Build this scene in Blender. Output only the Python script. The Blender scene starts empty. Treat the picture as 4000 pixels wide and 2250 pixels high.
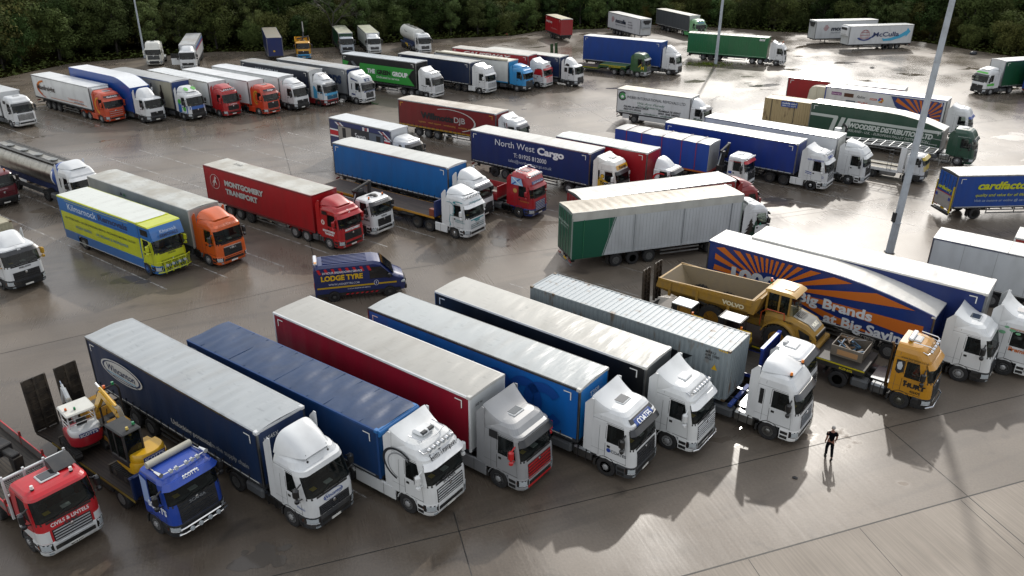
import bpy, math, random
from math import sin, cos, pi, radians, sqrt, atan2, floor
from mathutils import Vector, Matrix
random.seed(7)
SC = bpy.context.scene
COL = SC.collection
# ---------------------------------------------------------------- camera
cd = bpy.data.cameras.new('camera'); cam = bpy.data.objects.new('camera', cd); COL.objects.link(cam)
cd.sensor_width = 36; cd.lens = 28.1; cd.clip_end = 2000; cd.clip_start = .1
cam.matrix_world = Matrix.Translation((0, 0, 23.54)) @ Matrix.Rotation(radians(90-25.272), 4, 'X') @ Matrix.Rotation(radians(.45), 4, 'Z')
SC.camera = cam
# ---------------------------------------------------------------- light
GLOW = 33
SUN_EL, SUN_AZ = 34, 18          # azimuth: degrees right of +Y
w = bpy.data.worlds.new('World'); SC.world = w; w.use_nodes = True
nt = w.node_tree; bg = nt.nodes['Background']
sky = nt.nodes.new('ShaderNodeTexSky'); sky.sky_type = 'NISHITA'; sky.sun_disc = False
sky.sun_elevation = radians(SUN_EL); sky.sun_rotation = radians(SUN_AZ); sky.air_density = 1.0; sky.dust_density = 2.5; sky.ozone_density = 1.0
def nd(t, **k):
    n = nt.nodes.new(t)
    for a, v in k.items(): setattr(n, a, v)
    return n
def mth(op, a, b=None, clamp=False):
    n = nd('ShaderNodeMath', operation=op, use_clamp=clamp)
    for i, v in enumerate((a, b)):
        if v is None: continue
        if isinstance(v, (int, float)): n.inputs[i].default_value = v
        else: nt.links.new(v, n.inputs[i])
    return n.outputs[0]
def mixw(f, a, b, mode='MIX'):
    x = nd('ShaderNodeMix', data_type='RGBA', blend_type=mode)
    for s_, v in (('Factor', f), ('A', a), ('B', b)):
        if isinstance(v, (int, float)): x.inputs[s_].default_value = v
        elif isinstance(v, tuple): x.inputs[s_].default_value = (*v, 1)
        else: nt.links.new(v, x.inputs[s_])
    return x.outputs['Result']
tc = nd('ShaderNodeTexCoord'); dirn = tc.outputs['Generated']
mp = nd('ShaderNodeMapping'); mp.inputs['Scale'].default_value = (1, 1, 2.2); nt.links.new(dirn, mp.inputs['Vector'])
cl = nd('ShaderNodeTexNoise'); cl.inputs['Scale'].default_value = 2.4; cl.inputs['Detail'].default_value = 7; nt.links.new(mp.outputs['Vector'], cl.inputs['Vector'])
cr = nd('ShaderNodeValToRGB'); cr.color_ramp.elements[0].position = .36; cr.color_ramp.elements[1].position = .56; nt.links.new(cl.outputs['Fac'], cr.inputs['Fac'])
def lobe(az, el, k):
    d = nd('ShaderNodeVectorMath', operation='DOT_PRODUCT'); nt.links.new(dirn, d.inputs[0]); a, e = radians(az), radians(el)
    d.inputs[1].default_value = (sin(a)*cos(e), cos(a)*cos(e), sin(e)); return mth('POWER', mth('MAXIMUM', d.outputs['Value'], 0.0), k)
sz = nd('ShaderNodeSeparateXYZ'); nt.links.new(dirn, sz.inputs[0])
hz = mth('POWER', mth('SUBTRACT', 1.0, mth('ABSOLUTE', sz.outputs['Z'])), 3.0)      # pale haze towards the horizon
c = mixw(cr.outputs['Color'], sky.outputs['Color'], (8.6, 8.7, 8.9))                   # lit broken cloud
c = mixw(mth('MULTIPLY', hz, .75), c, (8.5, 8.3, 8.0))
glow = mth('ADD', mth('MULTIPLY', lobe(24.5, 19, 95), GLOW), mth('MULTIPLY', lobe(20, 24, 10), GLOW*.13))   # bright cloud round the veiled sun
gv = nd('ShaderNodeVectorMath', operation='SCALE'); gv.inputs[0].default_value = (1, .96, .9); nt.links.new(glow, gv.inputs['Scale']); glowc = gv.outputs[0]
c = mixw(1.0, c, glowc, 'ADD')
nt.links.new(c, bg.inputs['Color']); bg.inputs['Strength'].default_value = .12
sd = bpy.data.lights.new('sun', 'SUN'); sun = bpy.data.objects.new('sun', sd); COL.objects.link(sun)
sd.energy = 2.3; sd.angle = radians(1.0); sd.color = (1, .95, .88)
sv = Vector((sin(radians(SUN_AZ))*cos(radians(SUN_EL)), cos(radians(SUN_AZ))*cos(radians(SUN_EL)), sin(radians(SUN_EL))))
sun.rotation_euler = sv.to_track_quat('Z', 'Y').to_euler(); sun.location = sv*300
vs = SC.view_settings; vs.view_transform = 'Standard'; vs.look = 'None'; vs.exposure = .16; vs.gamma = 1
SC.cycles.max_bounces = 5; SC.cycles.transparent_max_bounces = 8; SC.cycles.caustics_reflective = False; SC.cycles.caustics_refractive = False
# ---------------------------------------------------------------- materials
def lin(c):
    if isinstance(c, str):
        c = c.lstrip('#'); c = [int(c[i:i+2], 16)/255 for i in (0, 2, 4)]
        return tuple((x/12.92 if x <= .04045 else ((x+.055)/1.055)**2.4) for x in c)
    return tuple(c)
MATS = {}
def mat(col, kind='paint'):
    key = (str(col), kind)
    if key in MATS: return MATS[key]
    m = bpy.data.materials.new(kind); MATS[key] = m; m.use_nodes = True
    N = m.node_tree.nodes; Lk = m.node_tree.links.new
    b = N['Principled BSDF']; c = lin(col)
    I = b.inputs
    I['Base Color'].default_value = (*c, 1)
    def noise(scale, det=3, vec=None, stretch=None):
        n = N.new('ShaderNodeTexNoise'); n.inputs['Scale'].default_value = scale; n.inputs['Detail'].default_value = det
        t = N.new('ShaderNodeTexCoord'); src = t.outputs['Object']
        if stretch:
            mp = N.new('ShaderNodeMapping'); mp.inputs['Scale'].default_value = stretch; Lk(src, mp.inputs['Vector']); src = mp.outputs['Vector']
        Lk(src, n.inputs['Vector']); return n.outputs['Fac']
    def ramp(f, p0, p1, c0=(0, 0, 0, 1), c1=(1, 1, 1, 1)):
        r = N.new('ShaderNodeValToRGB'); r.color_ramp.elements[0].position = p0; r.color_ramp.elements[1].position = p1
        r.color_ramp.elements[0].color = c0; r.color_ramp.elements[1].color = c1; Lk(f, r.inputs['Fac']); return r.outputs['Color']
    def mixc(f, a, b2):
        x = N.new('ShaderNodeMix'); x.data_type = 'RGBA'
        if isinstance(f, float): x.inputs['Factor'].default_value = f
        else: Lk(f, x.inputs['Factor'])
        for s, v in (('A', a), ('B', b2)):
            if isinstance(v, tuple): x.inputs[s].default_value = v if len(v) == 4 else (*v, 1)
            else: Lk(v, x.inputs[s])
        return x.outputs['Result']
    def bump(f, st, d=.02):
        u = N.new('ShaderNodeBump'); u.inputs['Strength'].default_value = st; u.inputs['Distance'].default_value = d; Lk(f, u.inputs['Height']); Lk(u.outputs['Normal'], I['Normal'])
    dirt = (.12, .105, .085)
    def fade(k): return tuple(x*k for x in c)
    if kind == 'paint':
        d = ramp(noise(1.3, 5, stretch=(1, 1, .35)), .45, .8)
        Lk(mixc(d, c, tuple(x*.8+y*.1 for x, y in zip(c, dirt))), I['Base Color'])
        I['Roughness'].default_value = .35; I['Coat Weight'].default_value = .4; I['Coat Roughness'].default_value = .1
    elif kind == 'vinyl':
        d = ramp(noise(.9, 6, stretch=(1.5, 1, .4)), .42, .75)
        Lk(mixc(d, c, tuple(x*.78+y*.05 for x, y in zip(c, dirt))), I['Base Color'])
        I['Roughness'].default_value = .42; I['Specular IOR Level'].default_value = .45
        bump(noise(1.6, 2, stretch=(1.2, 1, .35)), .35, .05)
    elif kind == 'roof':
        a = ramp(noise(.8, 6, stretch=(1, .35, 1)), .5, .8)
        c1 = mixc(a, c, tuple(x*.62+y*.25 for x, y in zip(c, (.3, .27, .22))))
        f2 = ramp(noise(3.5, 8, stretch=(.6, 1.6, 1)), .60, .74)
        Lk(mixc(f2, c1, tuple(x*.8 for x in c)), I['Base Color'])
        I['Roughness'].default_value = .28
        bump(noise(1.15, 3, stretch=(1.3, .3, 1)), .55, .1)
    elif kind == 'dirtyroof':
        a = ramp(noise(.55, 8), .40, .62)
        c1 = mixc(a, c, tuple(x*.5+y*.5 for x, y in zip(c, (.22, .18, .12))))
        f2 = ramp(noise(4, 8, stretch=(.5, 1.5, 1)), .55, .72)
        Lk(mixc(f2, c1, tuple(x*.7 for x in c)), I['Base Color']); I['Roughness'].default_value = .5
        bump(noise(1.4, 4), .5, .06)
    elif kind == 'rust':
        a = ramp(noise(1.1, 8, stretch=(2, 2, .8)), .58, .74)
        Lk(mixc(a, c, (.12, .075, .04)), I['Base Color']); I['Roughness'].default_value = .5
    elif kind == 'planks':
        wv = N.new('ShaderNodeTexWave'); wv.bands_direction = 'Y'; wv.inputs['Scale'].default_value = 2.2; wv.inputs['Distortion'].default_value = .4
        t = N.new('ShaderNodeTexCoord'); Lk(t.outputs['Object'], wv.inputs['Vector'])
        k = ramp(wv.outputs['Fac'], .05, .3, (.25, .25, .25, 1))
        a = ramp(noise(2, 6, stretch=(.3, 4, 1)), .35, .7, (*fade(.6), 1), (*fade(1.3), 1))
        x = N.new('ShaderNodeMix'); x.data_type = 'RGBA'; x.blend_type = 'MULTIPLY'; x.inputs['Factor'].default_value = 1; Lk(a, x.inputs['A']); Lk(k, x.inputs['B'])
        Lk(x.outputs['Result'], I['Base Color']); I['Roughness'].default_value = .6
    elif kind == 'glass':
        I['Roughness'].default_value = .03; I['Specular IOR Level'].default_value = .7
        tr = N.new('ShaderNodeBsdfTransparent'); tr.inputs['Color'].default_value = (*c, 1)
        I['Base Color'].default_value = (.01, .012, .012, 1)
        ms = N.new('ShaderNodeMixShader'); ms.inputs[0].default_value = .42
        Lk(tr.outputs[0], ms.inputs[1]); Lk(b.outputs[0], ms.inputs[2]); Lk(ms.outputs[0], N['Material Output'].inputs['Surface'])
    elif kind == 'chrome': I['Metallic'].default_value = 1; I['Roughness'].default_value = .14
    elif kind == 'steel':
        I['Metallic'].default_value = 1; I['Roughness'].default_value = .3
        Lk(ramp(noise(2.5, 6), .3, .75, (*fade(.7), 1), (*fade(1.1), 1)), I['Base Color'])
    elif kind == 'chromeish': I['Metallic'].default_value = .35; I['Roughness'].default_value = .32
    elif kind == 'lamp': I['Roughness'].default_value = .08; I['Coat Weight'].default_value = 1
    elif kind == 'tyre':
        I['Roughness'].default_value = .75; Lk(ramp(noise(6, 4), .4, .7, (*c, 1), (*fade(1.9), 1)), I['Base Color'])
    elif kind == 'dull':
        I['Roughness'].default_value = .6; Lk(mixc(ramp(noise(2.2, 6), .45, .75), c, tuple(x*.7+y*.25 for x, y in zip(c, dirt))), I['Base Color'])
    elif kind == 'film': I['Roughness'].default_value = .45
    elif kind == 'skin': I['Roughness'].default_value = .5
    elif kind == 'mud':
        Lk(mixc(ramp(noise(3.2, 10, stretch=(1, 1, .6)), .38, .85), c, tuple(x*.35+y*.65 for x, y in zip(c, (.12, .095, .065)))), I['Base Color']); I['Roughness'].default_value = .6
        bump(noise(9, 4), .3, .02)
    elif kind == 'soil':
        Lk(mixc(ramp(noise(1.2, 8), .4, .65), c, fade(1.9)), I['Base Color']); I['Roughness'].default_value = .9; I['Specular IOR Level'].default_value = 0
    elif kind == 'leaf':
        oi = N.new('ShaderNodeObjectInfo'); n2 = noise(.9, 3)
        k = ramp(n2, .3, .72, (*fade(.5), 1), (*fade(1.4), 1))
        h = N.new('ShaderNodeHueSaturation'); mr = N.new('ShaderNodeMapRange'); mr.inputs['To Min'].default_value = .46; mr.inputs['To Max'].default_value = .53
        Lk(oi.outputs['Random'], mr.inputs['Value']); Lk(mr.outputs[0], h.inputs['Hue']); Lk(k, h.inputs['Color'])
        v2 = N.new('ShaderNodeMath'); v2.operation = 'MULTIPLY'; v2.inputs[1].default_value = 7.31; fr_ = N.new('ShaderNodeMath'); fr_.operation = 'FRACT'; Lk(oi.outputs['Random'], v2.inputs[0]); Lk(v2.outputs[0], fr_.inputs[0]); mv = N.new('ShaderNodeMapRange'); mv.inputs['To Min'].default_value = .55; mv.inputs['To Max'].default_value = 1.75; Lk(fr_.outputs[0], mv.inputs['Value']); Lk(mv.outputs[0], h.inputs['Value'])
        Lk(h.outputs['Color'], I['Base Color']); I['Roughness'].default_value = .8; I['Specular IOR Level'].default_value = .05
    return m
DARK = ('#17181a', 'dull'); BLK = ('#0c0c0d', 'dull'); ALU = ('#b4b8bb', 'steel'); GLS = ((.55, .62, .6), 'glass'); CHR = ('#d8dadc', 'chrome')
def M_(x):
    if isinstance(x, bpy.types.Material): return x
    return mat(*x) if isinstance(x, tuple) and len(x) == 2 and isinstance(x[1], str) else mat(x)
# ---------------------------------------------------------------- mesh builder
class MB:
    def __init__(s): s.v = []; s.f = []; s.mi = []; s.mats = []
    def m(s, mt):
        mt = M_(mt)
        if mt not in s.mats: s.mats.append(mt)
        return s.mats.index(mt)
    def add(s, vs, fs, mt):
        o = len(s.v); s.v += [tuple(v) for v in vs]; i = s.m(mt)
        for f in fs: s.f.append([o+a for a in f]); s.mi.append(i)
        return s
    def box(s, x0, x1, y0, y1, z0, z1, mt, c=0):
        if x0 > x1: x0, x1 = x1, x0
        if y0 > y1: y0, y1 = y1, y0
        if c <= 0:
            return s.add([(x, y, z) for x in (x0, x1) for y in (y0, y1) for z in (z0, z1)], [(0, 1, 3, 2), (4, 6, 7, 5), (0, 4, 5, 1), (2, 3, 7, 6), (0, 2, 6, 4), (1, 5, 7, 3)], mt)
        c = min(c, (x1-x0)*.45, (y1-y0)*.45, (z1-z0)*.45)
        vs = []; idx = {}
        for ax in range(3):
            for sg in (0, 1):
                for a in (0, 1):
                    for b in (0, 1):
                        p = [0, 0, 0]; lo = (x0, y0, z0); hi = (x1, y1, z1); o = [i for i in range(3) if i != ax]
                        p[ax] = hi[ax] if sg else lo[ax]
                        for q, e in zip(o, (a, b)): p[q] = hi[q]-c if e else lo[q]+c
                        k = [0, 0, 0]; k[ax] = sg; k[o[0]] = a; k[o[1]] = b
                        idx[(ax, tuple(k))] = len(vs); vs.append(p)
        fs = []
        for ax in range(3):
            o = [i for i in range(3) if i != ax]
            for sg in (0, 1):
                q = []
                for a, b in ((0, 0), (1, 0), (1, 1), (0, 1)):
                    k = [0, 0, 0]; k[ax] = sg; k[o[0]] = a; k[o[1]] = b; q.append(idx[(ax, tuple(k))])
                fs.append(q)
            for a in (0, 1):
                for b in (0, 1):
                    k0 = [0, 0, 0]; k1 = [0, 0, 0]; k0[o[0]] = k1[o[0]] = a; k0[o[1]] = k1[o[1]] = b; k1[ax] = 1
                    fs.append([idx[(o[0], tuple(k0))], idx[(o[0], tuple(k1))], idx[(o[1], tuple(k1))], idx[(o[1], tuple(k0))]])
        for k in [(a, b, d) for a in (0, 1) for b in (0, 1) for d in (0, 1)]: fs.append([idx[(0, k)], idx[(1, k)], idx[(2, k)]])
        return s.add(vs, fs, mt)
    def prism(s, poly, y0, y1, mt, plane='xz'):
        n = len(poly)
        P = (lambda p, y: (p[0], y, p[1])) if plane == 'xz' else ((lambda p, y: (p[0], p[1], y)) if plane == 'xy' else (lambda p, y: (y, p[0], p[1])))
        vs = [P(p, y0) for p in poly]+[P(p, y1) for p in poly]
        return s.add(vs, [list(range(n)), list(range(2*n-1, n-1, -1))]+[(i, (i+1) % n, n+(i+1) % n, n+i) for i in range(n)], mt)
    def cyl(s, p0, p1, r, mt, n=12, r2=None, cap=True):
        p0 = Vector(p0); p1 = Vector(p1); d = (p1-p0).normalized(); a = d.orthogonal().normalized(); b = d.cross(a); r2 = r if r2 is None else r2
        vs = []
        for p, q in ((p0, r), (p1, r2)):
            for i in range(n): t = 2*pi*i/n; vs.append(p+a*cos(t)*q+b*sin(t)*q)
        fs = [(i, (i+1) % n, n+(i+1) % n, n+i) for i in range(n)]
        if cap: fs += [list(range(n-1, -1, -1)), list(range(n, 2*n))]
        return s.add(vs, fs, mt)
    def tube(s, pts, r, mt, n=8):
        for a, b in zip(pts, pts[1:]): s.cyl(a, b, r, mt, n)
        return s
    def rings(s, R, mt, close=True, cap=True):
        n = len(R[0]); vs = [p for r in R for p in r]; fs = []
        for j in range(len(R)-1):
            for i in range(n if close else n-1): fs.append((j*n+i, j*n+(i+1) % n, (j+1)*n+(i+1) % n, (j+1)*n+i))
        if cap: fs += [list(range(n-1, -1, -1)), list(range((len(R)-1)*n, len(R)*n))]
        return s.add(vs, fs, mt)
    def lathe(s, prof, mt, n=20, axis='y', c=(0, 0, 0)):
        R = []
        for r, h in prof:
            ring = []
            for i in range(n):
                t = 2*pi*i/n; a, b = r*cos(t), r*sin(t)
                p = (a, h, b) if axis == 'y' else ((h, a, b) if axis == 'x' else (a, b, h))
                ring.append((p[0]+c[0], p[1]+c[1], p[2]+c[2]))
            R.append(ring)
        return s.rings(R, mt)
    def grid(s, fn, nu, nv, mt):
        vs = [fn(i/nu, j/nv) for i in range(nu+1) for j in range(nv+1)]; k = nv+1
        return s.add(vs, [(i*k+j, i*k+j+1, (i+1)*k+j+1, (i+1)*k+j) for i in range(nu) for j in range(nv)], mt)
    def mesh(s, name, ang=35):
        me = bpy.data.meshes.new(name); me.from_pydata(s.v, [], s.f)
        for mt in s.mats: me.materials.append(mt)
        me.polygons.foreach_set('material_index', s.mi)
        if ang:
            me.polygons.foreach_set('use_smooth', [True]*len(s.f))
        me.validate(); me.update()
        if ang: me.set_sharp_from_angle(angle=radians(ang))
        return me
    def build(s, name, par=None, loc=None, ang=35, label=None):
        return link(name, s.mesh(name, ang), par, loc, label)
def link(name, data, par=None, loc=None, label=None):
    o = bpy.data.objects.new(name, data); COL.objects.link(o)
    if par: o.parent = par
    if loc is not None: o.location = loc
    if label: o['label'] = label
    return o
def thing(name, label, cat, loc=(0, 0, 0), yaw=0, group=None):
    o = bpy.data.objects.new(name, None); COL.objects.link(o); o.location = loc; o.rotation_euler = (0, 0, radians(yaw)); o.empty_display_size = .5
    o['label'] = label; o['category'] = cat
    if group: o['group'] = group
    return o
def tag(o, label, cat, group=None):
    o['label'] = label; o['category'] = cat
    if group: o['group'] = group
    return o
def struct(o, kind='structure'): o['kind'] = kind; return o
# ---------------------------------------------------------------- lettering
TXC = {}
def text2d(s, bold=0, shear=0, space=1):
    k = (s, bold, shear, space)
    if k in TXC: return TXC[k]
    cu = bpy.data.curves.new('t', 'FONT'); cu.body = s; cu.size = 1; cu.resolution_u = 3; cu.offset = bold; cu.shear = shear; cu.space_character = space
    ob = bpy.data.objects.new('t', cu); me = bpy.data.meshes.new_from_object(ob)
    vs = [(v.co.x, v.co.y) for v in me.vertices]; fs = [list(p.vertices) for p in me.polygons]
    bpy.data.objects.remove(ob); bpy.data.curves.remove(cu); bpy.data.meshes.remove(me)
    if not vs: vs = [(0, 0)]
    x0 = min(v[0] for v in vs); x1 = max(v[0] for v in vs)
    TXC[k] = ([(x-x0, y) for x, y in vs], fs, x1-x0); return TXC[k]
CAP = .70
def letters(par, s, fn, h, width, col, bold=.012, shear=0, name='lettering', center=False, space=1, kind='film', label=None):
    """fn maps (u, v) in metres along the reading direction / upward to a 3-D point on the surface"""
    vs, fs, wd = text2d(s, bold, shear, space); ky = h/CAP; kx = (width/wd) if width else ky
    off = -wd*kx/2 if center else 0
    mb = MB(); mb.add([fn(x*kx+off, y*ky) for x, y in vs], fs, (col, kind)); return mb.build(name, par, ang=0, label=label)
def sideR(l0, y, z0, slope=0): return lambda u, v: (l0+u, -y, z0+v+u*slope)
def sideL(l0, y, z0, slope=0): return lambda u, v: (l0-u, y, z0+v+u*slope)
def frontF(x, y0, z0, tilt=0): return lambda u, v: (x-v*tilt, y0+u, z0+v)
def rearF(x, y0, z0): return lambda u, v: (x, y0-u, z0+v)
# ---------------------------------------------------------------- lorry kit
def itp(tab, z):
    if z <= tab[0][0]: return tab[0][1]
    for (a, p), (b, q) in zip(tab, tab[1:]):
        if z <= b: return p+(q-p)*(z-a)/(b-a)
    return tab[-1][1]
class Cab:
    def __init__(s, F, zt, D=2.2, lean=.25, rx=.36, ry=.3, hw=1.235, z0=1.9, z1=2.82):
        z1 = min(z1, zt-.2)
        s.F, s.zt, s.D, s.rx, s.ry, s.z0, s.z1 = F, zt, D, rx, ry, z0, z1
        if zt-z1 > .55: top = [(z1+.2, .1+lean), (zt-.36, .28+lean), (zt-.15, .45+lean), (zt-.04, .68+lean), (zt, .95+lean)]; wt = [(z1, hw-.03), (zt-.36, hw-.08), (zt-.15, hw-.17), (zt-.04, hw-.3), (zt, hw-.42)]
        else: top = [(zt-.14, .1+lean), (zt-.06, .25+lean), (zt-.02, .42+lean), (zt, .65+lean)]; wt = [(z1, hw-.03), (zt-.14, hw-.07), (zt-.06, hw-.13), (zt-.02, hw-.24), (zt, hw-.4)]
        s.S = [(.3, .06), (.45, 0), (.95, .0), (1.5, .03), (z0, .09), (z1, .09+lean*.85)]+top
        s.Wt = [(.3, hw-.02), (.95, hw), (z0, hw)]+wt
    def p(s, z, t, off=0):
        sg = 1 if t >= 0 else -1; a = abs(t); S = itp(s.S, z); w = itp(s.Wt, z); rx, ry = s.rx, s.ry
        if a <= 1: x, y, nx, ny = s.F-S, a*(w-ry), 1, 0
        elif a <= 2:
            g = (a-1)*pi/2; x = s.F-S-rx*(1-cos(g)); y = w-ry+ry*sin(g); nx, ny = cos(g), sin(g)
        else: d = max(a-2, S+rx); x, y, nx, ny = s.F-min(d, s.D), w, 0, 1
        return (x+nx*off, sg*(y+ny*off), z)
    def patch(s, mb, t0, t1, z0, z1, mt, off=.008, nt=None, nz=3, offb=None, rim=True):
        nt = nt or max(2, int(abs(t1-t0)*4)); offb = off if offb is None else offb
        f = lambda u, v: s.p(z0+(z1-z0)*v, t0+(t1-t0)*u, offb+(off-offb)*v)
        mb.grid(f, nt, nz, mt)
        if rim:
            g = lambda u, v: s.p(z0+(z1-z0)*v, t0+(t1-t0)*u, -.01)
            for e in (0, 1):
                mb.grid(lambda u, v, e=e: f(u, e) if v else g(u, e), nt, 1, mt); mb.grid(lambda u, v, e=e: f(e, u) if v else g(e, u), nz, 1, mt)
    def shell(s, mb, mt, off=0, zs=None, top=True):
        D = s.D; wr = 3.42
        cols = [0, .4, .8, 1, 1.2, 1.4, 1.6, 1.8, 2, 2.45, 2.75, wr, 2+D*.82, 2+D]
        cols = [-c for c in cols[:0:-1]]+cols
        zs = zs or [.93, 1.2, 1.5, 1.8, s.z0, s.z0+.25, s.z0+.5, s.z1]+[z for z, _ in s.S if z > s.z1+.01]
        for za, zb in zip(zs, zs[1:]):
            for a, b in zip(cols, cols[1:]):
                m = abs(a+b)/2; zc = (za+zb)/2
                if s.z0 < zc < s.z1 and (m < 1.6 or 2.0 < m < wr): continue
                mb.add([s.p(za, a, off), s.p(za, b, off), s.p(zb, b, off), s.p(zb, a, off)], [(0, 1, 2, 3)], mt)
            mb.add([s.p(za, cols[-1], off), s.p(za, cols[0], off), s.p(zb, cols[0], off), s.p(zb, cols[-1], off)], [(0, 1, 2, 3)], mt)
        if top:
            R = [s.p(zs[-1], c, off) for c in cols]; cx = s.F-s.D*.6
            R2 = [(cx+(x-cx)*.7, y*.7, z+.02) for x, y, z in R]; n = len(R)
            mb.add(R+R2, [(i, (i+1) % n, n+(i+1) % n, n+i) for i in range(n)]+[list(range(n, 2*n))], mt)
        mb.add([s.p(zs[0], c, off) for c in cols], [list(range(len(cols)-1, -1, -1))], mt)
WH = {}
def wheel_mesh(r, wd, kind, rc):
    k = (r, wd, kind, str(rc))
    if k in WH: return WH[k]
    t = MB(); h = wd/2
    t.lathe([(r*.55, h), (r*.9, h), (r*.985, h*.8), (r, h*.45), (r, -h*.45), (r*.985, -h*.8), (r*.93, -h), (r*.72, -h*1.04), (r*.56, -h)], ('#1b1b1c', 'tyre'), 26)
    m = MB(); ri = r*.565
    if kind == 'steer': pr = [(ri, -h), (ri*.93, -h*.82), (ri*.86, -h*.8), (ri*.7, -h*.95), (ri*.52, -h*1.0), (ri*.5, -h*1.15), (ri*.3, -h*1.3), (.005, -h*1.3)]
    else: pr = [(ri, -h), (ri*.94, -h*.8), (ri*.86, -h*.2), (ri*.62, -h*.1), (ri*.6, -h*.5), (ri*.4, -h*.75), (.005, -h*.75)]
    m.lathe(pr, rc, 22)
    yy = -h*.97 if kind == 'steer' else -h*.22; rr = ri*.62 if kind == 'steer' else ri*.74
    for i in range(10):
        a = 2*pi*i/10; m.cyl((rr*cos(a), yy+.03, rr*sin(a)), (rr*cos(a), yy-.04, rr*sin(a)), .018, ('#3a3b3c', 'dull'), 6)
    if kind != 'steer' and r > .4:
        for i in range(10):
            a = 2*pi*(i+.5)/10; m.cyl((ri*.78*cos(a), -h*.14, ri*.78*sin(a)), (ri*.78*cos(a), -h*.2, ri*.78*sin(a)), .03, BLK, 8)
    WH[k] = (t.mesh('wheel'), m.mesh('rim')); return WH[k]
def wheel(par, x, sd, r=.5, wd=.34, kind='trailer', rc=('#8f9191', 'chromeish'), y=None, z=None):
    a, b = wheel_mesh(r, wd, kind, rc); y = y if y is not None else 1.24-wd/2
    o = link('wheel', a, par, (x, -y if sd < 0 else y, r if z is None else z)); o.rotation_euler = (0, radians(random.uniform(0, 360)) , 0 if sd < 0 else pi)
    link('rim', b, o); return o
def axles(par, xs, kind='trailer', **k):
    for x in xs:
        for sd in (-1, 1): wheel(par, x, sd, kind=kind, **k)
def guards(name, par, xs, r, y0, y1, mt, a0=10, a1=170, n=10):
    for x in xs:
        for sg in (-1, 1): m = MB(); arch(m, x, r, y0, y1, mt, a0, a1, n, sgs=(sg,)); m.build(name, par)
def arch(mb, x, r, y0, y1, mt, a0=10, a1=170, n=10, th=.03, sgs=(-1, 1)):
    for sg in sgs:
        R = []
        for i in range(n+1):
            a = radians(a0+(a1-a0)*i/n); c, q = cos(a), sin(a)
            R.append([(x+r*c, sg*y0, .5+r*q), (x+r*c, sg*y1, .5+r*q), (x+(r+th)*c, sg*y1, .5+(r+th)*q), (x+(r+th)*c, sg*y0, .5+(r+th)*q)])
        mb.rings(R, mt)
LAMPW = ('#a9b1b5', 'lamp'); AMB = ('#d9720f', 'lamp'); REDL = ('#8f0d0d', 'lamp')
DEF = dict(col='#cdd0d1', zt=3.62, D=2.2, lean=.25, rx=.36, ry=.3, bump='#26282b', grille='#1a1b1d', slat=None, ns=5, gz=(1.02, 1.78), gw=.97, defl=None, dtype='collar', visor='#1b1c1e', hatch='#2a2d30', mir='#151617', ax=2, tank='#7b7f82', fend=None, skirt=None, rim=('#a2a4a5', 'chromeish'), bar=0, beacon=None, plate='#dcdcd6', fair=True, chassis=True, rail=('#202123', 'dull'), face=None, band=None, driver=None, inter='#26282b', hl=(.6, .86), wb=3.75, drvis=True)
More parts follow.
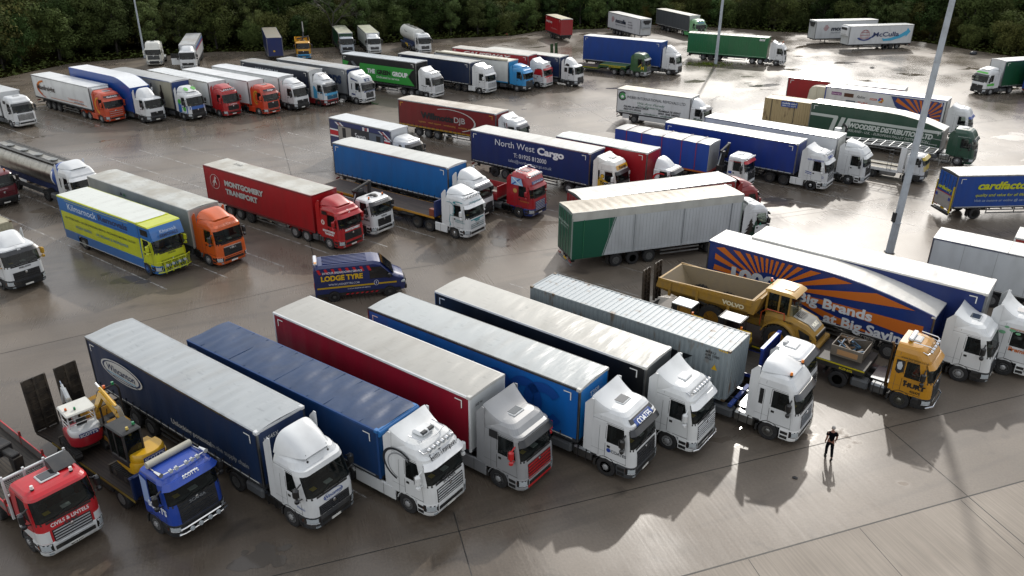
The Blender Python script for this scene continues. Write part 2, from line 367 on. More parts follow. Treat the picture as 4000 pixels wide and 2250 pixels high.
def tractor(par, F, **kw):
    o = {**DEF, **kw}; col = (o['col'], 'paint') if isinstance(o['col'], str) else o['col']
    jr = random.Random(int(abs(F*91+o['zt']*57+len(o['col'])+par.location.x*13))); C = Cab(F, o['zt'], o['D'], o['lean']*jr.uniform(.85, 1.2), o['rx']*jr.uniform(.95, 1.4), o['ry']*jr.uniform(.95, 1.3)); D = o['D']; zt = o['zt']; z0, z1 = C.z0, C.z1
    mb = MB(); C.shell(mb, col); cab = mb.build('cab', par)
    B = lambda n, m, **k: m.build(n, cab, **k)
    m = MB(); C.shell(m, (o['inter'], 'dull'), off=-.05, zs=[1.0, 1.5, z0-.02, z0+.3, z1+.02, z1+.08], top=True)
    for sg in (-1, 1):
        m.box(F-1.45, F-.95, sg*.6-.26, sg*.6+.26, 1.35, 1.65, ('#4a4d53', 'dull'), .05); m.box(F-1.55, F-1.38, sg*.6-.25, sg*.6+.25, 1.6, 2.45, ('#565a60', 'dull'), .05)
    m.box(F-.85, F-.2, -1.1, 1.1, 1.55, 1.98, ('#2a2c2e', 'dull'), .06); m.box(F-D+.12, F-D+.2, -1.1, 1.1, 1.7, 2.8, ('#6d6f73', 'dull')); m.box(F-.62, F-.4, -.75, -.5, 1.985, 2.0, ('#c9a93a', 'film'))
    m.lathe([(.2, 0), (.23, .02), (.2, .04), (.19, .02)], BLK, 14, 'x', (F-.95, -.6, 2.02)); m.box(F-.5, F-.3, -.1, .25, 1.99, 2.03, ('#c9c9c4', 'film'))
    B('interior', m)
    m = MB(); C.patch(m, -1.6, 1.6, z0, z1, GLS, -.006, 14, 4, rim=False); ws = B('windscreen', m)
    for sg in (-1, 1):
        m = MB(); C.patch(m, sg*2.0, sg*3.42, z0, z1, GLS, -.012, 4, 3, rim=False); B('side_window', m)
        m = MB(); C.patch(m, sg*2.02, sg*3.46, 1.06, z0-.05, col, .009, 4, 3)
        C.patch(m, sg*3.47, sg*3.49, 1.05, z1+.03, BLK, .003, 1, 3); C.patch(m, sg*2.03, sg*3.47, 1.03, 1.05, BLK, .003, 3, 1); C.patch(m, sg*2.35, sg*3.47, z1+.03, z1+.05, BLK, .004, 3, 1)
        C.patch(m, sg*3.22, sg*3.38, 1.62, 1.74, BLK, .016, 1, 1); B('door', m)
        m = MB(); gp = ('#4a4d50', 'dull'); zt_ = min(zt-.4, 3.2) if zt > 3.3 else z1
        C.patch(m, sg*3.8, sg*3.816, 1.0, zt_, gp, .004, 1, 4, rim=False); C.patch(m, sg*2.3, sg*(2+D), z1+.1, z1+.113, gp, .004, 8, 1, rim=False); C.patch(m, sg*1.98, sg*2.0, 1.0, z0, gp, .004, 1, 2, rim=False); C.patch(m, sg*3.5, sg*(2+D), 1.34, 1.35, gp, .004, 4, 1, rim=False); B('panel_gap', m)
    m = MB()
    C.patch(m, -1.62, 1.62, z0-.1, z0-.005, ('#141516', 'dull'), .006, 10, 1)
    for a, b in ((-.75, -.05), (.25, .95)): m.tube([C.p(z0-.03, a, .03), C.p(z0+.16, b, .025)], .014, BLK, 5)
    B('wiper_panel', m)
    # front face and grille
    if o['face']:
        m = MB(); C.patch(m, -1.5, 1.5, o['gz'][1], z0-.1, (o['face'], 'paint'), .007, 10, 2); B('front_panel', m)
    m = MB(); g0, g1 = o['gz']; gw = o['gw']
    if o['grille']: C.patch(m, -gw, gw, g0, g1, (o['grille'], 'dull'), .014, 8, 2)
    for i in range(o['ns']):
        z = g0+(g1-g0)*(i+.6)/(o['ns']+.2); C.patch(m, -gw*.95, gw*.95, z-.028, z+.022, (o['slat'] or '#303236', 'paint'), .045, 6, 1, offb=.025)
    m.lathe([(.09, .02), (.085, .05), (.06, .06), (.005, .06)], CHR, 14, 'x', C.p(g1-.1, 0)[:1]+(0, g1-.1))
    B('grille', m)
    bc = (o['bump'], 'paint' if o['bump'] == o['col'] else 'dull'); m = MB()
    ts = [-2.82, -2.4, -2, -1.8, -1.6, -1.4, -1.2, -1, -.5, 0, .5, 1, 1.2, 1.4, 1.6, 1.8, 2, 2.4, 2.82]
    m.rings([[C.p(z, t, f) for t in ts] for z, f in ((.3, -.06), (.34, .0), (.42, .02), (.9, .022), (.96, .0), (.965, -.06))], bc)
    C.patch(m, -.9, .9, .56, .74, ('#0e0f10', 'dull'), .03, 6, 1)
    for sg in (-1, 1):
        for z in (.42, .66): C.patch(m, sg*2.42, sg*2.78, z, z+.16, ('#101112', 'dull'), .028, 2, 1)
    bmp = m.build('bumper', par)
    for sg in (-1, 1):
        h0, h1 = o['hl']; m = MB(); C.patch(m, sg*.98, sg*2.14, h0-.04, h1+.05, ('#131415', 'lamp'), .026, 4, 1); C.patch(m, sg*1.15, sg*1.78, h0+.05, h1, LAMPW, .034, 4, 1); C.patch(m, sg*1.1, sg*1.8, h0, h0+.03, ('#c9cdd0', 'lamp'), .036, 3, 1); C.patch(m, sg*2.0, sg*2.12, h0+.04, h1-.06, AMB, .036, 2, 1)
        m.build('headlight', bmp)
    for sg in (-1, 1): m = MB(); C.patch(m, sg*1.05, sg*1.35, .42, .5, ('#8d9599', 'lamp'), .03, 2, 1); m.build('fog_lamp', bmp)
    m = MB(); C.patch(m, -.3, .3, .43, .54, (o['plate'], 'film'), .035, 2, 1); m.build('number_plate', bmp)
    if o['visor']:
        m = MB(); C.patch(m, -1.55, 1.55, z1-.16, z1+.07, (o['visor'], 'paint'), .05, 10, 1, offb=.2); B('sun_visor', m)
    if o['band']:
        m = MB(); C.patch(m, -1.3, 1.3, z1+.1, min(z1+.42, zt-.12), (o['band'], 'paint'), .012, 10, 2); B('roof_sign', m)
    for sg in (-1, 1):
        m = MB(); mc = (o['mir'], 'paint')
        m.box(F-.62, F-.38, sg*1.36, sg*1.6, 2.05, 2.52, mc, .07); m.box(F-.6, F-.4, sg*1.37, sg*1.58, 1.78, 2.0, mc, .06)
        m.box(F-.63, F-.621, sg*1.39, sg*1.57, 2.09, 2.48, CHR); m.tube([(F-.5, sg*1.2, 2.6), (F-.5, sg*1.42, 2.5)], .035, mc, 6); m.tube([(F-.5, sg*1.22, 1.85), (F-.5, sg*1.42, 1.9)], .03, mc, 6)
        B('mirror', m)
    if o['hatch']:
        xx = F-1.45 if zt-z1 > .55 else F-1.25
        m = MB(); m.box(xx-.33, xx+.3, -.38, .38, zt, zt+.07, ('#c9cccc' if o['hatch'] != '#2a2d30' else o['hatch'], 'dull'), .05); m.box(xx-.27, xx+.24, -.32, .32, zt+.06, zt+.085, (o['hatch'], 'lamp'), .03); B('roof_hatch', m)
    d = o['defl']
    if d:
        m = MB()
        if o['dtype'] == 'collar':
            d0, d1 = (1.12, D+.14); 
            def zz(u): return zt-.03+(d-zt+.03)*(.12*u+.88*u**2.1)
            def f(u, v):
                a = 2*v-1; ww = .82+.4*u**.5; e = abs(a)
                yy = ww*min(1, e/.86)*(1 if a > 0 else -1)
                k = zz(u)-.09*(e/.86)**3*(1-u) if e <= .86 else zz(u)-.09*(1-u)-(e-.86)/.14*(zz(u)-.09*(1-u)-zt+.3)
                return (F-(d0+(d1-d0)*u)+(.05*(1-e**2))*u**2, yy, k-.07*(e/.86)**8*u**2 if e <= .86 else k-.07*u**2)
        else:  # separate sloping spoiler, bulging up from the roof
            d0, d1 = (.75, D-.02)
            def zz(u): return zt+.0+(d-zt)*(1-(1-u)**1.7)
            def f(u, v):
                a = 2*v-1; e = abs(a); ww = .62+.5*u**.6
                k = zt-.02+(zz(u)-zt+.02)*(1-e**5)
                return (F-(d0+(d1-d0)*u), ww*a, k)
        m.grid(f, 12, 20, col); m.grid(lambda u, v: (f(u, v)[0]-.01, f(u, v)[1]*.975, f(u, v)[2]-.03), 12, 20, col)
        m.grid(lambda u, v: f(1, v) if u else (f(1, v)[0]-.01, f(1, v)[1]*.975, f(1, v)[2]-.03), 1, 20, col)
        B('wind_deflector', m)
    if o['fair']:
        for sg in (-1, 1):
            m = MB(); top = (d-.1 if d else zt-.15)
            m.prism([(F-D+.02, 1.0), (F-D+.02, top), (F-D-.12, top), (F-D-.42, top-.35), (F-D-.42, 1.05)], sg*1.2, sg*1.235, col); B('side_fairing', m)
    if o['bar']:
        m = MB(); zb = zt-.24; pts = [C.p(zb, t, .1) for t in (-1.3, -1, -.5, 0, .5, 1, 1.3)]
        m.tube([C.p(zb+.08, -1.5, .0)]+pts+[C.p(zb+.08, 1.5, .0)], .025, CHR, 6); B('light_bar', m)
        for i in range(o['bar']):
            t = -.95+1.9*i/(o['bar']-1); q = C.p(zb, t, .12); m = MB(); m.cyl((q[0]-.02, q[1], q[2]+.1), (q[0]+.09, q[1], q[2]+.1), .1, CHR, 12, .085); m.cyl((q[0]+.085, q[1], q[2]+.1), (q[0]+.1, q[1], q[2]+.1), .085, LAMPW, 12); B('spot_lamp', m)
    if o['beacon']:
        for sg in (-1, 1): m = MB(); m.cyl((F-.85, sg*.75, zt-.05), (F-.85, sg*.75, zt+.06), .07, BLK, 10); m.cyl((F-.85, sg*.75, zt+.06), (F-.85, sg*.75, zt+.2), .075, (o['beacon'], 'lamp'), 12, .06); B('beacon', m)
    # chassis, wheels, mudguards, tank
    fx = F-1.38
    for sg in (-1, 1):
        m = MB(); arch(m, fx, .56, .9, 1.245, (o['fend'] or o['bump'], 'paint'), sgs=(sg,)); m.box(fx-.56, fx-.66, sg*.9, sg*1.24, .35, .7, DARK); m.box(F-D-.02, fx-.5, sg*1.0, sg*1.238, .9, .99, (o['fend'] or o['bump'], 'paint')); m.build('mudguard', par)
    axles(par, [fx], 'steer', rc=o['rim'])
    if o['chassis']:
        xs = [F-1.38-o['wb']] if o['ax'] == 2 else [F-1.38-2.6, F-1.38-3.95]; xe = xs[-1]-.85
        m = MB()
        for sg in (-1, 1): m.box(F-.6, xe, sg*.36, sg*.46, .68, .98, o['rail'])
        m.box(xe, xe+.12, -1.15, 1.15, .6, .78, DARK); m.box(F-D-.1, F-D-1.0, -.75, .75, .99, 1.03, ('#8d9092', 'steel')); m.cyl((xs[-1]+.4, 0, 1.0), (xs[-1]+.4, 0, 1.12), .48, DARK, 16)
        for x in xs: m.cyl((x, -1, .5), (x, 1, .5), .1, DARK, 8)
        m.tube([(F-D-.15, 0, 1.05), (F-D-.15, 0, 2.2)], .04, BLK, 6); m.build('chassis', par)
        guards('rear_mudguard', par, xs, .57, .65, 1.24, (o['fend'], 'paint') if o['fend'] == o['col'] else DARK, 25, 155); axles(par, xs, wd=.5 if False else .36, rc=o['rim'])
        if o['skirt']:
            for sg in (-1, 1): m = MB(); m.box(fx-.72, xs[0]+.62, sg*1.12, sg*1.24, .32, 1.0, (o['skirt'], 'paint'), .03); m.box(fx-1.4, fx-1.42, sg*1.235, sg*1.243, .35, .97, BLK); m.build('side_skirt', par)
        else:
            b = xs[0]+.64; a = fx-.74
            for sg in (-1, 1):
                m = MB(); c = a-(a-b)*.48; m.box(a, c+.03, sg*.6, sg*1.2, .38, .96, ('#3c3f42', 'dull') if sg > 0 else (o['tank'], 'steel'), .1); m.box(c-.03, b, sg*.6, sg*1.2, .36, .9, (o['tank'], 'steel') if sg > 0 else ('#4a4d50', 'dull'), .1)
                for q in (.3, .7): m.box(a+(c-a)*q-.02, a+(c-a)*q+.02, sg*.59, sg*1.212, .37, .972, DARK)
                m.build('fuel_tank', par)
    return cab, C
# ---------------------------------------------------------------- trailer kit
TDEF = dict(L=13.6, h=4.0, zb=1.2, W=2.55, side='#16325f', roof='#b9bcba', kind='curtain', front=None, rear=None, prof=None, post=('#8f9294', 'steel'), rail=None, rave=None, ax=3, strap=True, edge=('#aeb2b4', 'steel'), cap='#c8cacb', axx=(2.9, 4.2, 5.5), guard=True, legs=True, tape='#c9cbc8', mark='#d9dad6', fridge=None, roofk='roof', rim=('#858787', 'chromeish'), wrap=False, seams=0, rear_face='#b9bcbd', sag=.02, chassis='#1c1d20', rigid=False, both=True)
def side_poly(par, pts, y, mt, name='emblem', sd=-1):
    """flat livery film on a side: pts = (l, z) ; convex or simple outline"""
    from mathutils.geometry import tessellate_polygon
    tri = tessellate_polygon([[Vector((a, b, 0)) for a, b in pts]])
    mb = MB(); mb.add([(a, sd*y, b) for a, b in pts], [tuple(t) for t in tri], mt); return mb.build(name, par, ang=0)
def ell(cx, cz, rx, rz, n=36, a0=0, a1=360): return [(cx+rx*cos(radians(a0+(a1-a0)*i/n)), cz+rz*sin(radians(a0+(a1-a0)*i/n))) for i in range(n if a1-a0 == 360 else n+1)]
def ringpoly(par, cx, cz, rx, rz, th, y, mt, a0=0, a1=360, name='emblem', sd=-1, rot=0):
    n = 40; mb = MB()
    def f(u, v):
        a = radians(a0+(a1-a0)*u); q = 1-th*v; p, r = rx*q*cos(a), rz*q*sin(a); c, s = cos(radians(rot)), sin(radians(rot))
        return (cx+p*c-r*s, sd*y, cz+p*s+r*c)
    mb.grid(f, n, 1, mt); return mb.build(name, par, ang=0)
def trailer(par, **kw):
    o = {**TDEF, **kw}; L, h, zb, W = o['L'], o['h'], o['zb'], o['W']/2
    zr = (lambda l: itp(o['prof'], l)) if o['prof'] else (lambda l: h)
    ls = [i*L/28 for i in range(29)]
    cur = o['kind'] == 'curtain'; sk = 'vinyl' if cur or o['kind'] == 'tarp' else 'paint'
    rail = o['rail'] or o['edge']; rave = o['rave'] or ('#2a2c30', 'dull')
    fr = o['front'] or ('#c3c6c7', 'paint')
    if isinstance(fr, str): fr = (fr, 'paint')
    # body: floor, headboard, rear frame
    mb = MB()
    mb.box(0, L, -W+.02, W-.02, zb-.14, zb, ('#33363a', 'dull'))
    for sg in (-1, 1):
        mb.box(.02, L-.02, sg*(W-.03), sg*W, zb-.14, zb+.03, rave)
        if o['tape']: mb.box(.3, L-.3, sg*W, sg*(W+.004), zb-.03, zb+.02, (o['tape'], 'film'))
    zf = zr(L); zq = zr(0)
    mb.box(L-.04, L, -W+.08, W-.08, zb, zf-.03, fr)
    for sg in (-1, 1):
        mb.box(L-.1, L+.012, sg*(W-.12), sg*(W+.004), zb-.1, zf-.02, o['post'], .02); mb.box(-.012, .08, sg*(W-.1), sg*(W+.004), zb-.1, zq-.02, o['post'], .015)
    mb.box(-.012, .06, -W, W, zq-.16, zq, o['post'], .01)
    mb.box(.2, L-.2, -W+.1, W-.1, zb, zb+.02, ('#3a3027', 'dull'))
    tr = mb.build('trailer_body', par)
    ins = .06 if cur else 0
    for sg in (-1, 1):
        m = MB(); n = 56 if cur else 28; A = .02 if cur else 0
        ph = random.random()*6
        def f(u, v):
            l = .06+(L-.14)*u; z = zb+.02+(zr(l)-.09-zb)*v
            r = A*(sin(l*5.1+ph)+.6*sin(l*11.7+2*ph+v*1.5))*(.4+.6*sin(pi*v)) if A else 0
            return (l, sg*(W-.02+r*.6), z)
        m.grid(f, n, 6 if cur else 1, (o['side'], sk))
        if cur and o['strap']:
            k = int(L/.62)
            for i in range(k):
                l = .45+i*(L-.8)/k; m.box(l-.022, l+.022, sg*(W-.01), sg*(W+.014), zb-.1, zb+.2, ('#15171a', 'dull')); m.box(l-.035, l+.035, sg*W, sg*(W+.025), zb-.02, zb+.06, ('#5b5e60', 'dull'))
        if o['seams']:
            for i in range(1, o['seams']): l = L*i/o['seams']; m.box(l-.012, l+.012, sg*(W-.02), sg*(W-.015), zb+.03, zr(l)-.1, ('#8b8d8d', 'dull'))
        if o['mark']:
            for l, q in ((.35, 1), (L-.45, -1)):
                z = zr(l)-.28; y = sg*(W+.012); m.add([(l, y, z), (l+q*.42, y, z), (l+q*.42, y, z-.055), (l+q*.055, y, z-.055), (l+q*.055, y, z-.42), (l, y, z-.42)], [(0, 1, 2, 3, 4, 5)], (o['mark'], 'film'))
        m.build('side_curtain' if cur else ('side_tarpaulin' if o['kind'] == 'tarp' else 'side_panel'), tr)
    m = MB(); sg_ = o['sag']
    bow = random.random()*6
    def f(u, v):
        l = L*u; a = 2*v-1; s = sg_*(sin(l*2*pi/.68+bow+a*.8)*.6+.7*sin(l*1.9+a*2+bow)+.5*sin(l*5.3+3*a+bow))*(1-a*a) if sg_ else 0
        return (l, a*(W-.05), zr(l)+.015+.05*(1-a*a)*(1 if sg_ else .3)+s*.55)
    m.grid(f, 100 if sg_ else 28, 8, (o['roof'], o['roofk']))
    m.build('roof', tr)
    m = MB()
    for sg in (-1, 1):
        for a, b in zip(ls, ls[1:]):
            za, zc = zr(a), zr(b); y0, y1 = sg*(W-.07), sg*(W+.008)
            m.add([(a, y0, za-.1), (a, y1, za-.1), (a, y1, za), (a, y0, za+.018), (b, y0, zc-.1), (b, y1, zc-.1), (b, y1, zc), (b, y0, zc+.018)], [(0, 1, 5, 4), (1, 2, 6, 5), (2, 3, 7, 6), (3, 0, 4, 7)], rail)
    for sg in (-1, 1): m.box(L-.22, L+.016, sg*(W-.2), sg*(W+.012), zr(L)-.15, zr(L)+.024, (o['cap'], 'paint'), .03)
    m.box(L-.08, L+.014, -W+.05, W-.05, zf-.1, zf+.022, (o['cap'], 'paint'), .015)
    m.build('roof_rail', tr)
    for sg in (-1, 1):
        m = MB(); m.box(-.03, .0, sg*.012, sg*(W-.1), zb, zq-.17, (o['rear'] or o['rear_face'], 'paint'), .008)
        for y in (.28, .75): m.tube([(-.05, sg*y, zb+.03), (-.05, sg*y, zq-.2)], .016, ('#9b9ea0', 'steel'), 6)
        m.build('rear_door', tr)
    if o['fridge']:
        m = MB(); zc = zf-.15; fz = zc-1.75
        m.prism([(L+.01, fz), (L+.4, fz+.15), (L+.42, zc-.1), (L+.3, zc), (L+.01, zc)], -1.02, 1.02, (o['fridge'], 'paint'))
        m.box(L+.42, L+.43, -.85, .85, zc-.62, zc-.18, ('#1d2022', 'dull')); m.box(L+.41, L+.425, -.8, .8, fz+.3, fz+.34, BLK); m.build('fridge_unit', tr)
    # running gear
    m = MB(); cc = (o['chassis'], 'dull')
    for sg in (-1, 1): m.prism([(.15, zb-.15), (L-.15, zb-.15), (L-.15, zb-.32), (L-3.2, zb-.36), (L-4.4, .72), (.15, .72)], sg*.42, sg*.52, cc)
    for i in range(9): x = .4+i*(L-.8)/8; m.box(x-.04, x+.04, -W+.1, W-.1, zb-.26, zb-.15, cc)
    m.box(.06, .16, -1.2, 1.2, .48, .6, ('#6d7072', 'dull')); m.box(.02, .05, -1.2, -.75, .72, .86, REDL); m.box(.02, .05, .75, 1.2, .72, .86, REDL); m.box(.06, .1, -.25, .25, .62, .74, ('#c9a30f', 'film'))
    for sg in (-1, 1): m.box(.3, .6, sg*.5, sg*.6, .5, .72, cc)
    axx = o['axx'][:o['ax']]
    for x in axx: m.cyl((x, -1, .5), (x, 1, .5), .08, cc, 8)
    m.box(axx[-1]+.8, axx[-1]+1.5, -.4, .4, .5, .85, cc)
    ch = m.build('trailer_chassis', par)
    guards('trailer_mudguard', par, axx, .56, .86, 1.22, DARK, 35, 145, 8)
    for sg in (-1, 1): m = MB(); m.box(axx[0]-.66, axx[0]-.62, sg*.85, sg*1.22, .25, .8, DARK); m.build('mud_flap', ch)
    axles(par, axx, rc=o['rim'])
    if o['guard']:
        for sg in (-1, 1):
            m = MB(); a, b = axx[-1]+.9, L-(3.4 if o['legs'] else .8)
            for z in (.5, .78): m.box(a, b, sg*1.18, sg*1.215, z, z+.11, ('#9ea1a3', 'steel'))
            for x in (a+.1, (a+b)/2, b-.1): m.box(x-.03, x+.03, sg*1.12, sg*1.18, .48, zb-.14, cc)
            m.build('side_guard', ch)
    if o['legs']:
        for sg in (-1, 1):
            m = MB(); x = L-2.75; m.box(x-.07, x+.07, sg*.75-.07, sg*.75+.07, .3, zb-.15, ('#2b2d30', 'dull'), .01); m.box(x-.16, x+.16, sg*.75-.15, sg*.75+.15, .25, .3, DARK); m.tube([(x-.5, sg*.75, zb-.2), (x, sg*.75, .7)], .03, cc, 6)
            m.build('landing_leg', ch)
    return tr
LG = 'lorries parked in the lorry park'
def artic(v, label, T, K, name='articulated_lorry', cat='articulated lorry'):
    x, y, yaw, h, L, F, zb = v
    t = thing(name, label, cat, (x, y, 0), yaw, LG)
    T = dict(T); T.setdefault('L', L); T.setdefault('h', h); T.setdefault('zb', zb)
    K = dict(K)
    if K.get('defl') is True: K['defl'] = min(h-.05, K.get('zt', 3.62)+.75)
    tr = trailer(t, **T); cab, C = tractor(t, F, **K)
    return t, tr, cab, C
# ---------------------------------------------------------------- ground
def ground_mat():
    m = bpy.data.materials.new('wet_concrete'); m.use_nodes = True; N = m.node_tree.nodes; Lk = m.node_tree.links.new; b = N['Principled BSDF']; I = b.inputs
    t = N.new('ShaderNodeTexCoord')
    def noise(sc, det=4, st=(1, 1, 1), rot=0, dist=0):
        mp = N.new('ShaderNodeMapping'); mp.vector_type = 'TEXTURE'; mp.inputs['Scale'].default_value = tuple(1/q for q in st); mp.inputs['Rotation'].default_value = (0, 0, radians(rot)); Lk(t.outputs['Object'], mp.inputs['Vector'])
        n = N.new('ShaderNodeTexNoise'); n.inputs['Scale'].default_value = sc; n.inputs['Detail'].default_value = det; n.inputs['Distortion'].default_value = dist; Lk(mp.outputs['Vector'], n.inputs['Vector']); return n.outputs['Fac']
    def ramp(f, *st):
        r = N.new('ShaderNodeValToRGB'); e = r.color_ramp.elements
        while len(e) < len(st): e.new(.5)
        for q, (p, c) in zip(e, st): q.position = p; q.color = (*c, 1) if isinstance(c, tuple) else (c, c, c, 1)
        Lk(f, r.inputs['Fac']); return r.outputs['Color']
    def mix(f, a, c, mode='MIX'):
        x = N.new('ShaderNodeMix'); x.data_type = 'RGBA'; x.blend_type = mode
        for s, v in (('Factor', f), ('A', a), ('B', c)):
            if isinstance(v, float): x.inputs[s].default_value = v
            elif isinstance(v, tuple): x.inputs[s].default_value = (*v, 1)
            else: Lk(v, x.inputs[s])
        return x.outputs['Result']
    big = noise(.045, 5, rot=20); mid = noise(.3, 7, st=(.45, 1, 1), rot=-36); fine = noise(5.5, 6, st=(.1, 1.5, 1), rot=-72); speck = noise(9, 5)
    c = ramp(big, (.30, (.102, .084, .065)), (.52, (.152, .126, .099)), (.72, (.196, .165, .130)))
    c = mix(.6, c, ramp(mid, (.3, .7), (.55, 1.0), (.75, 1.15)), 'MULTIPLY')
    c = mix(.28, c, ramp(fine, (.3, .8), (.7, 1.15)), 'MULTIPLY')
    c = mix(.5, c, ramp(speck, (.3, .75), (.7, 1.2)), 'MULTIPLY')
    stain = ramp(noise(.5, 7, dist=.6), (.62, 0.0), (.74, .6)); c = mix(stain, c, (.035, .030, .026))
    # worn tyre tracks sweeping along the lanes
    trk = ramp(noise(.5, 3, st=(.07, 1.1, 1), rot=24), (.52, 0.0), (.62, .3), (.72, 0.0)); c = mix(trk, c, (.04, .035, .031))
    # front left: dimmer light painted into the wet concrete's colour, kept glossy, ragged edge
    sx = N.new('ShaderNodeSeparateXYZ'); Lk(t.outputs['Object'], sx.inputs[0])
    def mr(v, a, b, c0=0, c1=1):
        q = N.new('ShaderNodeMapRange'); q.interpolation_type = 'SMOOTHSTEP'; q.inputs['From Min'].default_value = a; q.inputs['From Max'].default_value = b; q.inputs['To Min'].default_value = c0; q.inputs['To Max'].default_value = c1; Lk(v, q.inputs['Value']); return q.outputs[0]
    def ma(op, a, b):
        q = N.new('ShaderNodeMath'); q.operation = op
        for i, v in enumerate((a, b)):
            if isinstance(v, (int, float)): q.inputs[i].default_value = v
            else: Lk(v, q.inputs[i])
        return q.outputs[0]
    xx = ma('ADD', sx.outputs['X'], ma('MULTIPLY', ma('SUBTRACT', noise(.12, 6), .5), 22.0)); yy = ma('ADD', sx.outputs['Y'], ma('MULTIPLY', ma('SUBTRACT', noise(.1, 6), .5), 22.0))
    left_shade = ma('MULTIPLY', mr(xx, -2, 9, 1, 0), mr(yy, 30, 44, 1, 0)); c = mix(left_shade, c, mix(1.0, c, (.66, .64, .62), 'MULTIPLY'))
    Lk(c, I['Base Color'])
    wet = noise(.11, 6, st=(1, .6, 1), rot=-20); r = ramp(wet, (.36, .12), (.48, .24), (.62, .42))
    dry = ma('MULTIPLY', mr(yy, 20, 50, 1, 0), ma('SUBTRACT', 1.0, left_shade))
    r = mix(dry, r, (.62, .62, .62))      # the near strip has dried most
    pud = ramp(noise(.17, 5, st=(.7, 1.2, 1), rot=30, dist=.4), (.63, 0.0), (.66, 1.0))
    r = mix(.22, r, ramp(fine, (.3, .22), (.7, .5))); r = mix(pud, r, (.07, .07, .07)); Lk(r, I['Roughness'])
    I['Specular IOR Level'].default_value = .5
    u = N.new('ShaderNodeBump'); u.inputs['Distance'].default_value = .03
    s1 = N.new('ShaderNodeMath'); s1.operation = 'MULTIPLY'; k = ramp(pud, (0, .2), (1, .03)); k = mix(dry, k, (.045, .045, .045)); Lk(k, u.inputs['Strength'])
    h = mix(.65, fine, speck); Lk(h, u.inputs['Height']); Lk(u.outputs['Normal'], I['Normal'])
    return m
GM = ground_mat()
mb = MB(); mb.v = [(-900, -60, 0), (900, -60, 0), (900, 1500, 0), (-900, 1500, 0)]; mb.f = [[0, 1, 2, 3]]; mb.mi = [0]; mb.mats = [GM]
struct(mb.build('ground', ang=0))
def strip(mb, p, q, w, z, mt, seg=1):
    a = Vector((p[0], p[1])); b = Vector((q[0], q[1])); n = (b-a).normalized(); n = Vector((-n.y, n.x))*w/2
    mb.add([(*(a-n), z), (*(b-n), z), (*(b+n), z), (*(a+n), z)], [(0, 1, 2, 3)], mt)
# slab joints (dark sealant)
mb = MB(); jm = ('#15130f', 'dull')
def jl(p, q, w=.05, z=.004):
    strip(mb, p, q, w, z, jm)
for p, q in (((-40, 12.2), (60, 48.5)), ((-60, 20), (-29.8, 40.3)), ((-29.8, 40.3), (-10.8, 52.6)), ((-10.8, 51.8), (30, 67)), ((-2.45, 27.1), (-.3, 19)), ((-13.0, 49.5), (-24.6, 84)), ((-24.6, 84), (-37, 121)),
             ((-5, -6.4), (55, 14.5)), ((19, 33.9), (23.5, 17)), ((-60, 62), (-15, 78)), ((-75, 82), (10, 112)), ((-60, 108), (60, 150)), ((10, 60), (70, 84)), ((30, 88), (90, 112)), ((45, 40), (38, 66)), ((-45, 40), (-52, 62)), ((14, 92), (4, 122)), ((55, 92), (44, 126)), ((40, 122), (90, 140)), ((28, 135), (60, 147))):
    jl(p, q)
struct(mb.build('slab_joint', ang=0))
# pale dry concrete apron in the right foreground, one slab thickness of film above the yard surface
am = bpy.data.materials.new('dry_concrete'); am.use_nodes = True; N_ = am.node_tree.nodes; L_ = am.node_tree.links.new; b_ = N_['Principled BSDF']; b_.inputs['Roughness'].default_value = .62; b_.inputs['Specular IOR Level'].default_value = .35
t_ = N_.new('ShaderNodeTexCoord'); c0 = None
def an(sc, det, st, rot):
    mp_ = N_.new('ShaderNodeMapping'); mp_.vector_type = 'TEXTURE'; mp_.inputs['Scale'].default_value = tuple(1/q for q in st); mp_.inputs['Rotation'].default_value = (0, 0, radians(rot)); L_(t_.outputs['Object'], mp_.inputs['Vector']); n_ = N_.new('ShaderNodeTexNoise'); n_.inputs['Scale'].default_value = sc; n_.inputs['Detail'].default_value = det; L_(mp_.outputs['Vector'], n_.inputs['Vector']); return n_.outputs['Fac']
r1 = N_.new('ShaderNodeValToRGB'); r1.color_ramp.elements[0].position = .3; r1.color_ramp.elements[0].color = (.20, .172, .14, 1); r1.color_ramp.elements[1].position = .7; r1.color_ramp.elements[1].color = (.27, .235, .195, 1); L_(an(.35, 8, (1, 1, 1), 0), r1.inputs['Fac'])
r2 = N_.new('ShaderNodeValToRGB'); r2.color_ramp.elements[0].position = .3; r2.color_ramp.elements[0].color = (.8, .8, .8, 1); r2.color_ramp.elements[1].position = .7; r2.color_ramp.elements[1].color = (1.15, 1.15, 1.15, 1); L_(an(5, 4, (.06, 2.2, 1), -72), r2.inputs['Fac'])
x_ = N_.new('ShaderNodeMix'); x_.data_type = 'RGBA'; x_.blend_type = 'MULTIPLY'; x_.inputs['Factor'].default_value = .8; L_(r1.outputs['Color'], x_.inputs['A']); L_(r2.outputs['Color'], x_.inputs['B']); L_(x_.outputs['Result'], b_.inputs['Base Color'])
mb = MB(); mb.add([(-9, 17.9, .003), (60, 42.5, .003), (60, 5, .003), (-9, 5, .003)], [(0, 1, 2, 3)], am); struct(mb.build('concrete_apron', ang=0))
mb = MB()
for i in range(9): strip(mb, (-6+i*5.2, 18.9+i*1.85), (-3.5+i*5.2, 8+i*1.85), .03, .0065, jm)
strip(mb, (-9, 17.9), (60, 42.5), .07, .0068, jm); struct(mb.build('apron_joint', ang=0))
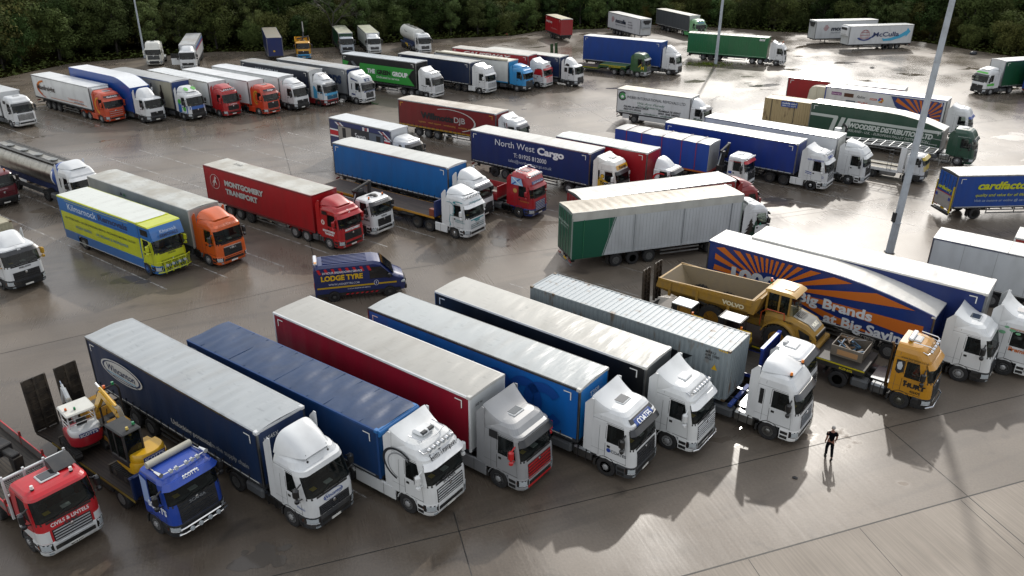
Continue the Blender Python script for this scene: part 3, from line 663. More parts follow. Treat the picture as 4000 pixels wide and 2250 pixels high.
# worn white bay lines
def worn():
    m = bpy.data.materials.new('worn_paint'); m.use_nodes = True; N = m.node_tree.nodes; Lk = m.node_tree.links.new; b = N['Principled BSDF']
    b.inputs['Base Color'].default_value = (.4, .39, .37, 1); b.inputs['Roughness'].default_value = .45
    t = N.new('ShaderNodeTexCoord'); n = N.new('ShaderNodeTexNoise'); n.inputs['Scale'].default_value = 1.7; n.inputs['Detail'].default_value = 8; Lk(t.outputs['Object'], n.inputs['Vector'])
    r = N.new('ShaderNodeValToRGB'); r.color_ramp.elements[0].position = .34; r.color_ramp.elements[1].position = .6; Lk(n.outputs['Fac'], r.inputs['Fac'])
    tr = N.new('ShaderNodeBsdfTransparent'); mx = N.new('ShaderNodeMixShader'); Lk(r.outputs['Color'], mx.inputs[0]); Lk(tr.outputs[0], mx.inputs[1]); Lk(b.outputs[0], mx.inputs[2]); Lk(mx.outputs[0], N['Material Output'].inputs['Surface']); return m
WORN = worn(); dvec = Vector((.809, -.588)); nvec = Vector((.588, .809))
def bay(c, a0, a1, w=.1): p = nvec*c+dvec*a0; q = nvec*c+dvec*a1; strip(mb, p, q, w, .008, WORN)
mb = MB()
for i in range(9): bay(18.9+3.65*i, -39.5+i*1.6, -21.6+i*1.75, .07)
for i in range(-3, 12): c = 36.9+3.65*i; f = -43+(c-37)*.45; bay(c, f-42, f)
for i in range(-2, 12): c = 47.2+3.65*i; f = -91.5+(c-49)*.47; bay(c, f-17, f)
for i in range(12): c = 70.5+3.65*i; f = -9+(c-84)*.1; bay(c, f-42, f+1)
struct(mb.build('bay_lines', ang=0))
# manhole cover
mb = MB(); mb.box(-17.6+.0, -16.7, 92.6, 93.5, .0, .012, ('#2a2926', 'dull')); mb.box(-17.5, -16.8, 92.7, 93.4, .012, .02, ('#3a3936', 'dull')); tag(mb.build('manhole_cover', ang=0), 'small dark iron manhole cover set in the open concrete between the lorry rows', 'manhole cover')
# verge: leaf litter and rough grass beyond the concrete
EDGE = [(-160, 88), (-100, 104), (-77.8, 122.7), (-73.9, 136), (-66.3, 141.3), (-53.6, 149.4), (-46.9, 149.7), (-35.4, 155), (-24.2, 161.8), (-12, 168.5), (-.4, 172.8), (6, 180.7), (19.2, 185), (32, 192), (48, 188), (57.7, 182.1), (66, 180), (82.5, 168.8), (87, 159.9), (91, 151.8), (99, 140), (112, 128), (190, 112)]
mb = MB(); n = len(EDGE)
mb.add([(x, y, .006) for x, y in EDGE]+[(x*1.05, y+70, .4) for x, y in EDGE]+[(x*1.6, y+600, 60) for x, y in EDGE], [(i, i+1, n+i+1, n+i) for i in range(n-1)]+[(n+i, n+i+1, 2*n+i+1, 2*n+i) for i in range(n-1)], ('#191709', 'soil'))
struct(mb.build('verge', ang=0))
# ---------------------------------------------------------------- trees
def leaf_proto(seed, n, rx, rz, zc, lob, ls=.34):
    R = random.Random(seed); vs = []; fs = []
    L = []
    for i in range(lob):
        a = R.uniform(0, 2*pi); e = R.uniform(-1.1, 1); r = R.uniform(.25, .8)
        L.append((rx*r*cos(a)*sqrt(1-min(.98, abs(e))**2*.6), rx*r*sin(a)*sqrt(1-min(.98, abs(e))**2*.6), zc+rz*.75*e, rx*R.uniform(.28, .5)))
    for i in range(n):
        x, y, z, r = L[R.randrange(lob)]
        d = Vector((R.gauss(0, 1), R.gauss(0, 1), R.gauss(0, 1)+.25)).normalized(); q = r*R.uniform(.55, 1.08)
        c = Vector((x, y, z))+Vector((d.x, d.y, d.z*.85))*q
        if c.z < .1: c.z = R.uniform(.1, .8)
        nn = (d+Vector((R.gauss(0, .4), R.gauss(0, .4), R.gauss(0, .4)))).normalized(); u = nn.orthogonal().normalized(); v = nn.cross(u); th = R.uniform(0, pi); u, v = u*cos(th)+v*sin(th), v*cos(th)-u*sin(th)
        s = ls*R.uniform(.5, 1.25); o = len(vs)
        vs += [c-u*s*.5, c+v*s*.28-u*s*.1, c+u*s*.6, c-v*s*.28+u*s*.1]; fs.append((o, o+1, o+2, o+3))
    return vs, fs
def tree_protos():
    out = []
    for k, (n, rx, rz, zc, lob, c) in enumerate(((9500, 3.7, 4.6, 4.9, 34, '#3d4a28'), (9500, 3.3, 5.4, 5.6, 34, '#384626'), (9000, 4.0, 3.5, 3.7, 34, '#444a28'), (7500, 2.8, 5.4, 5.8, 26, '#465230'))):
        vs, fs = leaf_proto(11+k, n, rx, rz, zc, lob); m = MB(); m.add(vs, fs, (c, 'leaf')); cr = m.mesh('crown', 0)
        m = MB(); R = random.Random(k); pts = [(0, 0, 0, .24), (.05, .1, 2.2, .19), (-.1, .15, 4.6, .13), (.1, 0, zc+rz*.5, .04)]
        for a, b in zip(pts, pts[1:]): m.cyl(a[:3], b[:3], a[3], ('#1e1914', 'dull'), 8, b[3], cap=False)
        for i in range(9):
            a = R.uniform(0, 2*pi); z = R.uniform(1.8, zc); q = R.uniform(.5, .85); p = (0, .1, z); e = (rx*q*cos(a), rx*q*sin(a), z+R.uniform(1, 2.6)); mm = ((p[0]+e[0])*.5, (p[1]+e[1])*.5, (p[2]+e[2])*.5-.2)
            m.cyl(p, mm, .075, ('#1e1914', 'dull'), 6, .05, cap=False); m.cyl(mm, e, .05, ('#1e1914', 'dull'), 6, .015, cap=False)
        out.append((cr, m.mesh('trunk')))
    return out
PRO = tree_protos()
TG = 'trees of the wood round the lorry park'
KIND = ('bushy dark green tree', 'tall dense dark tree', 'wide olive green tree', 'slim grey green tree')
WHERE = ['at the left end of the wood', 'in the wood behind the back left lorry row', 'in the wood behind the lone white tractor unit', 'in the wood behind the box lorries and white tanker', 'in the wood behind the parked trailers', 'in the wood behind the white arrow trailer', 'in the wood above the lime flashed lorry']
def tree(x, y, k, s, sz=1):
    i = 0 if x < -85 else 1 if x < -62 else 2 if x < -42 else 3 if x < -8 else 4 if x < 55 else 5 if x < 90 else 6
    t = thing('tree', KIND[k]+' '+WHERE[i], 'tree', (x, y, -.05), random.uniform(0, 360), TG); s *= 1.3 if x < -50 else 1.1; t.scale = (s, s, s*sz)
    link('crown', PRO[k][0], t); link('trunk', PRO[k][1], t)
acc = 0
R = random.Random(3)
for (x0, y0), (x1, y1) in zip(EDGE, EDGE[1:]):
    L = sqrt((x1-x0)**2+(y1-y0)**2); d = Vector((x1-x0, y1-y0)).normalized(); nn = Vector((-d.y, d.x))
    if x1 < -105 or x0 > 118: continue
    q = 0
    while q < L:
        p = Vector((x0, y0))+d*q
        for row, (off, s) in enumerate(((4.2, .72), (9.5, 1.0), (17, 1.25))):
            pass
            z = p+nn*(off+R.uniform(-1.3, 1.3))+d*R.uniform(-1.5, 1.5)
            tree(z.x, z.y, R.choice((0, 1, 2, 2, 3) if row else (0, 2, 2, 3)), s*R.uniform(.82, 1.2), R.uniform(.8, 1.15))
        q += 5.0
for x, y, k, s_ in ((86, 172, 0, 1.0), (91, 166, 1, 1.1), (95, 158, 2, 1.0), (92, 176, 3, 1.2), (99, 168, 0, 1.2), (84, 178, 2, 1.0), (100, 152, 1, 1.0), (105, 162, 0, 1.25), (-84, 128, 0, 1.0), (-88, 120, 2, 1.0), (-82, 136, 1, 1.0), (-92, 112, 0, .9), (58, 190, 1, 1.1), (72, 184, 0, 1.0), (78, 180, 1, 1.1), (26, 196, 0, 1.1), (36, 200, 1, 1.1)): tree(x, y, k, s_)
# undergrowth along the edge of the wood: uncountable, one object
R = random.Random(5); vs = []; fs = []
for (x0, y0), (x1, y1) in zip(EDGE, EDGE[1:]):
    L = sqrt((x1-x0)**2+(y1-y0)**2); d = Vector((x1-x0, y1-y0)).normalized(); nn = Vector((-d.y, d.x))
    if x1 < -110 or x0 > 120: continue
    for i in range(int(L*26)):
        p = Vector((x0, y0))+d*R.uniform(0, L)+nn*abs(R.gauss(.3, 2.6)); h = R.uniform(.05, 1.1)*min(1, ((p-Vector((x0, y0))).dot(nn)+.3)/2.5)
        a = R.uniform(0, 2*pi); u = Vector((cos(a), sin(a), R.uniform(-.3, .6)))*R.uniform(.12, .4); v = Vector((-sin(a), cos(a), R.uniform(-.2, .7)))*R.uniform(.08, .22); c = Vector((p.x, p.y, max(.03, h))); o = len(vs)
        vs += [c-u, c-v, c+u, c+v]; fs.append((o, o+1, o+2, o+3))
m = MB(); m.add(vs, fs, ('#39401f', 'leaf')); o = struct(m.build('undergrowth', ang=0), 'stuff'); tag(o, 'low grass, bramble and leaf litter along the foot of the wood', 'undergrowth')
# ---------------------------------------------------------------- lamp posts
def lamp_post(x, y, label, h=14, r0=.19, box=False, thin=1):
    t = thing('lamp_post', label, 'lamp post', (x, y, 0), 0, 'tall galvanised lamp posts'); g = ('#a3abb2', 'dull')
    m = MB(); m.cyl((0, 0, 0), (0, 0, 2.4), r0*1.12, g, 16, r0*1.05); m.cyl((0, 0, 2.4), (0, 0, 2.46), r0*1.16, g, 16); m.cyl((0, 0, 2.4), (0, 0, h), r0, g, 16, r0*.55); m.cyl((0, 0, h*.55), (0, 0, h*.55+.05), r0*.86, g, 16); m.box(-.3, .3, -.3, .3, -.02, .05, ('#55585a', 'dull')); m.build('pole', t)
    m = MB()
    for a in (0, 90, 180, 270): m.cyl((0, 0, h-.1), (.9*cos(radians(a)), .9*sin(radians(a)), h+.05), .04, g, 8)
    m.build('bracket_arm', t)
    for a in (0, 90, 180, 270): m = MB(); c, s = .95*cos(radians(a)), .95*sin(radians(a)); m.box(c-.25, c+.25, s-.25, s+.25, h-.02, h+.14, ('#6c7073', 'dull'), .05); m.box(c-.18, c+.18, s-.18, s+.18, h-.035, h-.02, LAMPW); m.build('lamp_head', t)
    if box: m = MB(); m.box(-.42, -.19, -.15, .15, 2.5, 3.25, ('#1c2024', 'dull'), .02); m.build('control_box', t)
    return t
LP_ = lamp_post(28.97, 56.8, 'large grey lamp post in the foreground with a dark control box near its foot', 26, .27, True); LP_.rotation_euler = (0, radians(1.3), 0)
lamp_post(34.34, 139.4, 'grey lamp post rising from a weedy stone patch in front of the green trailer', 26, .25)
lamp_post(-63.8, 141.8, 'thin distant lamp post among the trees above the lone white tractor unit', 22, .15)
m = MB(); R = random.Random(9)
for i in range(46): a = R.uniform(0, 2*pi); q = R.uniform(.2, 1.7); x, y = 34.5+q*cos(a)*1.3, 139.2+q*sin(a)*.8; s = R.uniform(.08, .22); m.box(x-s, x+s, y-s*.7, y+s*.7, 0, s, ('#6b665e', 'mud'), s*.4)
tag(struct(m.build('stone_patch'), 'stuff'), 'low scatter of broken stones round the foot of the lamp post', 'stones')
vs = []; fs = []
for i in range(900):
    a = R.uniform(0, 2*pi); q = abs(R.gauss(0, 1.7)); c = Vector((33.2+q*cos(a)*1.8, 139.4+q*sin(a)*.7, R.uniform(.02, .3))); u = Vector((R.gauss(0, .1), R.gauss(0, .1), R.gauss(.08, .08))); v = Vector((R.gauss(0, .05), R.gauss(0, .05), .03)); o = len(vs); vs += [c-u, c-v, c+u, c+v]; fs.append((o, o+1, o+2, o+3))
m = MB(); m.add(vs, fs, ('#4a5a22', 'leaf')); tag(struct(m.build('weeds', ang=0), 'stuff'), 'green weeds spreading from the foot of the lamp post', 'weeds')
# slim white marker posts / bare tree
def bare_tree(x, y):
    t = thing('bare_tree', 'leafless pale branching tree standing against the dark wood', 'tree', (x, y, 0)); m = MB(); R = random.Random(2)
    def br(p, d, l, r, k):
        q = p+d*l; m.cyl(p, q, r, ('#2b2721', 'dull'), 5, r*.65, cap=False)
        if k:
            for i in range(3): br(q, (d+Vector((R.gauss(0, .5), R.gauss(0, .3), R.gauss(.1, .3)))).normalized(), l*R.uniform(.6, .85), r*.6, k-1)
    br(Vector((0, 0, 0)), Vector((.05, 0, 1)), 3.4, .2, 4); m.build('trunk', t)
bare_tree(-34.5, 157.5)

# shallow puddles left where cabs have dripped
wm = bpy.data.materials.new('water'); wm.use_nodes = True; b_ = wm.node_tree.nodes['Principled BSDF']; b_.inputs['Base Color'].default_value = (.085, .075, .064, 1); b_.inputs['Roughness'].default_value = .09; b_.inputs['IOR'].default_value = 1.33
R = random.Random(21); mb = MB()
def puddle(x, y, rx, ry, rot):
    for k in range(5):
        cx, cy, q = (x, y, 1) if k == 0 else (x+R.gauss(0, rx*.7), y+R.gauss(0, ry*.7), R.uniform(.2, .55)); n = 34; ph = [R.uniform(0, 6.3) for _ in range(4)]; P = []
        for i in range(n):
            a = 2*pi*i/n; r = 1+.2*sin(2*a+ph[0])+.12*sin(3*a+ph[1])+.05*sin(7*a+ph[2])+.03*sin(13*a+ph[3]); u, v = rx*q*r*cos(a), ry*q*r*sin(a); c, s = cos(rot), sin(rot); P.append((cx+u*c-v*s, cy+u*s+v*c, .006+.0012*k))
        mb.add(P, [list(range(n))], wm)
for p in ((-10.2, 24.2, .8, .6, .3), (-26.8, 50.8, 1.2, .6, .6), (-15.5, 62.5, 1.2, .5, 2.5), (-1.0, 58.3, .9, .6, .5), (24, 69, 1.3, .6, .3), (17.5, 119, 2.2, .9, .2), (38, 122, 2.5, .9, .3), (-21, 108, 2.4, .8, -.5), (8, 86, 1.7, .7, -.5), (56, 112, 2.6, .9, .4), (-22.5, 70.5, 1.4, .6, -.6)): puddle(*p)
struct(mb.build('puddle_water', ang=0))
# ---------------------------------------------------------------- lettering shortcuts
def LR(par, s, l, z, h, width, col, y=1.302, **k): return letters(par, s, sideR(l, y, z, k.pop('slope', 0)), h, width, col, **k)
def LL(par, s, l, z, h, width, col, y=1.302, **k): return letters(par, s, sideL(l, y, z), h, width, col, **k)
def FL(cab, C, s, z, h, width, col, off=.03, **k):
    if z > 2.75: off = max(off, .075)
    w = itp(C.Wt, z)-C.ry
    def fn(u, v):
        t = u/w
        if abs(t) > 1: t = (1 if t > 0 else -1)*(1+(abs(t)-1)*.62)
        return C.p(z+v, t, off)
    return letters(cab, s, fn, h, width, col, center=True, **k)
def DL(cab, C, s, d, z, h, width, col, **k): return letters(cab, s, sideR(C.F-d, 1.26, z), h, width, col, **k)
def panel(par, l0, l1, z0, z1, col, name='livery_panel', y=1.297, sk=0, kind='film', sd=-1): return side_poly(par, [(l0, z0), (l1, z0), (l1+sk, z1), (l0+sk, z1)], y, (col, kind), name, sd)
def cabpanel(cab, C, pts, col, name='stripe', y=1.2435): return side_poly(cab, [(C.F-d, z) for d, z in pts], y, (col, 'paint'), name)
def roofnum(tr, s, x, y, z, h, col): return letters(tr, s, lambda u, v: (x+v, y-u, z), h, None, col)
W_ = '#d3d6d6'; CREAM = '#d9d6c8'; NVY = '#14264a'; RED = '#a01318'
SLW = dict(slat='#cfd2d2', grille='#17181a')       # body-coloured slats
# ================================================================ FRONT ROW
# 1 navy curtain, white oval
t, tr, cab, C = artic((-20.69, 36.2, -36.4, 4.05, 13.62, 16.6, 1.35), 'white lorry in the front row with a navy curtain trailer and white oval sign', dict(side='#172946', front='#1c3055', roof='#9ba0a2', sag=.06, axx=(2.0, 3.35, 4.7), guard=True), dict(zt=3.4, defl=4.2, dtype='spoiler', bump='#2b2d30', visor=None, hatch=None, gz=(.98, 1.42), hl=(.64, .9), lean=.34, rx=.42, ry=.36, tank='#5b5d5f'))
side_poly(tr, ell(3.05, 3.0, 1.85, .58), 1.296, ('#b9bab6', 'film')); ringpoly(tr, 3.05, 3.0, 1.72, .51, .09, 1.3, (NVY, 'film'))
LR(tr, 'Wincanton', 1.72, 2.86, .36, 2.55, NVY, bold=.02); panel(tr, 1.6, 4.3, 2.72, 2.77, '#3f93b8', 'swoosh', 1.3); panel(tr, 2.2, 4.5, 2.62, 2.66, NVY, 'swoosh', 1.3)
LR(tr, 'Unlocking potential', 7.0, 1.82, .27, 3.1, '#b5b6b3', bold=.02); LR(tr, 'in the supply chain', 10.15, 1.84, .27, 2.6, '#9a9c9c', bold=0)
letters(tr, '13545X', lambda u, v: (13.65, 1.0-.0-1.95+u, 3.45+v), .2, .75, '#c3c6c7')
FL(cab, C, 'Wincanton', 1.56, .16, .95, '#1b3f86', shear=.15); 
mb = MB(); n = 40; mb.rings([[C.p(1.63+q*.19*sin(2*pi*i/n), q*.62*cos(2*pi*i/n), .02) for i in range(n)] for q in (1, .93)], ('#1b3f86', 'film'), cap=False); mb.build('emblem', cab, ang=0)
DL(cab, C, 'Wincanton', .85, 1.3, .1, .5, '#1b3f86', shear=.15)
for t2 in (-.75, .75): m = MB(); q = C.p(3.1, t2); m.cyl((q[0]-.1, q[1], q[2]-.02), (q[0]-.06, q[1], q[2]+.1), .05, BLK, 8); m.cyl((q[0]-.08, q[1], q[2]+.1), (q[0]-.14, q[1], q[2]+.4), .008, BLK, 5); m.build('aerial', cab)
# 2 all-blue tarpaulin trailer
t, tr, cab, C = artic((-15.84, 36.7, -35.4, 3.62, 13.4, 16.3, 1.2), 'white cab with black swirls pulling a trailer wrapped in blue tarpaulin, front row', dict(kind='tarp', side='#15335c', roof='#21395a', roofk='vinyl', front='#1f5288', edge=('#1c4174', 'vinyl'), cap='#2468a6', rail=('#1c4174', 'vinyl'), post=('#1c4174', 'vinyl'), sag=.07, tape='#9aa0a6'), dict(zt=3.5, defl=3.95, bar=6, bump=W_, col=W_, fend=W_, skirt=W_, visor='#e2e4e4', hatch=None, mir=W_, gz=(.95, 1.62), ns=5, **SLW))
m = MB(); m.grid(lambda u, v: (13.4+.06+.1*sin(pi*v), 1.2*(2*u-1), 3.25+.42*v), 12, 6, ('#2468a6', 'vinyl')); m.cyl((13.42, -1.24, 3.48), (13.42, 1.24, 3.48), .17, ('#2468a6', 'vinyl'), 14); m.build('rolled_flap', tr)
for i in range(1, 12):
    m = MB(); x = i*13.4/12; m.box(x-.012, x+.012, -1.2, 1.2, 3.6, 3.66, ('#223f64', 'vinyl')); m.build('roof_seam', tr)
FL(cab, C, 'Evitts Transport', 2.95, .2, 1.6, '#20242a', shear=.1, bold=0); FL(cab, C, 'SCANIA', 1.7, .13, .8, '#35383b', bold=.03)
ringpoly(cab, C.F-1.75, 2.35, .95, .82, .13, 1.243, ('#26292c', 'film'), 60, 270, 'swirl', rot=-14); ringpoly(cab, C.F-1.7, 2.3, .72, .66, .08, 1.2435, ('#8a8d90', 'film'), 60, 270, 'swirl', rot=-14)
m = MB(); m.box(C.F-1.75, C.F-1.1, -.42, .42, 3.5, 3.72, (W_, 'paint'), .1); m.box(C.F-1.3, C.F-1.12, -.36, -.05, 3.6, 3.735, ('#22262a', 'dull'), .02); m.box(C.F-1.3, C.F-1.12, .05, .36, 3.6, 3.735, ('#22262a', 'dull'), .02); m.build('roof_air_conditioner', cab)
m = MB(); m.tube([(C.F-.9, -.7, 3.62), (C.F-1.6, -.75, 3.64)], .03, CHR); m.tube([(C.F-.9, .7, 3.62), (C.F-1.6, .75, 3.64)], .03, CHR); m.tube([(C.F-.9, -.7, 3.62), (C.F-.75, 0, 3.62), (C.F-.9, .7, 3.62)], .03, CHR); m.build('roof_rail_bar', cab)
# 3 dark red curtain, white headboard, silver cab
t, tr, cab, C = artic((-11.95, 38.85, -36.8, 4.15, 13.6, 16.55, 1.3), 'silver lorry cab with red grille bars pulling a dark red curtain trailer', dict(side='#7d0d22', roof='#a3a29c', front='#c4c8c9', rail=('#d7d9d9', 'paint'), cap='#b9b9b4', post=('#c9cccd', 'paint'), sag=.03, guard=True), dict(col='#8e9092', zt=3.42, defl=4.05, bump='#8e9092', fend='#8e9092', visor='#1b1d1f', grille='#5a1013', slat='#b4161b', ns=5, gz=(.8, 1.66), gw=.98, hatch='#3a4248', mir='#b3191c', skirt='#7b7d7f', lean=.2))
letters(tr, 'AHB 744', lambda u, v: (13.65, -.95+u, 3.55+v), .14, .5, '#2b2d30')
cabpanel(cab, C, [(1.9, 2.6), (1.42, 2.6), (1.45, 3.0), (1.9, 3.0)], '#15171a', 'vent_panel')
m = MB(); C.patch(m, -1, 1, .42, .56, ('#b4161b', 'paint'), .04, 4, 1); m.build('bumper_strip', cab)
# 4 bright blue curtain with darker letters, white cab
t, tr, cab, C = artic((-7.05, 39.6, -36.4, 4.05, 13.55, 16.45, 1.3), 'white cab with blue name board pulling a bright blue trailer with dark blue shapes', dict(side='#0c5aa4', roof='#a9aeae', front='#1277c4', cap='#b3b4b0', edge=('#23252a', 'dull'), rail=('#1c1e22', 'dull'), sag=.02, roofk='roof'), dict(zt=3.48, defl=3.97, bump='#3a3d40', visor='#202225', fend='#303336', gz=(.82, 1.7), ns=6, gw=.9, hatch='#3b4045', tank='#8e9295', lean=.16, rx=.3, band='#26282b'))
for a0, a1, cx, rx, rz in ((40, 330, 11.6, 1.15, 1.15), (-60, 200, 10.5, 1.0, 1.1), (20, 250, 8.9, .9, 1.0)): ringpoly(tr, cx, 2.55, rx, rz, .45, 1.296, ('#083f86', 'film'), a0, a1, 'blue_shape')
LR(tr, 'FREIGHT', 2.2, 3.2, .4, 4.2, '#c8ccd0', bold=.03) if False else None
letters(tr, 'T359', lambda u, v: (13.6, -.45+u, 3.3+v), .26, .8, '#cfd8df', bold=.02)
m = MB(); C.patch(m, -.85, .85, 2.94, 3.18, ('#123f8a', 'paint'), .035, 6, 6); m.build('name_board', cab); FL(cab, C, 'COATES', 2.985, .16, 1.15, '#e9ecee', bold=.03, off=.04)
DL(cab, C, 'COATES', 1.15, 1.42, .15, .78, '#20242c', bold=.02); side_poly(cab, ell(C.F-1.28, 1.49, .11, .11, 20), 1.256, ('#1d3f8f', 'film'))
# 5 black curtain, white cab with light bar
t, tr, cab, C = artic((-3.6, 41.8, -37.5, 4.05, 13.55, 16.35, 1.25), 'white lorry cab with a row of small roof lamps pulling a plain black curtain trailer', dict(side='#0b0d10', roof='#b3b2ab', front='#4b4f52', cap='#c6c6c0', rail=('#cfcfca', 'paint'), sag=.02), dict(zt=3.5, defl=4.05, bar=7, bump=W_, col=W_, fend=W_, visor='#e4e6e6', hatch='#d8dadb', mir=W_, gz=(.95, 1.66), ns=6, slat='#e2e4e4', grille='#2d2f31'))
FL(cab, C, 'SCANIA', 1.72, .12, .7, '#3b3e41', bold=.03); m = MB(); m.tube([C.p(.5, t, .14) for t in (-1.5, -1, 0, 1, 1.5)], .04, CHR); m.build('bull_bar', cab)
# 6 skeletal trailer + container
def skeletal(t, L, zb):
    m = MB()
    for sg in (-1, 1): m.prism([(.1, zb-.02), (L, zb-.02), (L, zb-.2), (4.5, zb-.45), (.1, zb-.45)], sg*.42, sg*.52, DARK)
    for x in (.15, 4, 8, L-.1): m.box(x-.1, x+.1, -1.2, 1.2, zb-.16, zb-.02, ('#1d3f8a', 'dull') if x > 10 else DARK)
    m.box(.05, .15, -1.2, 1.2, .5, .62, DARK); tr = m.build('trailer_chassis', t)
    guards('trailer_mudguard', t, (2.6, 3.95, 5.3), .56, .86, 1.22, DARK, 35, 145, 8); axles(t, (2.6, 3.95, 5.3)); return tr
K6 = dict(zt=3.62, defl=3.98, dtype='spoiler', visor='#34373a', bump='#dfe1e1', fend='#26282b', beacon='#e07a14', hatch=None, gz=(.8, 1.62), gw=.8, ns=7, slat='#8d9093', rim=('#8f9190', 'steel'), mir='#141517', tank='#a5a7a6')
t = thing('articulated_lorry', 'white cab with orange beacons, its skeletal trailer carrying the grey container', 'articulated lorry', (1.78, 42.4, 0), -37.4, LG)
skeletal(t, 12.6, 1.2); cab, C = tractor(t, 15.95, **K6); cabpanel(cab, C, [(2.05, 1.9), (1.85, 1.9), (1.85, 2.75), (2.05, 2.75)], '#1a1c1e', 'vent_panel')
m = MB(); m.box(13.0, 13.9, -.8, .8, 1.03, 1.06, ('#a9acae', 'steel')); m.build('catwalk', t)
def container(x, y, yaw, z, L, H, label, col, group=None, roof=None, W=2.44):
    c = thing('shipping_container', label, 'container', (x, y, z), yaw, group); w = W/2; post = (col, 'rust')
    m = MB()
    for sg in (-1, 1):
        for a, b in ((0, .12), (L-.12, L)): m.box(a, b, sg*(w-.12), sg*w, 0, H, post, .01)
        m.box(.12, L-.12, sg*(w-.07), sg*w, 0, .14, post); m.box(.12, L-.12, sg*(w-.06), sg*w, H-.09, H-.005, post)
    for a in (0, L-.1):
        m.box(a, a+.1, -w+.12, w-.12, 0, .14, post); m.box(a, a+.1, -w+.12, w-.12, H-.11, H-.003, post)
    for a in (0, L-.18):
        for sg in (-1, 1):
            for zz in (-.005, H-.1): m.box(a-.004, a+.184, sg*(w-.16), sg*(w+.004), zz, zz+.115, ('#5a4a34', 'rust'))
    m.build('frame', c)
    def corr(n, p): s = n % 4; return 0 if s < 2 else p
    n = int(L/.14)*2
    for sg in (-1, 1):
        m = MB(); xs = []
        k = int((L-.24)/.28)
        for i in range(k): a = .12+i*(L-.24)/k; q = (L-.24)/k; xs += [(a, 0), (a+q*.3, 0), (a+q*.5, .036), (a+q*.8, .036)]
        xs.append((L-.12, 0)); m.rings([[(x, sg*(w-.012-d), .13) for x, d in xs], [(x, sg*(w-.012-d), H-.08) for x, d in xs]], (col, 'rust'), close=False, cap=False); m.build('side_wall', c, ang=20)
    m = MB(); ys = []; k = 9
    for i in range(k): a = -w+.12+i*(W-.24)/k; q = (W-.24)/k; ys += [(a, 0), (a+q*.3, 0), (a+q*.5, .036), (a+q*.8, .036)]
    ys.append((w-.12, 0)); m.rings([[(L-.02-d, y, .13) for y, d in ys], [(L-.02-d, y, H-.1) for y, d in ys]], (col, 'rust'), close=False, cap=False); m.build('front_wall', c, ang=20)
    m = MB(); xs = []; k = int(L/.31)
    for i in range(k): a = .1+i*(L-.2)/k; q = (L-.2)/k; xs += [(a, 0), (a+q*.62, 0), (a+q*.72, .02), (a+q*.9, .02)]
    xs.append((L-.1, 0)); m.rings([[(x, -w+.05, H-.025-d) for x, d in xs], [(x, w-.05, H-.025-d) for x, d in xs]], (roof or col, 'rust'), close=False, cap=False); m.build('roof', c, ang=15)
    m = MB(); m.box(-.005, .03, -w+.1, w-.1, .12, H-.1, (col, 'rust'))
    for y in (-.8, -.35, .35, .8): m.tube([(-.04, y, .15), (-.04, y, H-.12)], .02, ('#8c8f91', 'steel'), 6)
    m.build('doors', c); return c
cn = container(1.78, 42.4, -37.4, 1.22, 12.19, 2.88, 'long pale grey corrugated container with rust stains on the front row skeletal trailer', '#7f898d', roof='#98a1a5')
LR(cn, 'MAERSK', 3.6, 1.0, .95, 6.8, '#15191d', y=1.226, bold=.05); LR(cn, 'MRKU\n638 3780\n45G1', 10.9, 2.45, .13, .75, '#24282b', y=1.226)
side_poly(cn, [(11.3, 1.6), (11.62, 1.6), (11.46, 1.9)], 1.226, ('#c9a21a', 'film'), 'warning_triangle')
for i in range(5): m = MB(); a = 11.6+i*.1; m.add([(a, -1.227, 2.74), (a+.06, -1.227, 2.74), (a+.02, -1.227, 2.84), (a-.04, -1.227, 2.84)], [(0, 1, 2, 3)], ('#c9a21a', 'film')); m.build('hazard_stripe', cn, ang=0)
# 7 sunburst curved trailer + white cab
PROF = [(0, 4.4), (7.3, 4.4), (8.6, 4.33), (9.8, 4.2), (11.2, 3.98), (12.5, 3.72), (13.8, 3.42)]
t, tr, cab, C = artic((13.5, 48.95, -39.2, 4.4, 13.8, 16.95, 1.2), 'white cab behind the yellow cab, its curved blue trailer printed with an orange sunburst', dict(side='#132f6e', roof='#cfcdc6', front='#122a63', prof=PROF, sag=0, cap='#c4c5c2', rail=('#1a2f68', 'paint'), axx=(2.2, 3.55), ax=2, kind='box', mark=None, tape='#d6d8d8', strap=False), dict(zt=3.5, defl=3.95, bump='#202225', col=W_, fend='#1e2022', visor=None, hatch='#3d474f', mir='#17181a', gz=(.95, 1.5), ns=4))
cx, cz = 4.2, 2.5; NR = 23
for i in range(NR):
    a = radians(-38+i*256/NR); b = a+radians(256/NR*.52); r0 = 1.15
    def hit(an):
        best = 30
        for k in range(1, 600):
            r = k*.025; l, z = cx+r*cos(an), cz+r*sin(an)
            if l < .55 or l > 13.3 or z < 1.3 or z > itp(PROF, l)-.2: return r
        return best
    ra, rb = hit(a), hit(b)
    if min(ra, rb) > r0+.15: side_poly(tr, [(cx+r0*cos(a), cz+r0*sin(a)*.7), (cx+ra*cos(a), cz+ra*sin(a)), (cx+rb*cos(b), cz+rb*sin(b)), (cx+r0*cos(b), cz+r0*sin(b)*.7)], 1.282, ('#b5601c', 'film'), 'sun_ray')
LR(tr, '1000s', 1.75, 2.15, .9, 3.6, '#aeb6bd', y=1.29, bold=.05); LR(tr, 'of Big Brands', 5.0, 2.08, .6, 5.6, '#c9ced2', y=1.29, bold=.035); LR(tr, 'at Big Savings', 7.9, 1.22, .6, 5.3, '#c9ced2', y=1.29, bold=.035)
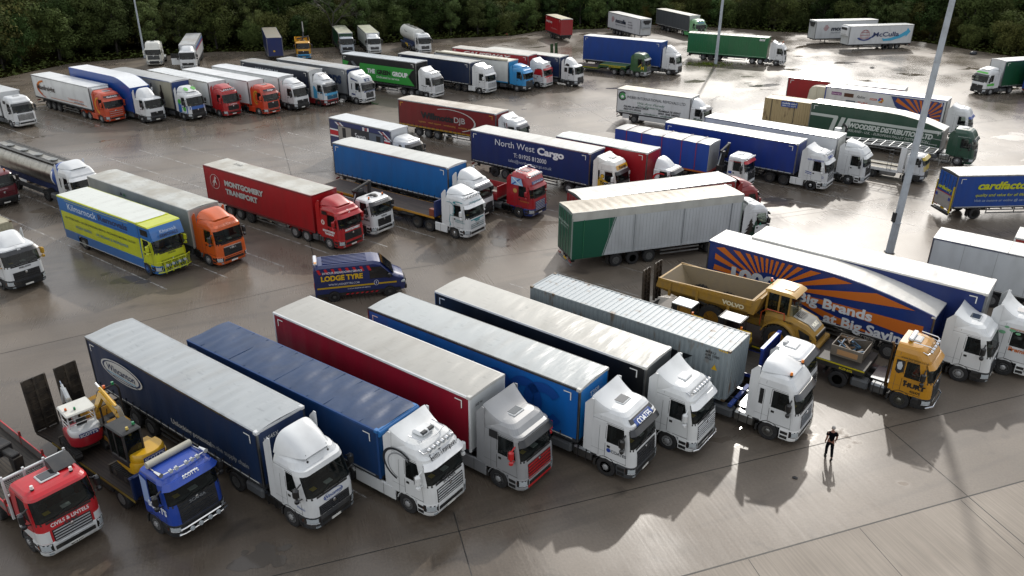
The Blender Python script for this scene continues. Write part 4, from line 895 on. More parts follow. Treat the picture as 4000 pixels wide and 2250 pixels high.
# 8 blue trailer with white roof behind it, white and green cab
t, tr, cab, C = artic((16.3, 49.3, -38.0, 4.55, 13.7, 16.75, 1.2), 'white cab with green leaf marks at the right edge, pulling a plain blue trailer', dict(side='#142a63', roof='#d6d3cc', front='#c6c8c8', cap='#c9c9c4', rail=('#cfcfca', 'paint'), sag=.05), dict(zt=3.55, defl=4.25, bump=W_, fend='#202225', visor=None, hatch='#3d474f', mir='#17181a'))
for a, b, s in ((1.75, 2.95, .09), (1.45, 2.82, .12), (1.15, 2.7, .1), (1.9, 2.6, .13)): side_poly(cab, [(C.F-a+s*cos(q*pi/5)*1.3, b+s*sin(q*pi/5)*.8) for q in range(10)], 1.2435, ('#6da37f', 'film'), 'leaf_mark')
DL(cab, C, 'www.premier-logistics', 1.6, 2.9, .1, 1.2, '#b5651f'); DL(cab, C, 'Premier', 1.4, 1.62, .24, 1.1, '#c0631c', bold=.03)
# 9 white box trailer right edge, and the red one beyond it
t, tr, cab, C = artic((28.95, 50.94, -36.7, 3.95, 13.6, 16.55, 1.25), 'plain white panelled box trailer at the right edge, behind the leaf marked cab', dict(kind='box', side='#b9bec0', roof='#d3d3cf', seams=7, sag=0, mark=None, front='#c4c7c8', rear='#9c3a2a'), dict(zt=3.5, defl=3.95))
for i in range(1, 6): m = MB(); m.box(i*2.2-.015, i*2.2+.015, -1.22, 1.22, 3.97, 3.995, ('#b1aea6', 'dull')); m.build('roof_seam', tr)
t, tr, cab, C = artic((34.5, 51.1, -36.7, 3.95, 13.6, 16.55, 1.2), 'red sided trailer just peeping in at the right edge, beyond the white panelled trailer', dict(side='#8c2a22', roof='#cfcfca', post=('#d0cfcb', 'paint'), rear='#b5a9a0'), dict(zt=3.5, defl=3.95, col=RED))
# ================================================================ MIDDLE ROW
t, tr, cab, C = artic((-25.41, 66.3, -35.8, 3.98, 13.52, 16.42, 1.1), 'all red lorry with big white letters and round white crests', dict(side='#941019', roof='#b9b9b2', roofk='dirtyroof', front='#981219', rave=('#6f0d14', 'paint'), rail=('#6b0f14', 'paint'), cap='#7a1016', post=('#8a0f17', 'paint'), sag=.0, strap=False, kind='tarp', tape=None, mark=None), dict(col=RED, zt=3.45, defl=3.85, dtype='spoiler', bump=RED, fend=RED, visor=RED, hatch='#24272a', mir=RED, gz=(.9, 1.5), ns=6, slat='#1c1d1f', ax=3, lean=.22))
LR(tr, 'MONTGOMERY', 2.75, 2.74, .42, 5.0, '#a9aca9', bold=.06); LR(tr, 'TRANSPORT', 2.75, 2.02, .42, 4.15, '#a9aca9', bold=.06)
ringpoly(tr, 1.42, 2.8, .64, .64, .07, 1.3, ('#b9a9a6', 'film')); 
def horse(par, cx, cz, s, y, col):   # small rearing-animal crest
    side_poly(par, [(cx-.3*s, cz-.5*s), (cx-.18*s, cz-.5*s), (cx-.05*s, cz-.12*s), (cx+.12*s, cz-.1*s), (cx+.25*s, cz-.3*s), (cx+.32*s, cz-.24*s), (cx+.2*s, cz+.08*s), (cx+.16*s, cz+.3*s), (cx+.3*s, cz+.34*s), (cx+.28*s, cz+.45*s), (cx+.02*s, cz+.55*s), (cx-.06*s, cz+.2*s), (cx-.3*s, cz), (cx-.42*s, cz-.25*s), (cx-.34*s, cz-.2*s), (cx-.22*s, cz-.12*s)], y, (col, 'film'), 'crest')
horse(tr, 1.42, 2.8, .85, 1.3, '#b9a9a6')
FL(cab, C, 'MONTGOMERY', 1.62, .15, 1.5, W_, bold=.05); DL(cab, C, 'MONTGOMERY', 1.95, 1.42, .16, 1.35, W_, bold=.05); DL(cab, C, 'TRANSPORT', 1.75, 1.2, .15, 1.0, W_, bold=.05)
side_poly(cab, ell(C.F-1.9, 2.12, .2, .2, 20), 1.2435, ('#c9b9b2', 'film')); horse(cab, C.F-1.9, 2.12, .28, 1.247, '#8a1219'); cabpanel(cab, C, [(1.95, 2.75), (1.45, 2.75), (1.4, 3.05), (1.95, 3.05)], '#15171a', 'vent_panel')
mb = MB(); mb.add([C.p(3.0+.12*sin(2*pi*i/20), .12*cos(2*pi*i/20)/.9, .02) for i in range(20)], [list(range(20))], ('#d9cfc9', 'film')); mb.build('crest', cab, ang=0)
letters(tr, '2162', lambda u, v: (2.0+u, .3+v, 4.06), .3, 1.0, '#4a4b4a')
# grey tarp trailer, orange cab
t, tr, cab, C = artic((-33.55, 62.93, -35.5, 3.95, 13.55, 16.42, 1.1), 'orange lorry cab pulling a dirty grey tarpaulin trailer beside the yellow and blue removals lorry', dict(kind='tarp', side='#868a86', roof='#b3b5b0', roofk='dirtyroof', front='#a9a5a0', rail=('#8b8e8b', 'vinyl'), cap='#a9aba6', sag=.05, strap=False, tape=None, mark=None, post=('#b3afa8', 'paint')), dict(col='#c4561c', zt=3.5, defl=3.95, dtype='spoiler', bump='#c4561c', fend='#c4561c', visor=None, hatch=None, mir='#1b1d1f', gz=(.72, 1.55), ns=4, gw=.85, slat='#141516', grille='#1d1e20', tank='#77797a'))
FL(cab, C, 'MAN', 1.38, .12, .5, '#b9bbbc', bold=.03); m = MB(); C.patch(m, -.8, .8, 1.58, 1.63, CHR, .05, 6, 1); m.build('chrome_strip', cab); FL(cab, C, 'VAN DIERMAN', 3.05, .16, 1.5, '#a14716', bold=.02)
side_poly(tr, [(4.6, 3.35), (5.0, 3.35), (4.8, 3.62)], 1.3, ('#22252a', 'film'), 'arrow_mark'); side_poly(tr, [(5.05, 3.35), (5.45, 3.35), (5.25, 3.6)], 1.3, ('#2f6b45', 'film'), 'arrow_mark')
# light blue curtain, white cab with black visor
t, tr, cab, C = artic((-15.87, 72.9, -34.4, 4.2, 13.57, 16.6, 1.35), 'white cab with black visor pulling a plain sky blue trailer behind the empty flatbed', dict(side='#0f5c9c', roof='#bfc1bd', front='#0f64a8', tape='#c9ced0', sag=.02, roofk='roof'), dict(zt=3.45, defl=4.05, dtype='spoiler', bump='#1d1f21', visor='#26282b', hatch=None, mir='#1b1d1f', lean=.3, gz=(.9, 1.4)))
# navy curtain with white writing, white/yellow cab
t, tr, cab, C = artic((-3.42, 78.05, -36.2, 4.19, 13.65, 16.6, 1.25), 'white and yellow lorry cab pulling a dark blue curtain trailer with large white cargo lettering', dict(side='#12285c', roof='#c6c6c1', front='#14295a', sag=.03), dict(zt=3.78, defl=4.05, bump='#d9dad6', visor='#26282b', hatch='#9aa09d', mir=W_, col='#dadbd6'))
LR(tr, 'North West', 3.05, 3.22, .6, 4.6, '#c9cdd2', bold=0); LR(tr, 'Cargo', 7.95, 3.16, .62, 2.95, '#d6d9dc', bold=.045); LR(tr, 'T: 01925 812000', 5.25, 2.38, .4, 3.75, '#c9cdd2', bold=.015); LR(tr, 'sales@northwestcargo.co.uk', 4.64, 1.86, .3, 4.95, '#b3bac6', bold=0)
m = MB(); C.patch(m, -1.2, 1.2, 3.02, 3.36, ('#c9971f', 'paint'), .035, 8, 6); m.build('name_board', cab); FL(cab, C, 'Youngs', 3.08, .22, 1.3, '#22241f', bold=.03); cabpanel(cab, C, [(2.1, 1.3), (.3, 1.1), (.3, 1.6), (2.1, 2.3)], '#c9a02a', 'yellow_sweep'); DL(cab, C, 'Youngs', 1.9, 1.6, .34, 1.3, '#1f2120', bold=.04, y=0) if False else DL(cab, C, 'Youngs', 1.9, 1.6, .34, 1.3, '#1f2120', bold=.04)
side_poly(cab, ell(C.F-1.65, 2.35, .2, .2, 20), 1.2435, ('#2a2a20', 'film')); side_poly(cab, ell(C.F-1.65, 2.35, .165, .165, 20), 1.247, ('#d0a62a', 'film')); cabpanel(cab, C, [(2.1, 2.0), (1.93, 2.0), (1.93, 2.85), (2.1, 2.85)], '#1a1c1e', 'vent_panel')
# union flag box lorry
def rigid(v, label, T, K, name='box_lorry', cat='box lorry'):
    x, y, yaw, h, L, F, zb = v; t = thing(name, label, cat, (x, y, 0), yaw, LG)
    T = {**dict(L=L, h=h, zb=zb, ax=1, axx=(2.4,), legs=False, kind='box', sag=0, mark=None, tape=None, W=2.5), **T}
    tr = trailer(t, **T); K = {**dict(chassis=False, fair=False, zt=2.95, D=1.9), **K}; cab, C = tractor(t, F, **K); return t, tr, cab, C
t, tr, cab, C = rigid((-18.4, 83.3, -36.6, 4.04, 8.9, 11.35, 1.15), 'white box lorry with a union flag pattern and grey name panel', dict(side='#1b2a5c', roof='#c3c8ca', front='#c6c9ca'), dict(zt=3.2, defl=3.45, dtype='spoiler', D=2.2, hatch='#1d2023', mir='#17181a', lean=.4, rx=.5, ry=.42))
Y = 1.268
panel(tr, .1, 8.8, 2.35, 2.85, '#b01f2a', 'flag_stripe', Y); panel(tr, .1, 8.8, 2.2, 2.35, '#d3d6d8', 'flag_stripe', Y); panel(tr, .1, 8.8, 2.85, 3.0, '#d3d6d8', 'flag_stripe', Y)
for l, w_, c in ((.9, .9, '#d3d6d8'), (1.15, .4, '#b01f2a'), (5.0, .9, '#d3d6d8'), (5.25, .4, '#b01f2a'), (7.2, .8, '#d3d6d8'), (7.4, .4, '#b01f2a')): side_poly(tr, [(l, 3.75), (l+w_, 3.75), (l+w_+1.1, 3.0), (l+1.1, 3.0)] if l < 4 or l > 6 else [(l, 3.0), (l+w_, 3.0), (l+w_, 3.8), (l, 3.8)], Y+.003, (c, 'film'), 'flag_stripe')
panel(tr, 1.35, 8.0, 1.7, 3.45, '#2c2e33', 'name_panel', Y+.006); panel(tr, 1.4, 3.3, 1.75, 3.4, '#8f8c86', 'kitchen_picture', Y+.009); panel(tr, 2.0, 2.5, 2.3, 3.3, '#1d1e20', 'kitchen_picture', Y+.012); panel(tr, 5.9, 7.9, 1.75, 3.4, '#5d6773', 'kitchen_picture', Y+.009); panel(tr, 6.9, 7.5, 2.2, 3.2, '#17181b', 'kitchen_picture', Y+.012)
LR(tr, 'Swan', 3.85, 2.55, .5, 1.5, '#e2e4e5', y=Y+.012, bold=0)
# dark red curtain with arc
t, tr, cab, C = artic((-12.6, 93.12, -32.4, 3.94, 13.53, 16.45, 1.2), 'white cab pulling a brick red trailer with a white arc round black letters', dict(side='#6e1a1c', roof='#bfb9af', roofk='dirtyroof', front='#7a1c1e', rave=('#a07a1c', 'paint'), tape=None, mark='#c99a2a'), dict(zt=3.5, defl=3.9, visor='#26282b', hatch='#26282b', bump=W_))
LR(tr, 'Willmotts', 3.3, 2.25, .66, 4.6, '#15161a', bold=.05); LR(tr, 'DJB', 7.98, 2.28, .62, 1.5, '#a9a9a5', bold=.01); LR(tr, 'logistics    retail support    warehousing    container services', 3.0, 1.72, .2, 7.9, '#b0803a')
ringpoly(tr, 7.4, 2.45, 3.5, 1.22, .06, 1.3, ('#b5b3ae', 'film'), -60, 120); cabpanel(cab, C, [(1.7, 2.2), (1.6, 2.2), (1.85, 3.2), (1.95, 3.2)], '#1d1f22'); cabpanel(cab, C, [(1.45, 2.2), (1.35, 2.2), (1.6, 3.2), (1.7, 3.2)], '#6e1a1c')
# short red curtain lorry with red swoosh cab
t, tr, cab, C = artic((4.81, 75.86, -35.9, 4.19, 9.7, 12.4, 1.2), 'white lorry with a red swoosh on its low cab and a bright red curtain body', dict(side='#97111e', roof='#c3c9c6', front='#9a1320', sag=.06, ax=2, axx=(1.7, 3.0), legs=False), dict(zt=3.0, defl=3.75, dtype='spoiler', visor='#202225', hatch=None, D=2.0, band='#1c1e21', fair=False))
ringpoly(cab, C.F-1.2, 2.1, .85, .55, .22, 1.2435, ('#b01a22', 'film'), 70, 290, 'swoosh'); FL(cab, C, 'THE BOSS', 2.9, .12, 1.0, '#b5791c', bold=.03) if False else None
# blue tarpaulin load on flatbed with crane
t = thing('crane_lorry', 'white lorry with red sign and folded black crane, carrying a blue wrapped load', 'crane lorry', (10.97, 80.25, 0), -36.5, LG)
m = MB(); m.box(-.2, 10.3, -1.25, 1.25, 1.05, 1.25, ('#8e2a1a', 'dull'), .02); m.box(-.2, 10.3, -1.262, -1.25, 1.12, 1.2, ('#b0742a', 'film'))
for sg in (-1, 1): m.box(0, 10, sg*.4, sg*.5, .7, 1.05, DARK)
m.build('flatbed', t); axles(t, (1.6, 2.9, 4.2))
cab, C = tractor(t, 14.0, zt=3.2, bar=6, band=None, hatch='#9fa4a6', visor='#b0262a', bump=W_, fend=W_, mir='#1b1d1f', fair=False, D=1.9); FL(cab, C, 'DAVID WATSON', 2.95, .13, 1.5, '#24282c', bold=.02); DL(cab, C, 'www.haulagecontract.co.uk', 1.75, 2.75, .09, 1.4, '#b0262a'); side_poly(cab, ell(C.F-1.6, 1.7, .22, .13, 20), 1.2435, ('#1d3f8f', 'film'))
def crane(par, x, z, flip=1, col='#1b1c1f', name='crane'):
    c = (col, 'dull'); m = MB(); m.box(x-.35, x+.35, -.5, .5, z, z+.7, c, .05); m.cyl((x, 0, z+.7), (x, 0, z+1.7), .22, c, 12); m.box(x-.2, x+.2, -.3, .2, z+1.5, z+2.0, c, .04)
    m.tube([(x, .1, z+1.9), (x-.05, flip*1.05, z+1.2), (x+.1, flip*1.0, z+2.6)], .15, c, 8); m.tube([(x+.1, flip*.95, z+2.5), (x+.12, -flip*.9, z+2.15)], .12, c, 8); m.tube([(x, -.4, z+1.9), (x+.05, -flip*.95, z+.9)], .08, ('#8f9294', 'steel'), 8)
    for y in (-1.05, 1.05): m.tube([(x+.2, y, z+.3), (x+.2, y, .4)], .08, c, 8)
    return m.build(name, par)
crane(t, 11.0, 1.2)
ld = thing('tarpaulin_load', 'long load wrapped in blue tarpaulin sheets with pale top, strapped on the crane lorry', 'wrapped load', (10.97, 80.25, 1.26), -36.5)
m = MB(); m.grid(lambda u, v: (10.1*u, -1.24+.02*sin(u*40)*sin(pi*v), 2.6*v), 40, 4, ('#1c479c', 'vinyl')); m.grid(lambda u, v: (10.1*u, 1.24, 2.6*v), 20, 2, ('#1c479c', 'vinyl')); m.box(10.08, 10.12, -1.22, 1.22, 0, 2.6, ('#a5a8aa', 'paint')); m.box(-.02, .02, -1.22, 1.22, 0, 2.6, ('#1c479c', 'vinyl')); m.build('tarpaulin', ld)
m = MB(); m.grid(lambda u, v: (10.15*u-.02, 2.5*v-1.25, 2.62+.06*sin(pi*v)+.03*abs(sin(u*22))), 44, 6, ('#a9acaa', 'roof')); m.build('top_sheet', ld)
for x in (1.3, 3.0, 5.2, 7.3, 8.8):
    m = MB(); m.box(x-.03, x+.03, -1.275, -1.262, 0, 2.64, ('#8e2a3a', 'film')); m.box(x-.03, x+.03, -1.26, 1.26, 2.685, 2.72, ('#6f5a5c', 'film')); m.build('strap', ld)
m = MB()
for i in range(1, 9): m.box(10.12, 10.14, -1.2+i*.27-.02, -1.2+i*.27+.02, .05, 2.5, ('#7d8082', 'dull'))
m.build('front_ribs', ld)
# blue curtain, white streamlined cab
t, tr, cab, C = artic((16.25, 82.0, -36.7, 4.15, 13.69, 16.75, 1.3), 'white cab with blue stripes pulling a plain royal blue trailer, beside the crane lorry', dict(side='#152f79', roof='#cdc9be', front='#1a3480', tape='#c9ced0'), dict(zt=3.65, defl=4.05, ax=3, rim=('#c3c6c8', 'steel'), skirt=W_, fend=W_, bump=W_, visor='#dfe1e1', mir=W_, hatch='#c9cccd', bar=5, **SLW))
cabpanel(cab, C, [(2.05, 1.75), (.3, 1.45), (.3, 1.5), (2.05, 1.83)], '#1d3f8f'); cabpanel(cab, C, [(2.05, 1.6), (.3, 1.33), (.3, 1.37), (2.05, 1.66)], '#1d3f8f'); DL(cab, C, 'R500 STREAMLINE', 2.0, 2.85, .16, 1.5, '#1d3f8f', shear=.2); FL(cab, C, 'S.M.H', 3.06, .2, 1.2, '#1d3f8f', bold=.04)
# white box, white tall cab
t, tr, cab, C = artic((20.74, 84.0, -37.6, 4.25, 13.7, 16.6, 1.2), 'plain white cab pulling a plain white box trailer, beside the car transporter', dict(kind='box', side='#c3c7ca', roof='#d6d6d2', front='#cfcfc9', sag=.0, mark=None), dict(zt=3.6, defl=4.0, dtype='spoiler', bump=W_, fend=W_, visor='#d6d8d8', mir='#1b1d1f', hatch='#2a2d30', gz=(.85, 1.75), gw=.9, ns=3, slat='#222426', grille='#1a1b1d', lean=.18))
# sky crested green curved trailer
PW = [(0, 4.45), (7.8, 4.45), (9.4, 4.36), (11, 4.12), (12.4, 3.78), (13.8, 3.35)]
t, tr, cab, C = artic((34.1, 90.76, -37.3, 4.45, 13.82, 17.0, 1.2), 'dark green lorry, its curved trailer carrying large white lettering and a broad stripe', dict(side='#133c2c', roof='#dad8d2', front='#12382a', prof=PW, sag=0, rail=('#17402f', 'paint'), cap='#c6c7c3', kind='box', mark='#c9ccc9', strap=False), dict(col='#123f2e', zt=3.7, defl=None, bump='#123f2e', fend='#17181a', visor='#15211b', hatch='#2c3b36', mir='#15171a', tank='#a9acab', gz=(.85, 1.7)))
panel(tr, .1, 3.1, 3.05, 3.35, '#a9b0ab', 'white_stripe', 1.28); panel(tr, 4.2, 13.6, 2.95, 3.25, '#a9b0ab', 'white_stripe', 1.28)
side_poly(tr, [(2.3, 1.5), (2.75, 1.5), (3.15, 3.2), (2.7, 3.2)], 1.283, ('#a9b0ab', 'film'), 'white_stripe'); side_poly(tr, [(3.0, 1.5), (3.45, 1.5), (3.95, 3.25), (3.5, 3.25)], 1.283, ('#a9b0ab', 'film'), 'white_stripe'); side_poly(tr, [(3.7, 1.5), (4.15, 1.5), (4.6, 3.2), (4.15, 3.2)], 1.283, ('#a9b0ab', 'film'), 'white_stripe')
LR(tr, 'WOODSIDE DISTRIBUTION LTD', 4.4, 2.3, .5, 8.5, '#b3bab5', y=1.285, bold=.05, shear=.2); LR(tr, 'IRELAND - U.K. - EUROPEAN PALLET DISTRIBUTION', 4.4, 1.84, .27, 8.2, '#a9b0ab', y=1.285, shear=.2); LR(tr, 'www.woodsides.com', 7.0, 1.36, .34, 3.6, '#a9b0ab', y=1.285, bold=.03)
DL(cab, C, 'www.woodsides.com', 1.8, 3.0, .09, 1.2, '#b3bab5'); cabpanel(cab, C, [(1.6, 1.75), (.7, 1.75), (.7, 2.0), (1.6, 2.0)], '#a9b0ab', 'sign_panel') if False else None
# white bulk trailer behind, sunburst trailer 2, red trailer
t, tr, cab, C = artic((39.0, 100.2, -36.2, 4.4, 13.6, 16.5, 1.2), 'white cab pulling a white trailer printed with small brand marks and a sunburst', dict(side='#c6c8ca', roof='#dad8d2', kind='box', sag=.0, strap=False, rail=('#22408c', 'paint'), mark='#c9ccd0', front='#cfd0cf'), dict(zt=3.7, defl=4.0, hatch='#cfd1d1', bump=W_, visor='#24408a', mir=W_))
panel(tr, .02, .14, 1.3, 4.3, '#24408a', 'blue_edge', 1.28)
for l, z, w_, h_, c in ((.8, 3.5, 1.2, .36, '#6a2a6a'), (2.3, 3.42, 1.1, .44, '#4a2a1a'), (5.3, 3.4, .8, .22, '#a0301c'), (2.6, 2.75, 1.1, .3, '#3a4a5a')): panel(tr, l, l+w_, z, z+h_, c, 'brand_mark', 1.28)
LR(tr, 'intempo', .88, 3.6, .17, 1.05, '#d9c9d6', y=1.284); LR(tr, 'felix', 3.8, 3.45, .34, 1.0, '#24262a', y=1.284, shear=.25, bold=0); LR(tr, 'KENCO', 5.36, 3.44, .13, .68, '#e0d3cc', y=1.284, bold=.03); LR(tr, 'Tefal', 4.0, 2.75, .3, 1.1, '#b0382c', y=1.284, bold=.02); LR(tr, 'Russell Hobbs', 5.6, 2.7, .2, 1.7, '#4a4c50', y=1.284); LR(tr, 'pineapple', 2.66, 2.82, .14, .98, '#c9d0d6', y=1.284)
for a in range(6): side_poly(tr, ell(6.55+.2*cos(a*pi/3), 3.5+.2*sin(a*pi/3), .13, .13, 12), 1.28, (('#c9a02a', '#b0382c', '#6a3a8a', '#2a6ab0', '#c9a02a', '#b05a2a')[a], 'film'), 'brand_mark')
side_poly(tr, [(7.6, 4.15), (13.3, 4.15), (13.3, 1.4), (11.6, 1.4), (9.3, 2.2), (8.2, 3.1)], 1.28, ('#27366a', 'film'), 'sunburst_panel')
for i in range(13):
    a = radians(185-i*15); b = a-radians(7.5); cx, cz = 11.4, 2.1
    def cl(an):
        for k in range(1, 300):
            r = .9+k*.02; l, z = cx+r*cos(an), cz+r*sin(an)
            if l > 13.2 or z > 4.05 or z < 1.5 or (z < 3.9-(l-7.7)*.62 and l < 10.5): return r
        return 3
    if cl(a) > 1 and cl(b) > 1: side_poly(tr, [(cx+.8*cos(a), cz+.8*sin(a)), (cx+cl(a)*cos(a), cz+cl(a)*sin(a)), (cx+cl(b)*cos(b), cz+cl(b)*sin(b)), (cx+.8*cos(b), cz+.8*sin(b))], 1.284, ('#b5601c', 'film'), 'sun_ray')
LR(tr, 'In Store Now', 10.2, 1.6, .36, 2.8, '#d6d8dc', y=1.288, bold=.03)
t, tr, cab, C = artic((35.9, 105.3, -33.2, 4.5, 13.8, 16.8, 1.2), 'deep red curtain trailer with glaring white roof, farthest of the right rows', dict(side='#8a1a1d', roof='#dad8d2', sag=.0, tape=None), dict(zt=3.4, defl=4.0, hatch=None))
t = thing('bulk_tipper_lorry', 'cream bulk tipper lorry with rounded rear squeezed between the red trailer and the sunburst trailer', 'tipper lorry', (37.6, 102.4, 0), -36.2, LG)
m = MB(); m.prism([(0, 1.3), (.25, 3.6), (.5, 3.95), (1.0, 4.05), (8.8, 4.05), (9, 3.9), (9, 1.3)], -1.22, 1.22, ('#c9c5b3', 'paint')); [m.box(i*1.1-.05, i*1.1+.05, sg*1.22, sg*1.27, 1.3, 3.95, ('#c9c5b3', 'paint')) for i in range(1, 9) for sg in (-1, 1)]; m.box(0, 9, -.5, .5, .8, 1.3, DARK); m.build('tipper_body', t); axles(t, (1.5, 2.85, 4.2)); tractor(t, 12.2, zt=3.2, defl=3.7, dtype='spoiler', D=2.0, chassis=True, ax=2, hatch='#3d4044')
# container with small blue sign
t = thing('articulated_lorry', 'white lorry cab behind the green trailer, pulling the trailer under the beige cabin container', 'articulated lorry', (30.35, 95.85, 0), -35.5, LG); skeletal(t, 12.6, 1.2); cab, C = tractor(t, 15.9, zt=3.5, defl=3.8, hatch='#cfd1d1', visor='#202225', bump=W_)
cn = container(30.35, 95.85, -35.5, 1.22, 9.75, 2.62, 'beige corrugated container with a small blue sign, standing on a lorry behind the green trailer', '#a2906a', roof='#b5ab93')
panel(cn, 2.0, 3.9, 1.85, 2.5, '#1d3f86', 'sign', 1.23); LR(cn, 'mobile mini', 2.08, 2.2, .2, 1.7, W_, y=1.234, shear=.2, bold=.03); LR(cn, '0800 731 0228', 2.12, 1.95, .14, 1.6, W_, y=1.234); m = MB(); [m.box(x-.03, x+.03, -1.24, -1.22, .05, 2.6, ('#2b2c2a', 'dull')) for x in (.9, 3.6)]; m.build('strap', cn)
# big white/green walking floor trailer and red one behind
t, tr, cab, C = artic((3.77, 53.69, 18.8, 4.52, 13.85, 16.7, 1.2), 'white lorry with fir trees on the cab, its white trailer green at the rear', dict(kind='box', side='#b5babd', roof='#b5ad9d', roofk='dirtyroof', front='#b9bdbd', sag=.04, mark=None, tape=None, rear='#12503c', strap=False, rail=('#a9a9a2', 'vinyl'), rave=('#b5babd', 'paint'), seams=0, post=('#7f8a85', 'paint'), axx=(3.6, 4.95, 6.3)), dict(zt=3.5, defl=3.8, hatch='#7d8385', bump=W_, mir='#1b1d1f', fend='#1e2022'))
side_poly(tr, [(.05, 1.0), (2.4, 1.0), (3.3, 3.9), (.05, 3.9)], 1.278, ('#11503c', 'film'), 'green_panel'); side_poly(tr, [(2.46, 1.0), (2.52, 1.0), (3.42, 3.9), (3.36, 3.9)], 1.278, ('#11503c', 'film'), 'green_line')
m = MB(); m.grid(lambda u, v: (13.85*u, -1.3+.02*sin(u*50)*v+.03*(1-v), 3.92+.62*v), 50, 3, ('#b3b4ae', 'vinyl')); m.build('sheet_flap', tr)
for x in (.9, 4.9, 8.9, 12.9): m = MB(); m.tube([(x, -1.305, 1.05), (x, -1.305, 3.95)], .03, ('#1f6b4a' if x < 2 else '#8f9496', 'dull')); m.build('sheet_pole', tr)
m = MB()
for i in range(1, 42): x = 2.6+i*.27; m.box(x-.006, x+.006, -1.279, -1.275, 1.02, 3.88, ('#8d9294', 'dull'))
m.build('panel_seam', tr)
letters(tr, 'A&J Jenkinson', lambda u, v: (-.045, 1.1-u, 3.35+v), .22, 1.9, '#9fb3a9'); letters(tr, 'TIMBER PRODUCTS', lambda u, v: (-.045, .9-u, 3.12+v), .1, 1.5, '#9fb3a9')
def fir(par, x, z, s, col, y=1.2435):
    pts = [(0, 1)];
    for k in range(4): w_ = .12+.1*k; pts += [(w_, 1-.22*(k+1)), (w_*.45, 1-.22*(k+1))]
    pts += [(.04, 0)]; side_poly(par, [(x+a*s, z+b*s) for a, b in pts]+[(x-a*s, z+b*s) for a, b in pts[:0:-1]], y, (col, 'film'), 'fir_tree_mark')
for x, z, s, c in ((1.9, 1.1, 1.4, '#241d1a'), (1.45, 1.1, 1.2, '#143f30'), (1.05, 1.1, 1.0, '#2f8a70'), (1.65, 1.05, .8, '#143f30')): fir(cab, C.F-x, z, s, c)
t, tr, cab, C = artic((4.65, 57.54, 21.8, 4.2, 13.73, 16.6, 1.2), 'dark red lorry with sunlit white roof, alongside the white and green trailer', dict(side='#7a1418', roof='#d0cfc9', rear='#7a1a1a', front='#7a1418', sag=.05), dict(col='#7d1218', zt=3.5, defl=4.0, dtype='spoiler', bump='#7d1218', fend='#7d1218', hatch=None, mir='#7d1218'))
# blue card lorry at right
t, tr, cab, C = rigid((36.91, 65.34, 5.0, 3.9, 9.2, 11.4, 1.15), 'blue box lorry with yellow lettering and a tail lift, driving out at the right edge', dict(side='#14418c', roof='#d3d0c8', front='#14418c', rear='#14458f', kind='curtain', tape='#c3c7c9', mark='#c9cdd0', strap=False, sag=.03, W=2.55, axx=(2.3,)), dict(zt=3.0, defl=3.8, dtype='spoiler', D=2.0))
LR(tr, 'cardfactory', 1.95, 2.7, .62, 5.4, '#b3b81f', bold=.04, shear=.2); LR(tr, 'quality and value for all life\'s moments', 1.9, 2.06, .25, 6.2, '#b3b81f', shear=.2, bold=.01); LR(tr, 'Visit us instore or online @ cardfactory.co.uk', 1.9, 1.6, .2, 6.4, '#93a3b5', shear=.2)
m = MB(); m.box(-.1, -.04, -1.15, 1.15, .85, 2.05, ('#8d8a86', 'dull'), .02); m.box(-.12, -.1, -1.2, 1.2, 2.05, 2.1, ('#a01a1a', 'film')); m.box(-.12, -.1, -1.2, -1.14, .85, 2.05, ('#a01a1a', 'film')); m.box(-.12, -.1, 1.14, 1.2, .85, 2.05, ('#a01a1a', 'film'))
for sg in (-1, 1): m.box(-.12, -.02, sg*1.15, sg*1.24, .6, 2.9, ('#b5a01c', 'paint')); m.box(-.14, -.12, sg*.8, sg*1.05, 1.6, 1.85, ('#2a3f8a', 'film'))
m.box(-.2, -.05, -1.2, 1.2, .4, .55, DARK); m.build('tail_lift', tr)
letters(tr, 'cardfactory', lambda u, v: (-.06, 1.0-u, 2.3+v), .3, 1.9, '#b3b81f', bold=.04, shear=.2)
# ================================================================ BACK LEFT ROW
t, tr, cab, C = artic((-57.08-13.45, 93.04+9.5, -35.2, 3.9, 13.5, 16.45, 1.2), 'white lorry with white slatted grille at the left edge of the back row', dict(kind='box', side='#c6cacb', roof='#c9cccd', sag=0, mark=None), dict(zt=3.55, defl=None, bump=W_, fend=W_, visor='#1c1e20', hatch='#b9bcbd', mir='#1b1d1f', gz=(.9, 1.65), ns=6, **SLW))
cabpanel(cab, C, [(2.1, 2.75), (1.6, 2.75), (1.6, 3.1), (2.1, 3.1)], '#15171a', 'vent_panel')
t, tr, cab, C = artic((-61.4, 105.45, -35.2, 4.05, 13.7, 16.7, 1.35), 'orange lorry cab with yellow swirls pulling a white box trailer with orange swoosh logo', dict(kind='box', side='#d3d6d6', roof='#d2d5d5', front='#cfd2d2', sag=0, mark=None, tape=None, fridge='#c3c7c9', strap=False), dict(col='#b8401a', zt=3.6, defl=3.75, bump='#b8401a', fend='#b8401a', skirt='#b8401a', visor='#b8401a', mir='#b8401a', band='#17181b', ax=3, gz=(.85, 1.6), slat='#b4b6b7', ns=3, grille='#a83a18', hatch='#2a2c2e'))
LR(tr, 'Manfreight', 1.15, 2.42, .6, 4.3, '#3a2f2c', bold=.02); ringpoly(tr, 3.2, 2.6, 2.2, 1.05, .2, 1.3, ('#c06a1c', 'film'), 100, 235, 'swoosh'); ringpoly(tr, 3.6, 2.4, 2.3, 1.0, .1, 1.302, ('#c04a1c', 'film'), 175, 250, 'swoosh'); panel(tr, 4.2, 12.6, 1.62, 1.68, '#c06a1c', 'swoosh'); LR(tr, 'Transportation & Logistics', 8.4, 1.98, .22, 3.6, '#c05a2c'); LR(tr, 'www.manfreight.eu', 9.7, 1.72, .18, 2.3, '#3a3f52')
